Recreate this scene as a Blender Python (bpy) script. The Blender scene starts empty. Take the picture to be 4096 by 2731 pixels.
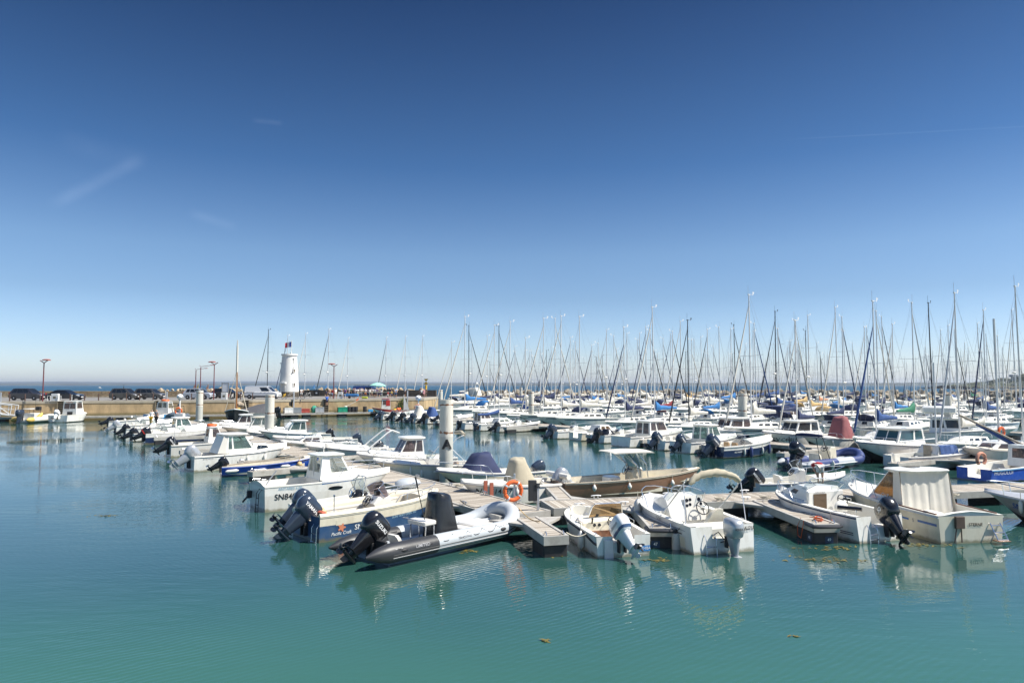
import bpy, math, random
from mathutils import Vector, Matrix
random.seed(7)
SC = bpy.context.scene
COL = SC.collection
rad = math.radians
# ---------------------------------------------------------------- camera
FPX, EYE = 2800.0, 5.05
PITCH = math.atan(172.5 / FPX)
cam = bpy.data.cameras.new("camera"); cam.sensor_width = 36; cam.lens = FPX / 4096 * 36
cam.clip_start = 0.1; cam.clip_end = 60000
co = bpy.data.objects.new("camera", cam); COL.objects.link(co)
co.location = (0, 0, EYE); co.rotation_euler = (math.pi / 2 + PITCH, 0, 0)
SC.camera = co
def W(px, py, z=0.0):
    """survey: where the sight line through a photo point meets the level z, in metres"""
    a = (px - 2048) / FPX; b = -(py - 1365.5) / FPX
    dy = math.cos(PITCH) - b * math.sin(PITCH); dz = math.sin(PITCH) + b * math.cos(PITCH)
    t = (z - EYE) / dz
    return Vector((a * t, dy * t, z))
def D(px, py, d):
    """survey: the point of that sight line at distance d"""
    a = (px - 2048) / FPX; b = -(py - 1365.5) / FPX
    dy = math.cos(PITCH) - b * math.sin(PITCH); dz = math.sin(PITCH) + b * math.cos(PITCH)
    t = d / dy
    return Vector((a * t, d, EYE + dz * t))
# ---------------------------------------------------------------- materials
MATS = {}
def mat(name, col, rough=.5, metal=0, var=0, *, wl=0, wz=0, vscale=3, bump=0, bscale=20, coat=0, stain=None, sscale=1.5, samt=.5, spec=.5, zstretch=1):
    if name in MATS: return MATS[name]
    m = bpy.data.materials.new(name); m.use_nodes = True
    nt = m.node_tree; N = nt.nodes; L = nt.links
    b = N["Principled BSDF"]
    b.inputs["Base Color"].default_value = (*col, 1); b.inputs["Roughness"].default_value = rough
    b.inputs["Metallic"].default_value = metal; b.inputs["Coat Weight"].default_value = coat
    b.inputs["Specular IOR Level"].default_value = spec
    if var or stain or bump:
        tc = N.new("ShaderNodeTexCoord"); mp = N.new("ShaderNodeMapping"); L.new(tc.outputs["Object"], mp.inputs[0])
        mp.inputs["Scale"].default_value = (1, 1, zstretch)
        src = None
        if var:
            n = N.new("ShaderNodeTexNoise"); n.inputs["Scale"].default_value = vscale; n.inputs["Detail"].default_value = 6
            L.new(mp.outputs[0], n.inputs["Vector"])
            mr = N.new("ShaderNodeMapRange"); mr.inputs[3].default_value = 1 - var; mr.inputs[4].default_value = 1 + var
            mr.inputs[1].default_value = .25; mr.inputs[2].default_value = .75
            L.new(n.outputs[0], mr.inputs[0])
            mx = N.new("ShaderNodeMix"); mx.data_type = 'RGBA'; mx.blend_type = 'MULTIPLY'; mx.inputs[0].default_value = 1
            mx.inputs[6].default_value = (*col, 1); L.new(mr.outputs[0], mx.inputs[7]); src = mx.outputs[2]
        if stain:
            n2 = N.new("ShaderNodeTexNoise"); n2.inputs["Scale"].default_value = sscale; n2.inputs["Detail"].default_value = 8
            n2.inputs["Roughness"].default_value = .65
            L.new(mp.outputs[0], n2.inputs["Vector"])
            r2 = N.new("ShaderNodeMapRange"); r2.inputs[1].default_value = .5; r2.inputs[2].default_value = .72
            r2.inputs[4].default_value = samt; L.new(n2.outputs[0], r2.inputs[0])
            m2 = N.new("ShaderNodeMix"); m2.data_type = 'RGBA'; L.new(r2.outputs[0], m2.inputs[0])
            if src: L.new(src, m2.inputs[6])
            else: m2.inputs[6].default_value = (*col, 1)
            m2.inputs[7].default_value = (*stain, 1); src = m2.outputs[2]
        if wl:   # weed and scum along the waterline
            sz = N.new("ShaderNodeSeparateXYZ"); L.new(tc.outputs["Object"], sz.inputs[0])
            n4 = N.new("ShaderNodeTexNoise"); n4.inputs["Scale"].default_value = 4; n4.inputs["Detail"].default_value = 6; L.new(tc.outputs["Object"], n4.inputs["Vector"])
            a4 = N.new("ShaderNodeMath"); a4.operation = 'MULTIPLY_ADD'; a4.inputs[1].default_value = -.22; L.new(n4.outputs[0], a4.inputs[0]); L.new(sz.outputs[2], a4.inputs[2])
            r4 = N.new("ShaderNodeMapRange"); r4.inputs[1].default_value = .02 + wz; r4.inputs[2].default_value = -.07 + wz * .75; r4.inputs[4].default_value = wl; L.new(a4.outputs[0], r4.inputs[0])
            m4 = N.new("ShaderNodeMix"); m4.data_type = 'RGBA'; L.new(r4.outputs[0], m4.inputs[0]); L.new(src, m4.inputs[6]); m4.inputs[7].default_value = (.16, .14, .06, 1); src = m4.outputs[2]
        if src: L.new(src, b.inputs["Base Color"])
        if bump:
            n3 = N.new("ShaderNodeTexNoise"); n3.inputs["Scale"].default_value = bscale; n3.inputs["Detail"].default_value = 5
            L.new(mp.outputs[0], n3.inputs["Vector"])
            bp = N.new("ShaderNodeBump"); bp.inputs["Strength"].default_value = bump; bp.inputs["Distance"].default_value = .02
            L.new(n3.outputs[0], bp.inputs["Height"]); L.new(bp.outputs[0], b.inputs["Normal"])
    MATS[name] = m
    return m
def glassmat(name, tint, alpha, rough=.02):
    """thin pane: part clear, part tinted, glossy"""
    if name in MATS: return MATS[name]
    m = bpy.data.materials.new(name); m.use_nodes = True
    nt = m.node_tree; N = nt.nodes; L = nt.links
    b = N["Principled BSDF"]; b.inputs["Base Color"].default_value = (*[c * .25 for c in tint], 1)
    b.inputs["Roughness"].default_value = rough; b.inputs["Coat Weight"].default_value = .5
    t = N.new("ShaderNodeBsdfTransparent"); t.inputs[0].default_value = (*tint, 1)
    mx = N.new("ShaderNodeMixShader"); mx.inputs[0].default_value = alpha
    L.new(t.outputs[0], mx.inputs[1]); L.new(b.outputs[0], mx.inputs[2]); L.new(mx.outputs[0], N["Material Output"].inputs[0])
    MATS[name] = m
    return m
WHITE = mat("gelcoat_white", (.8, .785, .735), .24, var=.09, vscale=1.8, coat=.3, stain=(.42, .36, .25), sscale=2.2, samt=.42, zstretch=.4, wl=.75)
CREAM = mat("gelcoat_cream", (.73, .67, .53), .28, var=.09, vscale=1.8, coat=.3, stain=(.4, .32, .2), sscale=2.2, samt=.42, zstretch=.4, wl=.75)
OFFW = mat("gelcoat_grey_white", (.7, .675, .62), .3, var=.09, vscale=1.8, coat=.2, stain=(.36, .31, .22), sscale=2, samt=.42, zstretch=.4, wl=.75)
DECKW = mat("deck_white", (.74, .72, .65), .45, var=.06, vscale=4, stain=(.5, .45, .35), sscale=2, samt=.3)
DECKC = mat("deck_cream", (.68, .62, .5), .5, var=.06, vscale=4, stain=(.45, .38, .27), sscale=2, samt=.3)
NAVY = mat("gelcoat_navy", (.018, .032, .085), .15, var=.15, vscale=2, coat=.5, wl=.75)
MIDB = mat("gelcoat_slate_blue", (.03, .075, .17), .3, var=.25, vscale=2.5, coat=.2, stain=(.12, .16, .22), sscale=2, samt=.5, wl=.75)
BLUE = mat("painted_blue", (.012, .09, .5), .35, var=.12, vscale=3, coat=.2, stain=(.3, .33, .36), sscale=3, samt=.25, wl=.75)
SKYB = mat("painted_sky_blue", (.05, .28, .55), .35, var=.1)
TEALB = mat("antifoul_teal", (.02, .11, .16), .6, var=.2, vscale=6)
BLKB = mat("antifoul_black", (.02, .022, .025), .6, var=.2, vscale=6)
GREENB = mat("antifoul_green", (.02, .13, .09), .6, var=.2, vscale=6)
REDP = mat("painted_red", (.45, .03, .02), .35, var=.1)
BLACK = mat("black_plastic", (.012, .012, .014), .2, coat=.4)
BLACKM = mat("black_matt", (.02, .02, .022), .6, var=.2)
YAMG = mat("engine_slate", (.03, .042, .065), .22, coat=.5, var=.06)
SILV = mat("engine_silver", (.42, .44, .46), .28, metal=.35, coat=.3)
ENGW = mat("engine_white", (.72, .73, .74), .22, coat=.4)
STEEL = mat("stainless_tube", (.72, .73, .74), .18, metal=.9)
ALU = mat("aluminium_dull", (.58, .59, .6), .42, metal=.6, var=.08, vscale=6)
ALUW = mat("aluminium_painted", (.68, .68, .66), .4, var=.06)
MASTM = mat("mast_alloy", (.7, .7, .69), .35, metal=.1)
MASTB = mat("mast_black", (.025, .026, .03), .35)
WIRE = mat("rigging_wire", (.3, .3, .31), .4, metal=.6)
RUBG = mat("rubber_grey", (.42, .45, .47), .55, var=.05)
RUBK = mat("rubber_black", (.03, .031, .034), .45, var=.1, bump=.1, bscale=9)
RUBN = mat("rubber_navy", (.03, .05, .16), .5, var=.06)
RUBY = mat("rubber_yellow", (.62, .42, .1), .55, var=.06)
TARPK = mat("tarpaulin_black", (.02, .021, .024), .22, var=.2, bump=.35, bscale=6)
TARPB = mat("canvas_beige", (.43, .38, .28), .85, var=.08, bump=.3, bscale=7)
TARPN = mat("canvas_navy", (.02, .03, .085), .8, var=.15, bump=.3, bscale=7)
TARPB2 = mat("canvas_blue", (.03, .17, .42), .75, var=.12, bump=.3, bscale=7)
TARPD = mat("canvas_mid_blue", (.03, .075, .22), .8, var=.12, bump=.3, bscale=7)
TARPW = mat("canvas_off_white", (.62, .59, .52), .8, var=.06, bump=.3, bscale=7)
TARPG = mat("canvas_green", (.03, .18, .1), .75, var=.1, bump=.3, bscale=7)
TARPR = mat("canvas_faded_red", (.27, .09, .095), .8, var=.08, bump=.2, bscale=5)
TARPM = mat("canvas_maroon", (.22, .025, .03), .8, var=.1, bump=.3, bscale=7)
TARPT = mat("canvas_tan", (.55, .38, .17), .8, var=.1, bump=.3, bscale=7)
TARPO = mat("canvas_salmon", (.62, .27, .14), .8, var=.08, bump=.3, bscale=7)
TARPY = mat("cover_yellow", (.75, .45, .02), .6, var=.08, bump=.3, bscale=7)
TARPS = mat("tarpaulin_grey", (.1, .1, .105), .6, var=.12, bump=.4, bscale=3)
WOODV = mat("varnished_wood", (.2, .08, .035), .35, var=.25, vscale=4, coat=.3)
WOODD = mat("weathered_wood", (.35, .3, .23), .8, var=.2, vscale=6)
WOODM = mat("mast_wood", (.28, .12, .04), .4, var=.2, vscale=6)
ROPE = mat("rope_fibre", (.55, .5, .4), .9, var=.2, vscale=30)
ROPEK = mat("rope_black", (.02, .02, .022), .9)
ROPEO = mat("rope_orange", (.65, .12, .03), .8)
FENW = mat("fender_white", (.72, .7, .64), .4, var=.06, stain=(.4, .36, .28), sscale=6, samt=.5)
ORNG = mat("lifebuoy_orange", (.72, .13, .025), .45, var=.12, vscale=8)
PINK = mat("lifebuoy_faded", (.62, .27, .17), .6, var=.1)
REFL = mat("reflective_band", (.6, .62, .63), .35)
GLD = glassmat("glass_dark", (.2, .22, .24), .72)
GLT = glassmat("glass_teal", (.45, .62, .6), .5)
GLC = glassmat("glass_clear", (.85, .9, .9), .22)
GLS = glassmat("glass_smoked", (.5, .42, .42), .45)
GLA = glassmat("glass_amber", (.62, .42, .22), .45)
GLB = glassmat("glass_blue", (.35, .55, .65), .5)
GLX = mat("glass_black", (.012, .016, .02), .06, coat=.6)
CHROME = mat("chrome", (.8, .8, .8), .1, metal=1)
INKK = mat("lettering_black", (.015, .015, .017), .5)
INKW = mat("lettering_white", (.8, .8, .79), .5)
INKR = mat("lettering_red", (.6, .02, .02), .5)
INKB = mat("lettering_blue", (.02, .09, .35), .5)
INKP = mat("lettering_pale_blue", (.3, .45, .55), .5)
INKG = mat("lettering_grey", (.3, .3, .31), .5)
SEATW = mat("vinyl_white", (.72, .7, .64), .5, var=.05)
SEATT = mat("vinyl_tan", (.36, .24, .13), .5, var=.08)
SEATO = mat("vinyl_ochre", (.55, .38, .17), .5, var=.05)
# ---------------------------------------------------------------- mesh building
class MB:
    def __init__(s): s.v = []; s.f = []; s.m = []; s.mi = 0; s.M = None
    def add(s, vs, fs):
        o = len(s.v)
        if s.M is not None: vs = [tuple(s.M @ Vector(v)) for v in vs]
        s.v += [tuple(v) for v in vs]; s.f += [tuple(i + o for i in f) for f in fs]; s.m += [s.mi] * len(fs)
        return s
    def box(s, x0, x1, y0, y1, z0, z1, c=0.0):
        if not c:
            v = [(x, y, z) for z in (z0, z1) for x, y in ((x0, y0), (x1, y0), (x1, y1), (x0, y1))]
            return s.add(v, [(3, 2, 1, 0), (4, 5, 6, 7), (0, 1, 5, 4), (1, 2, 6, 5), (2, 3, 7, 6), (3, 0, 4, 7)])
        def ring(i, z):
            a, b, d, e = x0 + i, x1 - i, y0 + i, y1 - i
            return [(a + c, d, z), (b - c, d, z), (b, d + c, z), (b, e - c, z), (b - c, e, z), (a + c, e, z), (a, e - c, z), (a, d + c, z)]
        return s.loft([ring(c, z0), ring(0, z0 + c), ring(0, z1 - c), ring(c, z1)])
    def loft(s, rings, closed=True, cap0=True, cap1=True):
        n = len(rings[0]); v = [p for r in rings for p in r]; f = []
        for i in range(len(rings) - 1):
            for j in range(n if closed else n - 1):
                k = (j + 1) % n
                f.append((i * n + j, i * n + k, (i + 1) * n + k, (i + 1) * n + j))
        if cap0: f.append(tuple(range(n - 1, -1, -1)))
        if cap1: f.append(tuple((len(rings) - 1) * n + j for j in range(n)))
        return s.add(v, f)
    def tube(s, pts, r, n=6, r1=None, closed=False):
        pts = [Vector(p) for p in pts]; k = len(pts); rings = []
        up = Vector((0, 0, 1))
        for i, p in enumerate(pts):
            if closed: d = pts[(i + 1) % k] - pts[i - 1]
            else: d = pts[min(i + 1, k - 1)] - pts[max(i - 1, 0)]
            if d.length < 1e-9: d = Vector((0, 0, 1))
            d.normalize()
            a = d.cross(up) if abs(d.z) < .95 else d.cross(Vector((0, 1, 0)))
            a.normalize(); b = a.cross(d)
            rr = r if r1 is None else r + (r1 - r) * i / max(1, k - 1)
            if isinstance(rr, (list, tuple)): rr = rr[i]
            rings.append([p + a * (rr * math.cos(t)) + b * (rr * math.sin(t)) for t in [2 * math.pi * q / n for q in range(n)]])
        if closed: return s.loft(rings + [rings[0]], True, False, False)
        return s.loft(rings)
    def tuber(s, pts, rs, n=10):
        pts = [Vector(p) for p in pts]; k = len(pts); rings = []
        for i, p in enumerate(pts):
            d = (pts[min(i + 1, k - 1)] - pts[max(i - 1, 0)]).normalized()
            a = d.cross(Vector((0, 0, 1))) if abs(d.z) < .95 else d.cross(Vector((0, 1, 0)))
            a.normalize(); b = a.cross(d)
            rings.append([p + a * (rs[i] * math.cos(t)) + b * (rs[i] * math.sin(t)) for t in [2 * math.pi * q / n for q in range(n)]])
        return s.loft(rings)
    def lathe(s, prof, n=16, o=(0, 0, 0), ax='z'):
        rings = []
        for r, h in prof:
            rg = []
            for q in range(n):
                t = 2 * math.pi * q / n; c, d = r * math.cos(t), r * math.sin(t)
                p = {'z': (c, d, h), 'x': (h, c, d), 'y': (d, h, c)}[ax]
                rg.append((p[0] + o[0], p[1] + o[1], p[2] + o[2]))
            rings.append(rg)
        return s.loft(rings)
    def ell(s, c, r, n=12, m=8):
        pr = [(math.sin(math.pi * i / m), -math.cos(math.pi * i / m)) for i in range(m + 1)]
        return s.loft([[(c[0] + r[0] * a * math.cos(2 * math.pi * q / n), c[1] + r[1] * a * math.sin(2 * math.pi * q / n), c[2] + r[2] * h) for q in range(n)] for a, h in [(max(a, .02), h) for a, h in pr]])
    def torus(s, c, R, r, ax='z', n=24, k=8, a0=0, a1=2 * math.pi):
        pts = []
        full = abs(a1 - a0 - 2 * math.pi) < 1e-6
        for q in range(n if full else n + 1):
            t = a0 + (a1 - a0) * q / n; x, y = R * math.cos(t), R * math.sin(t)
            p = {'z': (x, y, 0), 'y': (x, 0, y), 'x': (0, x, y)}[ax]
            pts.append((c[0] + p[0], c[1] + p[1], c[2] + p[2]))
        return s.tube(pts, r, k, closed=full)
    def prism(s, poly, a0, a1, ax='y'):
        f = {'y': lambda u, w, a: (u, a, w), 'z': lambda u, w, a: (u, w, a), 'x': lambda u, w, a: (a, u, w)}[ax]
        return s.loft([[f(u, w, a0) for u, w in poly], [f(u, w, a1) for u, w in poly]])
    def quad(s, *p): return s.add(p, [tuple(range(len(p)))])
    def build(s, name, mats, parent=None, sm=35, loc=None, rz=0):
        me = bpy.data.meshes.new(name); me.from_pydata(s.v, [], s.f)
        for m in (mats if isinstance(mats, (list, tuple)) else [mats]): me.materials.append(m)
        if any(s.m): me.polygons.foreach_set("material_index", s.m)
        me.update()
        import bmesh
        bm = bmesh.new(); bm.from_mesh(me); bmesh.ops.recalc_face_normals(bm, faces=bm.faces); bm.to_mesh(me); bm.free()
        if sm: me.shade_smooth(); me.set_sharp_from_angle(angle=rad(sm))
        o = bpy.data.objects.new(name, me); COL.objects.link(o)
        if parent is not None: o.parent = parent
        if loc is not None: o.location = loc
        o.rotation_euler.z = rz
        return o
def tag(o, label, cat, group=None, kind=None):
    if label: o["label"] = label
    if cat: o["category"] = cat
    if group: o["group"] = group
    if kind: o["kind"] = kind
    return o
def struct(o, kind="structure"): o["kind"] = kind; return o
def thing(name, label, cat, loc=(0, 0, 0), rz=0, group=None):
    o = bpy.data.objects.new(name, None); COL.objects.link(o); o.empty_display_size = .3
    o.location = loc; o.rotation_euler = (0, 0, rz)
    return tag(o, label, cat, group)
def kids(o): return KID.get(o.name) or [c for c in o.children]
KID = {}
def dup(root, loc, rz, label=None, scale=None, recolor=None):
    r = root.copy(); COL.objects.link(r); r.location = loc; r.rotation_euler = (0, 0, rz)
    if scale: r.scale = (scale,) * 3 if not isinstance(scale, tuple) else scale
    if label: r["label"] = label
    def rec(src, dst):
        for ch in list(src.children):
            c = ch.copy(); COL.objects.link(c); c.parent = dst
            if recolor:
                base = c.name.split(".")[0]
                if base in recolor and recolor[base]:
                    c.material_slots[0].link = 'OBJECT'; c.material_slots[0].material = recolor[base]
            rec(ch, c)
    rec(root, r)
    return r
# lettering -------------------------------------------------------------
TXT = {}
def text_geo(body, bold=False, fat=0):
    key = (body, fat)
    if key in TXT: return TXT[key]
    cu = bpy.data.curves.new("txt", 'FONT'); cu.body = body; cu.size = 1.0; cu.align_x = 'CENTER'; cu.align_y = 'CENTER'
    cu.resolution_u = 3; cu.offset = fat
    ob = bpy.data.objects.new("txt", cu); COL.objects.link(ob)
    dg = bpy.context.evaluated_depsgraph_get(); dg.update()
    me = bpy.data.meshes.new_from_object(ob.evaluated_get(dg))
    v = [tuple(p.co) for p in me.vertices]; f = [tuple(p.vertices) for p in me.polygons]
    bpy.data.objects.remove(ob); bpy.data.curves.remove(cu); bpy.data.meshes.remove(me)
    TXT[key] = (v, f)
    return v, f
def lettering(body, size, fn, m, parent, wide=1.0, fat=.01, slant=0, name="lettering"):
    """fn(a, b) places text-plane coordinates in the parent's space"""
    v, f = text_geo(body, fat=fat)
    b = MB(); b.add([fn((p[0] + slant * p[1]) * size * wide, p[1] * size) for p in v], f)
    return b.build(name, m, parent, sm=0)
def plane_fn(o, ex, ey):
    o, ex, ey = Vector(o), Vector(ex).normalized(), Vector(ey).normalized()
    return lambda a, b: o + ex * a + ey * b
def ss(t): t = max(0., min(1., t)); return t * t * (3 - 2 * t)
def lerp(a, b, t): return a + (b - a) * t
# ================================================================ boats
class Hull:
    """x forward from the transom, z up from the waterline"""
    def __init__(s, L, B, Fs, Fb, ws=.88, tm=.4, p=2.3, q=.75, rake=.6, zk=-.3, zc=-.06, cf=.92, fl=.8, tr=0.0, hump=0.0):
        s.L, s.B, s.Fs, s.Fb, s.ws, s.tm, s.p, s.q, s.rake, s.zk, s.zc, s.cf, s.fl, s.tr, s.hump = L, B, Fs, Fb, ws, tm, p, q, rake, zk, zc, cf, fl, tr, hump
    def half(s, t):
        if t < s.tm: return s.B / 2 * (s.ws + (1 - s.ws) * math.sin(math.pi / 2 * t / s.tm))
        return s.B / 2 * max(0, 1 - ((t - s.tm) / (1 - s.tm)) ** s.p) ** s.q
    def sheer(s, t): return s.Fs + (s.Fb - s.Fs) * t ** 2 + s.hump * math.sin(math.pi * min(1, t * 1.1))
    def keel(s, t): return s.zk if t < .6 else lerp(s.zk, s.Fb - .12, ((t - .6) / .4) ** 2.6 * .55)
    def X(s, t, h): return s.L * t - s.rake * (1 - h) * t ** 5 - s.tr * (h) * (1 - t) ** 6 + s.tr * (1 - t) ** 6
    def prof(s, t):
        b, zs, zk = s.half(t), s.sheer(t), s.keel(t)
        k = ss((t - .5) / .5)
        zc = lerp(s.zc, lerp(zk, zs, .45), k); yc = b * lerp(s.cf, s.cf * .72, k)
        o = [(0, zk), (yc * .5, lerp(zk, zc, .55)), (yc, zc)]
        for h in (.33, .66, 1):
            o.append((lerp(yc, b, h ** .8), lerp(zc, zs, h)))
        return o
    def P(s, t, y, z):
        zk, zs = s.keel(t), s.sheer(t); h = 0 if zs - zk < 1e-6 else (z - zk) / (zs - zk)
        return (s.X(t, h), y, z)
    def side(s, x, z):
        t = x / s.L
        for _ in range(4):
            zk, zs = s.keel(t), s.sheer(t); h = max(0, min(1, (z - zk) / max(.01, zs - zk)))
            t = max(0, min(.985, t + (x - s.X(t, h)) / s.L))
        pr = s.prof(t)
        for (y0, z0), (y1, z1) in zip(pr, pr[1:]):
            if z0 <= z <= z1 + 1e-6: return lerp(y0, y1, (z - z0) / max(1e-6, z1 - z0))
        return pr[-1][0]
    def rail(s, t, inset=0, up=0, sgn=1):
        return Vector((s.L * t, sgn * max(0, s.half(t) - inset), s.sheer(t) + up))
TS = [0, .06, .13, .2, .28, .36, .44, .52, .6, .68, .75, .81, .86, .9, .935, .962, .982, 1.0]
def hull_parts(root, h, side, bottom, deck, segs, gw=.12, crown=.06, rub=None, topband=None, notch=.34):
    """segs: (t0, t1, level) pieces of the inside; level None is a crowned deck"""
    m = MB(); rings = []
    for t in TS:
        pr = h.prof(t)
        rings.append([h.P(t, y, z) for y, z in reversed(pr)] + [h.P(t, -y, z) for y, z in pr[1:]])
    n = len(rings[0]); v = [p for r in rings for p in r]
    f = []; mi = []
    for i in range(len(rings) - 1):
        for j in range(n - 1):
            f.append((i * n + j, i * n + j + 1, (i + 1) * n + j + 1, (i + 1) * n + j))
            k = abs(j - (n - 2) / 2)
            mi.append(1 if k < 2 else (2 if topband and k > 4 else 0))
    lv0 = segs[0][2]; cut = lv0 is not None and .08 < h.Fs - lv0 < .5 and notch
    if cut:
        x0 = h.X(0, 1); nw = min(notch, h.half(0) * .5); k0 = len(v); v += [(x0, -nw, h.Fs), (x0, -nw, lv0 - .004), (x0, nw, lv0 - .004), (x0, nw, h.Fs)]
        f.append(tuple(range(n)) + (k0, k0 + 1, k0 + 2, k0 + 3))
    else: f.append(tuple(range(n)))
    mi.append(0)
    m.add(v, f); m.m = mi
    hull = m.build("hull", [side, bottom, topband or side], root, 40)
    # inside: gunwale, sole or deck
    m = MB(); st = []
    for (t0, t1, lv) in segs:
        ts = [t0] + [t for t in TS if t0 + .01 < t < t1 - .01] + [t1]
        for t in ts: st.append((t, lv))
    rings = []
    for t, lv in st:
        b, zs = h.half(t), h.sheer(t); g = min(gw, b * .6); x = h.L * t
        bi = max(0, b - g)
        bo = b + .012 if t < .99 else 0
        if lv is None:
            half = [(bo, zs - .03), (bo, zs + .015), (bi, zs + .02), (bi * .6, zs + .02 + crown * .6), (0, zs + .02 + crown)]
        else:
            lvz = lv if lv > -5 else zs + lv + 10
            half = [(bo, zs - .03), (bo, zs + .015), (bi, zs + .02), (max(0, bi - .03), lvz), (0, lvz)]
        rings.append([(x, y, z) for y, z in half] + [(x, -y, z) for y, z in reversed(half[:-1])])
    m.loft(rings, False, False, False)
    # stern face of the inside
    if not cut: r0 = [(x + .03, y, z) for x, y, z in rings[0]]; m.add(r0, [tuple(range(len(r0)))])
    m.build("deck", deck, root, 30)
    if rub:
        for sg in (1, -1):
            rm = MB(); rm.tube([h.rail(t, -.012, -.05, sg) for t in TS[:-1]] + [Vector((h.L + .01, 0, h.sheer(1) - .05))], .022, 6)
            rm.build("rub_rail", rub, root)
    return hull
def side_fn(h, x0, z0, sgn=-1, eps=.012, slope=0.0):
    def fn(a, b):
        x = x0 + (a if sgn < 0 else -a); z = z0 + b + slope * (x - x0)
        return Vector((x, sgn * (h.side(x, z) + eps), z))
    return fn
def stripe(root, h, x0, x1, z0, z1, m, sgn=-1, slope=0, name="stripe", taper=0):
    b = MB(); n = 14; vs = []
    for i in range(n + 1):
        x = lerp(x0, x1, i / n)
        k = 1 - taper * i / n
        for z in (lerp(z1, z0, k), z1):
            zz = z + slope * (x - x0); vs.append((x, sgn * (h.side(x, zz) + .008), zz))
    b.add(vs, [(2 * i, 2 * i + 2, 2 * i + 3, 2 * i + 1) for i in range(n)])
    return b.build(name, m, root, 0)
def faceholes(fr, gl, P, holes):
    """P(u,v) on the face; holes share one v band"""
    if not holes:
        fr.quad(P(0, 0), P(1, 0), P(1, 1), P(0, 1)); return
    v0, v1 = holes[0][2], holes[0][3]
    us = [0] + [u for hh in holes for u in hh[:2]] + [1]
    fr.quad(P(0, 0), P(1, 0), P(1, v0), P(0, v0)); fr.quad(P(0, v1), P(1, v1), P(1, 1), P(0, 1))
    for i in range(0, len(us), 2): fr.quad(P(us[i], v0), P(us[i + 1], v0), P(us[i + 1], v1), P(us[i], v1))
    for u0, u1, _, _ in holes: gl.quad(P(u0, v0), P(u1, v0), P(u1, v1), P(u0, v1))
def house(root, xb0, xb1, wb0, wb1, xt0, xt1, wt0, wt1, z0, z1, fmat, gmat, front=(), side=(), back=(), name="wheelhouse", roof=None, z0f=None, open_back=False, bulge=0, roofmat=None, rh=.06):
    """four sloping sides with windows; w* are half widths aft/forward"""
    z0f = z0 if z0f is None else z0f
    bq = [Vector((xb0, wb0, z0)), Vector((xb1, wb1, z0f)), Vector((xb1, -wb1, z0f)), Vector((xb0, -wb0, z0))]
    tq = [Vector((xt0, wt0, z1)), Vector((xt1, wt1, z1)), Vector((xt1, -wt1, z1)), Vector((xt0, -wt0, z1))]
    fr, gl = MB(), MB()
    def face(a, b):
        return lambda u, v: bq[a].lerp(bq[b], u).lerp(tq[a].lerp(tq[b], u), v)
    faceholes(fr, gl, face(0, 1), side); faceholes(fr, gl, face(3, 2), side)
    faceholes(fr, gl, face(1, 2), front)
    if not open_back: faceholes(fr, gl, face(0, 3), back)
    if roof is None: fr.quad(*tq)
    o = fr.build(name, fmat, root, 25)
    if gl.f: gl.build("window_panes", gmat, o, 0)
    if roof is not None:
        oa, of, ow = roof; r = MB(); rings = []
        for k, (sx, zz) in enumerate([(.97, 0), (1, .3), (1, .7), (.95, 1), (.7, 1.25)]):
            cx = (xt0 - oa + xt1 + of) / 2; hx = (xt1 + of - xt0 + oa) / 2; hw = max(wt0, wt1) + ow
            pts = []
            for qd in range(24):
                a = 2 * math.pi * qd / 24; c, d = math.cos(a), math.sin(a); e = .45
                pts.append((cx + hx * sx * math.copysign(abs(c) ** e, c), hw * sx * math.copysign(abs(d) ** e, d), z1 + zz * rh * 1.5 - .0))
            rings.append(pts)
        r.loft(rings); r.build("roof", roofmat or fmat, o, 50)
    return o
def bow_rail(root, h, t0, up=.35, inset=.08, t1=.965, posts=(.5, .68, .84), r=.014, one=False, name="bow_rail", m=None, drop=True):
    b = MB(); pts = []
    ts = [lerp(t0, t1, i / 9) for i in range(10)]
    L = [h.rail(t, inset, up * ss((t - t0) / .06 + (0 if drop else 1)) + .02, 1) for t in ts]
    tip = h.rail(t1, inset, up, 1); tip.y = 0; tip.x += .12
    Rr = [Vector((p.x, -p.y, p.z)) for p in reversed(L)]
    b.tube(L + [tip] + Rr, r, 6)
    for t in posts:
        for sg in (1, -1):
            a = h.rail(t, inset, 0, sg); c = h.rail(t, inset, up, sg); b.tube([a, c + Vector((.06, 0, 0))], r * .9, 5)
    return b.build(name, m or STEEL, root)
def side_rail(root, h, t0, t1, up=.25, inset=.06, r=.012, sgns=(1, -1)):
    for sg in sgns:
        b = MB(); ts = [lerp(t0, t1, i / 6) for i in range(7)]
        b.tube([h.rail(t0, inset, 0, sg)] + [h.rail(t, inset, up, sg) for t in ts] + [h.rail(t1, inset, 0, sg)], r, 6)
        b.build("hand_rail", STEEL, root)
def windscreen(root, x, w, z, hgt, rake, depth, gl, frame=True, wrap=1.0, name="windscreen", fm=None):
    """curved screen, middle of its foot at x, side ends aft"""
    n = 12; lo, up = [], []
    for i in range(n + 1):
        a = lerp(-1, 1, i / n)
        y = w * math.sin(a * math.pi / 2 * .98); xx = x - depth * (1 - math.cos(a * math.pi / 2 * .98)) * wrap
        k = math.cos(a * math.pi / 2 * .8)
        lo.append(Vector((xx, y, z))); up.append(Vector((xx - rake, y * .86, z + hgt * (.45 + .55 * k))))
    b = MB(); b.loft([lo, up], False, False, False); o = b.build(name, gl, root, 60)
    if frame:
        f = MB(); f.tube([lo[0]] + up + [lo[-1]], .014, 6); f.build("screen_frame", fm or STEEL, o)
    return o
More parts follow.
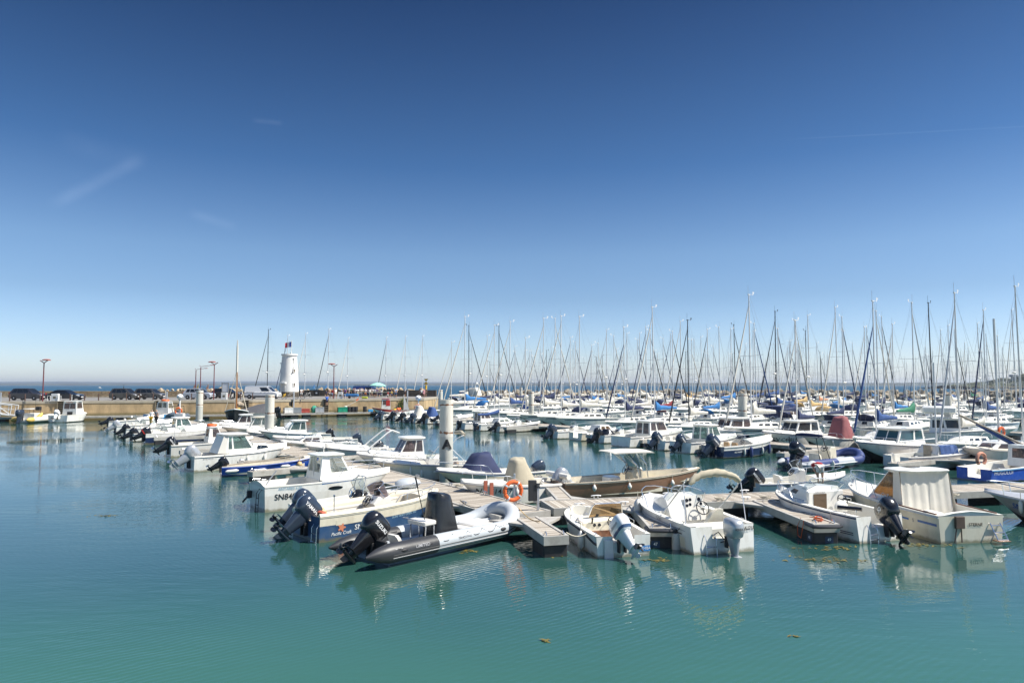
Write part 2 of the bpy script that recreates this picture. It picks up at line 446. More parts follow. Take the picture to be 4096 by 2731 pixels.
def wheel(root, c, R=.18, tilt=35, m=BLACK):
    b = MB(); b.torus((0, 0, 0), R, .017, 'x', 20, 6)
    for k in range(3):
        a = 2 * math.pi * k / 3 + .5; b.tube([(0, 0, 0), (0, R * math.cos(a), R * math.sin(a))], .014, 5)
    b.lathe([(.05, -.02), (.05, .02)], 10, ax='x')
    Mt = Matrix.Translation(c) @ Matrix.Rotation(rad(tilt), 4, 'Y'); b.v = [tuple(Mt @ Vector(v)) for v in b.v]
    return b.build("steering_wheel", m, root)
def console(root, x0, x1, w, z0, z1, m=WHITE, dash=True, y=0):
    b = MB(); prof = [(x0 + .02, z0), (x1, z0), (x1 - .05, z1 - .08), (x1 - .12, z1), (x0 + .18, z1), (x0 - .02, z1 - .22), (x0 + .02, z1 - .3)]
    rings = []
    for yy, k in ((-w, .94), (-w + .05, 1), (w - .05, 1), (w, .94)):
        cx = (x0 + x1) / 2; rings.append([(cx + (px - cx) * k, yy + y, z0 + (pz - z0) * (k if pz > z0 + .1 else 1)) for px, pz in prof])
    b.loft(rings); o = b.build("console", m, root, 30)
    if dash:
        d = MB()
        e = Vector((.2, 0, .22)).normalized(); nrm = Vector((-.74, 0, .67))
        for yy in (-.12, 0, .12):
            c = Vector((x0 + .08, y + yy * w * 3, z1 - .11)) + nrm * .004
            d.add([c + e * (.05 * math.cos(a)) + Vector((0, .05 * math.sin(a), 0)) for a in [k * math.pi / 5 for k in range(10)]], [tuple(range(10))])
        d.build("dashboard_dials", BLACK, o, 0)
    return o
def seat(root, x, y, z, w=.45, d=.42, hb=.45, m=SEATW, rake=.1, thick=.1):
    b = MB(); b.box(x, x + d, y - w / 2, y + w / 2, z, z + thick * 1.3, .03); o = b.build("seat", m, root)
    if hb:
        b = MB(); b.loft([[(x - rake * k - .02, y - w / 2 * sw, z + .08 + hb * k), (x - rake * k + thick, y - w / 2 * sw, z + .08 + hb * k), (x - rake * k + thick, y + w / 2 * sw, z + .08 + hb * k), (x - rake * k - .02, y + w / 2 * sw, z + .08 + hb * k)] for k, sw in ((0, .95), (.3, 1), (.75, .95), (1, .75))])
        b.build("seat_back", m, o, 50)
    return o
def outboard(root, x, y, z, tilt, s, m, text="", ink=INKW, band=None, lower=None, yaw=0, textsize=.1, blade=BLACK):
    lower = lower or m
    Mt = Matrix.Translation((x, y, z)) @ Matrix.Rotation(rad(yaw), 4, 'Z') @ Matrix.Rotation(rad(tilt), 4, 'Y') @ Matrix.Scale(s, 4)
    def sup(cx, lx, wy, zz, e=.55, n=18):
        o = []
        for q in range(n):
            a = 2 * math.pi * q / n; c, d = math.cos(a), math.sin(a)
            o.append((cx + lx * math.copysign(abs(c) ** e, c), wy * math.copysign(abs(d) ** e, d), zz))
        return o
    b = MB(); b.M = Mt @ Matrix.Scale(.82, 4, (0, 0, 1))   # leg, gear case, skeg, clamp
    b.loft([sup(-.27, .25, .16, .1, .7), sup(-.28, .23, .14, -.08, .7), sup(-.3, .19, .11, -.32, .8), sup(-.32, .16, .075, -.56, .9), sup(-.33, .14, .045, -.72, .9)])
    b.loft([sup(-.38, .26, .13, -.585, .8), sup(-.38, .26, .13, -.6, .8)])
    b.lathe([(.01, -.6), (.055, -.57), (.065, -.4), (.06, -.2), (.03, -.08), (.005, -.04)], 12, (0, 0, -.76), 'x')
    b.prism([(-.46, -.78), (-.2, -.78), (-.38, -1.0), (-.5, -1.0)], -.012, .012)
    leg = b.build("outboard_motor", lower, root, 40)
    Mc = Mt @ Matrix.Translation((-.27, 0, .06)) @ Matrix.Scale(1.16, 4) @ Matrix.Translation((.27, 0, -.06))
    c = MB(); c.M = Mc
    c.loft([sup(-.25, .22, .13, .06), sup(-.27, .29, .175, .12), sup(-.28, .33, .195, .3), sup(-.28, .325, .19, .42), sup(-.275, .29, .165, .52), sup(-.26, .2, .11, .565), sup(-.26, .08, .04, .575)])
    cowl = c.build("cowl", m, leg, 50)
    if band:
        c = MB(); c.M = Mc; c.loft([sup(-.27, .292, .177, .115), sup(-.275, .312, .188, .17), sup(-.276, .317, .19, .185)], True, False, False); c.build("cowl_band", band, cowl)
    br = MB(); br.M = Matrix.Translation((x, y, z)) @ Matrix.Scale(s, 4)
    br.box(-.12, .05, -.13, -.07, -.3, .08, .01); br.box(-.12, .05, .07, .13, -.3, .08, .01); br.tube([(-.08, -.14, .02), (-.08, .14, .02)], .03, 8)
    br.build("clamp_bracket", BLACKM, leg)
    p = MB(); p.M = Mt @ Matrix.Scale(.82, 4, (0, 0, 1))
    p.lathe([(.045, -.72), (.055, -.6)], 10, (0, 0, -.76), 'x')
    for k in range(3):
        a = 2 * math.pi * k / 3 + .4; ca, sa = math.cos(a), math.sin(a)
        pts = []
        for r_, w_, tw in ((.05, .05, .05), (.11, .085, .05), (.165, .07, .04), (.19, .03, .02)):
            pts.append([(-.66 - tw, ca * r_ - sa * w_, -.76 + sa * r_ + ca * w_), (-.66 + tw, ca * r_ + sa * w_, -.76 + sa * r_ - ca * w_)])
        p.loft([[q[0], q[1], (q[1][0] + .012, q[1][1], q[1][2]), (q[0][0] + .012, q[0][1], q[0][2])] for q in pts])
    p.build("propeller", blade, leg)
    if text:
        for sg in (-1, 1):
            def fn(a, b_, sg=sg):
                yy = .2
                px = -.27 + (a if sg < 0 else -a); pz = .33 + b_
                return Mc @ Vector((px, sg * (yy - .028 * abs((px + .28) / .33) ** 3 - .01 * max(0, (pz - .38) / .1)), pz))
            lettering(text, textsize, fn, ink, cowl, wide=1.0, fat=.02)
    return leg
def cleats(root, h, ts=(.1, .85), m=STEEL):
    b = MB()
    for t in ts:
        for sg in (1, -1):
            p = h.rail(t, .07, .03, sg); b.tube([p + Vector((-.09, 0, .04)), p + Vector((.09, 0, .04))], .014, 5); b.tube([p, p + Vector((0, 0, .04))], .014, 5)
    b.build("deck_cleat", m, root)
def ladder(root, x, y, z0, z1, w=.32, m=STEEL, lean=.08):
    b = MB()
    for sg in (-1, 1): b.tube([(x + .2, y + sg * w / 2, z1 - .05), (x + .06, y + sg * w / 2, z1 + .06), (x - .05, y + sg * w / 2, z1 - .1), (x - lean, y + sg * w / 2, z0)], .016, 6)
    for k in range(3):
        t = (k + .5) / 3; b.tube([(x - .05 - lean * t, y - w / 2, lerp(z1 - .15, z0, t)), (x - .05 - lean * t, y + w / 2, lerp(z1 - .15, z0, t))], .018, 6)
    return b.build("boarding_ladder", m, root)
def cover_cone(root, x0, x1, w, z0, z1, m, name="console_cover", topx=.35, tw=.5, skew=0, n=20, fold=.03, seed=1, toplen=.45):
    rnd = random.Random(seed); rings = []
    ph = [rnd.uniform(0, 6) for _ in range(4)]
    for k in range(8):
        t = k / 7; s_ = lerp(1, toplen, t ** .9); ws = lerp(1, tw, t ** 1.3); cx = lerp((x0 + x1) / 2, lerp(x0, x1, topx), t); pts = []
        for q in range(n):
            a = 2 * math.pi * q / n; c, d = math.cos(a), math.sin(a); e = .6
            f = 1 + fold * (math.sin(5 * a + ph[0] + t * 2) + .6 * math.sin(9 * a + ph[1])) * (1 - .6 * t)
            pts.append((cx + (x1 - x0) / 2 * s_ * f * math.copysign(abs(c) ** e, c), w * ws * f * math.copysign(abs(d) ** e, d), lerp(z0, z1, t) + .03 * math.sin(3 * a + ph[2]) * t - (.06 * c if t > .9 else 0)))
        rings.append(pts)
    top = rings[-1]; mx_ = sum(p[0] for p in top) / n; mz_ = sum(p[2] for p in top) / n
    for k_, dz in ((.82, .035), (.5, .06), (.15, .07)): rings.append([(lerp(mx_, p[0], k_), p[1] * k_, lerp(mz_, p[2], k_) + dz) for p in top])
    b = MB(); b.loft(rings); return b.build(name, m, root, 60)
def boat(name, label, cat, stern, bow_ang, group=None):
    o = thing(name, label, cat, (stern[0], stern[1], stern[2] if len(stern) > 2 else 0), rad(bow_ang), group)
    o.rotation_euler.x = rad(random.uniform(-.6, .6))
    return o
def fender(p, hgt=.5, r=.09, m=None, label="", group="fenders hanging along the boats", lean=0, kind="long"):
    o = thing("boat_fender", label, "fender", p, 0, group)
    b = MB(); b.lathe([(.015, -hgt / 2 - .04), (r * .5, -hgt / 2), (r, -hgt / 2 + r * .8), (r, hgt / 2 - r * .8), (r * .5, hgt / 2), (.02, hgt / 2 + .05)], 12)
    body = b.build("fender_body", m or FENW, o, 60)
    if lean: body.rotation_euler = (rad(lean), 0, 0)
    t = MB(); t.tube([(0, 0, hgt / 2 + .03), (0, 0, hgt / 2 + .3)], .012, 5); t.build("lanyard", ROPE, o)
    return o
def rib_tubes(root, L, B, r, z, mats_fn, bow_up=.35, tip=.45):
    """inflatable collar; mats_fn(i, n) picks the material index along each side"""
    path = []
    n = 26
    for i in range(n + 1):
        t = i / n; a = lerp(0, math.pi / 2, ss((t - .5) / .5)) if t > .5 else 0
        xx = lerp(0, L - r - .8, min(1, t / .62)) if t <= .62 else 0
        path.append(None)
    pts = []
    hb = B / 2 - r
    xs = L - r - hb * 1.25
    for i in range(9): pts.append(Vector((-.1 + (xs + .1) * i / 8, hb, z)))
    for i in range(1, 9):
        a = math.pi / 2 * i / 8
        pts.append(Vector((xs + math.sin(a) * hb * 1.25, hb * math.cos(a) ** .8, z + bow_up * (math.sin(a) ** 2) * 1.0)))
    left = pts
    full = left + [Vector((p.x, -p.y, p.z)) for p in reversed(left[:-1])]
    k = len(full); rs = [r * (1 - .06 * math.sin(math.pi * i / (k - 1))) for i in range(k)]
    d0 = Vector((-1, 0, 0))
    full = [full[0] + d0 * tip, full[0] + d0 * tip * .85, full[0] + d0 * tip * .5] + full + [full[-1] + d0 * tip * .5, full[-1] + d0 * tip * .85, full[-1] + d0 * tip]
    rs = [r * .12, r * .3, r * .72] + rs + [r * .72, r * .3, r * .12]
    b = MB(); rings = []; nn = 14; k = len(full)
    for i, p in enumerate(full):
        d = (full[min(i + 1, k - 1)] - full[max(i - 1, 0)]).normalized(); a = d.cross(Vector((0, 0, 1))).normalized(); c = a.cross(d)
        rings.append([p + a * (rs[i] * math.cos(t)) + c * (rs[i] * math.sin(t)) for t in [2 * math.pi * q / nn for q in range(nn)]])
    b.loft(rings); M_ = mats_fn
    mi = []
    for i in range(k - 1):
        mi += [M_(min(i, k - 2 - i), k)] * nn
    b.m = mi + [M_(0, k), M_(0, k)]
    return b, full, rs
def head(a, b): d = Vector(b) - Vector(a); return math.degrees(math.atan2(d.y, d.x))
def local(root, p):
    c, s_ = math.cos(root.rotation_euler.z), math.sin(root.rotation_euler.z); d = Vector(p) - root.location
    return Vector((d.x * c + d.y * s_, -d.x * s_ + d.y * c, d.z))
def reg(root, h, txt, x, z, size, ink, sgn=-1, slope=0, wide=1.0, slant=0, fat=.01):
    return lettering(txt, size, side_fn(h, x, z, sgn, .012, slope), ink, root, wide, fat, slant)
AB = "boats moored stern out on the near side of the main pontoon"
CB = "boats moored stern out along the cross pontoon"
# ---- grey and black inflatable ------------------------------------------
tipn, tipf = W(1461, 2242, .33), W(1349, 2184, .33)
ang = 46.5
dv = Vector((math.cos(rad(ang)), math.sin(rad(ang)), 0))
st = (tipn + tipf) / 2 + dv * .72; st.z = 0
r = boat("inflatable_boat", "grey and black inflatable boat with black hooded console beside the ring post", "inflatable boat", st, ang, AB)
rt, path, rs_ = rib_tubes(r, 5.75, 2.35, .27, .36, lambda i, k: 1 if i < 6 else 0, .42, .75)
tb = rt.build("inflatable_collar", [RUBG, RUBK], r, 60)
for off, rr, mm in ((-.02, .016, RUBK), (-.1, .022, INKG), (-.17, .016, RUBK)):
    for sg in (1, -1):
        b = MB(); half = path[3:20] if sg > 0 else [Vector((p.x, -p.y, p.z)) for p in path[3:20]]
        pts = []
        for i, p in enumerate(half):
            d = (half[min(i + 1, 16)] - half[max(i - 1, 0)]).normalized(); nrm = Vector((-d.y, d.x, 0)).normalized() * (1 if sg > 0 else -1)
            ro = .27 * (1 - .06); dz = off; pts.append(p + nrm * math.sqrt(max(.001, ro * ro - dz * dz)) + Vector((0, 0, dz)))
        b.tube(pts, rr, 5); b.build("rubbing_strake", mm, tb)
hb = Hull(5.5, 1.75, .32, .5, ws=.95, rake=.5, zk=-.35, zc=-.06, cf=.93)
hull_parts(r, hb, mat("rib_hull_grey", (.2, .25, .3), .35, var=.2, vscale=4), BLKB, RUBG, [(0, .86, .3), (.86, 1, .42)], gw=.05)
for sg in (1, -1):
    b = MB(); pts = []
    for i in range(6):
        for q in range(5):
            x = .9 + (i + q / 5) * .62; sag = math.sin(math.pi * q / 5)
            if x > 4.2: continue
            pts.append(Vector((x, sg * (.905 + .15 + .1 * sag), .36 + .21 - .14 * sag)))
    b.tube(pts, .014, 5); b.build("grab_line", ROPEK, tb)
for x, m_ in ((.28, RUBK), (4.25, RUBG)):
    b = MB(); b.ell((x, -1.14, .43), (.13, .06, .05), 10, 6); b.build("carry_handle", BLACKM, tb)
q = lambda x0, z0: (lambda a, bb: Vector((x0 + a, -(.905 + math.sqrt(.0685 - min(.06, (z0 + bb - .36) ** 2)) * 1.005 + .008), z0 + bb)))
lettering("LIMITED", .12, q(.95, .46), INKG, tb, 1.2)
lettering("PRO OPEN", .12, lambda a, bb: Vector((4.42 + a * .93, -(.905 - .045 * (a + .45) - .07 + .285), .5 + bb + .05 * a)), INKG, tb, 1.2)
lettering("SN E50946", .1, q(2.6, .45), INKG, tb, 1.2)
b = MB(); b.quad((-.02, -1.162, .33), (.24, -1.162, .33), (.24, -1.135, .5), (-.02, -1.135, .5)); b.build("maker_patch", INKW, tb, 0)
lettering("Z", .17, lambda a, bb: Vector((.11 + a, -1.16 + .12 * bb, .43 + bb)), RUBK, tb, 1.3, .03)
lettering("ZODIAC", .045, lambda a, bb: Vector((.11 + a, -1.166 + .12 * bb, .345 + bb)), RUBK, tb, 1.1, .01)
b = MB(); b.box(0, .1, -.62, .62, .1, .62, .02); b.build("transom_board", BLACKM, r)
c = local(r, W(1792, 2142, .35))
cover_cone(r, c.x - .5, c.x + .55, .48, .32, 1.6, TARPK, topx=.4, tw=.66, fold=.08, seed=4, toplen=.55)
s0 = local(r, W(1690, 2150, .35))
b = MB(); b.box(s0.x - .28, s0.x + .2, -.42, .42, .78, .92, .03); so = b.build("helm_seat", OFFW, r)
b = MB()
for yy in (-.36, .36):
    for xx in (-.2, .15): b.tube([(s0.x + xx, yy, .3), (s0.x + xx * .9, yy, .8)], .02, 6)
b.tube([(s0.x - .25, -.42, .95), (s0.x - .48, -.4, .98), (s0.x - .48, .4, .98), (s0.x - .25, .42, .95)], .018, 6)
b.build("seat_frame", STEEL, so)
b = MB(); b.tube([(s0.x - .1, -.2, .95), (s0.x - .35, -.1, 2.1)], .016, 6); b.tube([(s0.x - .3, -.12, 1.9), (s0.x - .37, -.08, 2.25)], .028, 6); b.build("boat_hook_pole", BLACKM, r)
b = MB(); b.box(3.7, 4.7, -.5, .5, .3, .52, .04); b.box(3.3, 3.7, -.35, .35, .3, .46, .03); b.build("bow_locker", OFFW, r)
seat(r, .62, -.3, .32, .5, .3, .3, OFFW, .15)
outboard(r, .02, 0, .44, 48, 1.15, BLACK, "SUZUKI", INKW, None, BLACK, 0, .115)
# ---- blue hulled open boat ----------------------------------------------
sc, a_ = W(1262, 2160, 0), 43
n_ = Vector((-math.sin(rad(a_)), math.cos(rad(a_)), 0))
st = W(1277, 2172, 0) + n_ * .93
r = boat("open_motorboat", "open motorboat with slate blue hull, cream deck and flower emblem on its quarter", "motorboat", st, a_, AB)
h = Hull(5.35, 2.2, .8, 1.02, ws=.88, tm=.42, p=2.6, rake=.7, zk=-.3, zc=-.06, cf=.93)
hull_parts(r, h, MIDB, MIDB, DECKC, [(0, .1, .62), (.1, .66, .22), (.66, .8, .45), (.8, 1, None)], gw=.2, topband=CREAM)
for sg in (1, -1):
    b = MB(); b.tube([h.rail(t, .06, .02, sg) for t in TS], .085, 8); b.build("rounded_gunwale", CREAM, r)
hstripe = stripe(r, h, .55, 5.0, .48, .66, CREAM, -1, .02, "cream_band", .3)
reg(r, h, "SN E33407", 1.75, .36, .24, INKW, -1, .03, 1.0)
reg(r, h, "Pacific Craft", .75, .22, .15, INKW, -1, .03, .95, .25)
reg(r, h, "SUN WAY OPEN 550", 3.2, .52, .11, INKP, -1, .05, 1.1)
b = MB(); b.add([side_fn(h, .75, .4)(.13 * (1 + .35 * math.cos(5 * t)) * math.cos(t) / 1.2, .13 * (1 + .35 * math.cos(5 * t)) * math.sin(t) / 1.2) for t in [k * math.pi / 15 for k in range(30)]], [tuple(range(30))])
b.build("flower_emblem", mat("emblem_coral", (.62, .22, .12), .5), r, 0)
console(r, 2.35, 3.1, .42, .22, 1.12, DECKW, True)
windscreen(r, 3.12, .45, 1.1, .5, .22, .4, GLS)
wheel(r, (2.34, .1, .95), .19, 30)
b = MB(); b.box(2.62, 2.78, -.1, .06, 1.12, 1.28, .01); b.build("chart_plotter", BLACK, r)
b = MB(); b.lathe([(.26, 0), (.28, .26), (.3, .28), (.27, .28), (.25, .06)], 16, (1.95, -.45, .23)); b.build("black_tub", BLACKM, r)
seat(r, .62, .25, .55, .9, .34, .3, SEATO, .12)
b = MB(); b.ell((.4, .75, .78), (.2, .42, .2), 12, 8); b.build("rolled_cushion", SEATO, r)
b = MB(); b.box(.12, .3, -.82, -.5, .6, .95, .03); b.build("red_fuel_can", mat("fuel_can_red", (.45, .1, .05), .5), r)
bow_rail(r, h, .52, .3, .1, posts=(.62, .76, .88))
ladder(r, -.02, -.72, -.35, .55)
b = MB()
b.tube([(.5, -.95, .8), (.5, -.95, 1.4)], .018, 6); b.lathe([(.03, 1.4), (.035, 1.46), (.01, 1.48)], 8, (.5, -.95, 0)); b.build("stern_light", STEEL, r)
outboard(r, 0, 0, .46, 47, 1.15, YAMG, "YAMAHA", INKW, None, YAMG, 0, .12)
outb_group = None
# ---- white centre console behind it -------------------------------------
st = W(1196, 2112, 0); a_ = 41
r = boat("console_motorboat", "white open boat with railed black console, squeezed behind the slate blue hulled boat", "motorboat", st, a_, AB)
h = Hull(5.0, 2.1, .72, .95, ws=.9, rake=.6, zk=-.3, zc=-.06, cf=.93)
hull_parts(r, h, WHITE, BLKB, DECKW, [(0, .1, .55), (.1, .7, .2), (.7, 1, None)], gw=.16)
console(r, 2.1, 2.6, .32, .2, 1.1, BLACKM, False); b = MB(); b.box(2.13, 2.58, -.36, .36, .2, .8, .04); b.build("console_base", CREAM, r)
wheel(r, (2.05, 0, 1.05), .2, 20, CHROME)
windscreen(r, 2.62, .33, 1.08, .55, .18, .3, GLC)
b = MB()
for yy in (-.38, .38): b.tube([(2.2, yy, .25), (2.35, yy * .95, 1.3), (2.45, yy * .8, 1.62)], .018, 6)
b.tube([(2.45, -.3, 1.62), (2.45, .3, 1.62)], .018, 6); b.build("console_rail", STEEL, r)
b = MB(); b.box(1.3, 1.9, -.4, .4, .2, .62, .05); b.build("helm_bench", SEATO, r)
bow_rail(r, h, .58, .28, .1, posts=(.68, .86))
b = MB(); b.ell((4.55, .1, 1.15), (.55, .42, .2), 14, 8); b.build("grey_folded_dinghy", RUBG, r)
outboard(r, .1, 0, .44, 47, 1.12, YAMG, "YAMAHA", INKW, None, YAMG, 0, .12)
for yy in (.72, -.55):
    pass
# ---- numbered white cabin boat ------------------------------------------
ca, cb_ = W(1055, 2050, 0), W(993, 2031, 0)
a_ = 37
st = ca + Vector((-math.sin(rad(a_)), math.cos(rad(a_)), 0)) * .95
r = boat("cabin_boat", "white cabin boat with large black number on its stern quarter and sliding cabin doors", "cabin boat", st, a_, AB)
h = Hull(6.0, 2.35, .98, 1.12, ws=.86, tm=.45, p=2.4, rake=.9, zk=-.3, zc=-.06, cf=.93, tr=.06)
hull_parts(r, h, OFFW, MIDB, DECKW, [(0, .02, None), (.02, .4, .3), (.4, 1, None)], gw=.12, topband=WHITE, crown=.16)
reg(r, h, "SN840739", 1.05, .55, .33, INKK, -1, 0, .95)
reg(r, h, "ANTARES 6.05", 1.0, .87, .16, INKP, -1, 0, .95)
hs = house(r, 2.35, 3.9, .82, .72, 2.5, 3.35, .7, .66, 1.05, 2.02, WHITE, GLC, [(.08, .92, .2, .92)], [(.34, .93, .3, .9)], [(.12, .47, .32, .92), (.53, .88, .32, .92)], roof=(.22, .22, .1), rh=.05)
b = MB(); b.box(2.36, 2.42, -.035, .035, .3, 2.0); b.box(2.33, 2.4, -.72, .72, .3, 1.06); b.build("cabin_doors", OFFW, r)
b = MB(); b.loft([[(3.75, .72, 1.05), (3.75, -.72, 1.05), (3.75, -.6, 1.42), (3.75, .6, 1.42)], [(5.3, .4, 1.08), (5.3, -.4, 1.08), (5.3, -.28, 1.2), (5.3, .28, 1.2)]]); b.build("cuddy_top", WHITE, r, 40)
stripe(r, h, 2.3, 5.2, .93, 1.03, mat("decal_blue", (.05, .16, .42), .4), -1, .012, "blue_flash", .8)
b = MB(); b.add([side_fn(h, 2.9, .74)(.32 * math.cos(t), .075 * math.sin(t)) for t in [k * math.pi / 10 for k in range(20)]], [tuple(range(20))]); b.build("side_slot", GLX, r, 0)
bow_rail(r, h, .5, .5, .1, posts=(.6, .75, .9))
b = MB(); b.tube([(.25, .25, .6), (.55, .1, 1.15), (.8, .0, 1.5)], .03, 6); b.build("tiller_arm", ALU, r)
ladder(r, -.08, -.55, -.1, .8, .3, BLACKM)
for sg in (-1, 1):
    b = MB(); b.tube([(.1, sg * .85, .98), (.1, sg * .85, 1.12), (.4, sg * .9, 1.12), (.4, sg * .9, .98)], .014, 6); b.build("grab_handle", STEEL, r)
b = MB(); b.tube([(2.7, -.3, 2.1), (2.7, -.3, 2.35)], .02, 6); b.lathe([(.05, 2.33), (.06, 2.4), (.02, 2.45)], 10, (2.7, -.3, 0)); b.build("roof_light", WHITE, r)
b = MB(); b.box(-.2, -.02, .5, .7, .4, .7, .02); b.tube([(-.05, .6, .6), (-.38, .6, .25)], .04, 6); b.build("auxiliary_bracket", BLACKM, r)
cleats(r, h)
# ---- small open boat and blue launch behind ------------------------------
a_ = 26; st = W(884, 1903, 0)
r = boat("wooden_launch", "long low launch with worn bright blue hull and white fenders slung from its side", "launch", st, a_, AB)
h = Hull(5.4, 1.7, .55, .95, ws=.72, tm=.48, p=2.0, q=.9, rake=.25, zk=-.3, zc=-.05, cf=.75)
hull_parts(r, h, BLUE, BLKB, DECKC, [(0, .82, .12), (.82, 1, None)], gw=.07, rub=BLUE)
for x in (1.2, 2.6, 3.9):
    b = MB(); hw = h.half(x / 5.4); b.box(x - .13, x + .13, -hw + .08, hw - .08, .38, .42); b.build("thwart", WOODD, r)
reg(r, h, "A-595771", 4.35, .7, .17, INKW, -1, .11, .9)
b = MB(); b.tube([(.3, -.2, .6), (3.6, -.55, .86)], .03, 6); b.tube([(.2, .1, .55), (4.2, .1, .95)], .025, 6); b.build("oars", WOODD, r)
outboard(r, 0, .1, .42, 58, .78, BLACK, "", INKW, None, BLACK, 0, .08, SILV); 
b = MB(); b.tube([(.0, .1, .85), (.2, .1, 1.15)], .02, 6); b.build("tiller_handle", BLACKM, r)
for x, z, k in ((.55, .33, 1), (2.0, .38, 1), (3.2, .52, 1)):
    p = r.matrix_world if False else None
FEND = set()
def side_fender(root, h, x, z, label, sgn=-1, hgt=.5, rr=.09, flat=False, m=None):
    y = sgn * (h.side(x, z) + rr + .01); c, s_ = math.cos(root.rotation_euler.z), math.sin(root.rotation_euler.z)
    p = root.location + Vector((x * c - y * s_, x * s_ + y * c, z))
    f = fender(p, hgt, rr, m, label); f.rotation_euler.z = root.rotation_euler.z
    if flat: f.children[0].rotation_euler = (0, rad(86), 0)
    return f
side_fender(r, h, .5, .32, "white fender lying along the stern end of the blue launch", flat=True, hgt=.62)
side_fender(r, h, 1.95, .3, "white fender lying midway along the blue launch's side", flat=True, hgt=.62)
side_fender(r, h, 3.3, .46, "smaller white fender lying nearer the blue launch's bow", flat=True, hgt=.45, rr=.08)
f = thing("buoy_fender", "round tan buoy hanging by the blue launch's bow", "fender", r.matrix_basis @ Vector((4.1, -h.side(4.1, .5) - .16, .5)))
b = MB(); b.ell((0, 0, 0), (.16, .16, .17)); b.tube([(0, 0, .15), (0, 0, .4)], .015, 5); b.build("buoy_ball", mat("buoy_tan", (.62, .42, .2), .5, var=.1), f)
# ---- boat with silver engine and pilothouse -------------------------------
a_ = 40; st = W(775, 1888, 0) + Vector((-math.sin(rad(a_)), math.cos(rad(a_)), 0)) * .95
r = boat("pilothouse_boat", "white pilothouse boat with canvas aft screens and silver engine, behind the blue launch", "pilothouse boat", st, a_, AB)
h = Hull(5.9, 2.3, .88, 1.15, ws=.9, tm=.42, p=2.5, rake=.8, zk=-.3, zc=-.06, cf=.93)
hull_parts(r, h, WHITE, BLKB, DECKW, [(0, .1, .6), (.1, .34, .25), (.34, 1, None)], gw=.14, crown=.2, rub=OFFW)
hs = house(r, 1.85, 3.7, .84, .72, 1.95, 3.0, .74, .68, .95, 2.0, WHITE, GLT, [(.08, .92, .22, .93)], [(.06, .2, .22, .93), (.26, .92, .22, .93)], [(.08, .92, .05, .95)], roof=(.3, .25, .12), rh=.06)
b = MB(); b.loft([[(1.35, .8, .95), (1.85, .86, .95), (1.85, -.86, .95), (1.35, -.8, .95)], [(1.75, .7, 2.0), (1.95, .72, 2.0), (1.95, -.72, 2.0), (1.75, -.7, 2.0)]]); b.build("canvas_aft_screen", mat("clear_vinyl_screen", (.62, .6, .54), .3), r, 0)
b = MB(); b.loft([[(3.5, .78, .98), (3.5, -.78, .98), (3.5, -.66, 1.45), (3.5, .66, 1.45)], [(5.2, .42, 1.1), (5.2, -.42, 1.1), (5.2, -.3, 1.25), (5.2, .3, 1.25)]]); b.build("cuddy_top", WHITE, r, 40)
b = MB(); b.quad((3.75, -.765, 1.12), (4.5, -.6, 1.14), (4.35, -.6, 1.28), (3.75, -.72, 1.34)); b.build("cuddy_window", GLX, r, 0)
stripe(r, h, 1.2, 4.2, .78, .81, INKG, -1, .02, "pinstripe")
reg(r, h, "MERRY FISHER 580", 2.6, .86, .1, INKG, -1, .04, 1.1); reg(r, h, "SN B 44275", .75, .72, .12, INKG, -1, .02)
bow_rail(r, h, .55, .42, .1, posts=(.65, .8, .92))
outboard(r, 0, -.15, .52, 52, 1.2, SILV, "HONDA", INKG, None, SILV, 0, .12, STEEL)
side_fender(r, h, 3.0, .45, "left of the two white fenders on the pilothouse boat behind the blue launch"); side_fender(r, h, 4.1, .5, "right of the two white fenders on the pilothouse boat behind the blue launch")
# second engine seen past it: a low skiff
st = W(905, 1846, 0)
r = boat("small_skiff", "low white skiff with slate engine, hidden behind the silver engined pilothouse boat", "skiff", st, 36, AB)
h = Hull(4.2, 1.7, .55, .7, rake=.4); hull_parts(r, h, WHITE, BLKB, DECKW, [(0, .8, .15), (.8, 1, None)], gw=.1)
outboard(r, 0, 0, .58, 30, .95, YAMG, "YAMAHA", INKW, None, YAMG, 0, .1)
# ---- small wheelhouse with lifebuoy on its roof --------------------------------
a_ = 36; st = W(683, 1829, 0) + Vector((-math.sin(rad(a_)), math.cos(rad(a_)), 0)) * .85
r = boat("wheelhouse_boat", "white wheelhouse boat with black engine and an orange lifebuoy on its roof", "wheelhouse boat", st, a_, AB)
h = Hull(5.8, 2.1, .82, 1.05, ws=.88, rake=.6, zk=-.3, zc=-.06, cf=.93)
hull_parts(r, h, OFFW, BLKB, DECKW, [(0, .45, .25), (.45, 1, None)], gw=.14, crown=.1, rub=INKG)
house(r, 2.45, 3.6, .68, .62, 2.6, 3.15, .58, .54, .9, 1.95, WHITE, GLS, [(.1, .9, .25, .9)], [(.3, .92, .35, .9)], [(.2, .8, .4, .9)], roof=(.08, .08, .06), rh=.04)
b = MB(); b.loft([[(3.5, .6, .95), (3.5, -.6, .95), (3.5, -.5, 1.45), (3.5, .5, 1.45)], [(4.9, .3, 1.05), (4.9, -.3, 1.05), (4.9, -.25, 1.2), (4.9, .25, 1.2)]]); b.build("cuddy_top", WHITE, r, 40)
outboard(r, 0, -.2, .5, 55, 1.12, BLACK, "MERCURY", INKW, None, BLACK, 0, .1, STEEL)
b = MB(); b.tube([(.25, -.8, .85), (.2, -.8, 1.9)], .014, 6); b.build("aerial", ALU, r)
ring = thing("lifebuoy", "orange lifebuoy lying on the roof of the small white wheelhouse boat", "lifebuoy", r.matrix_basis @ Vector((2.85, 0, 2.11)))
b = MB(); b.torus((0, 0, 0), .3, .075, 'z', 24, 8); b.build("ring", ORNG, ring)
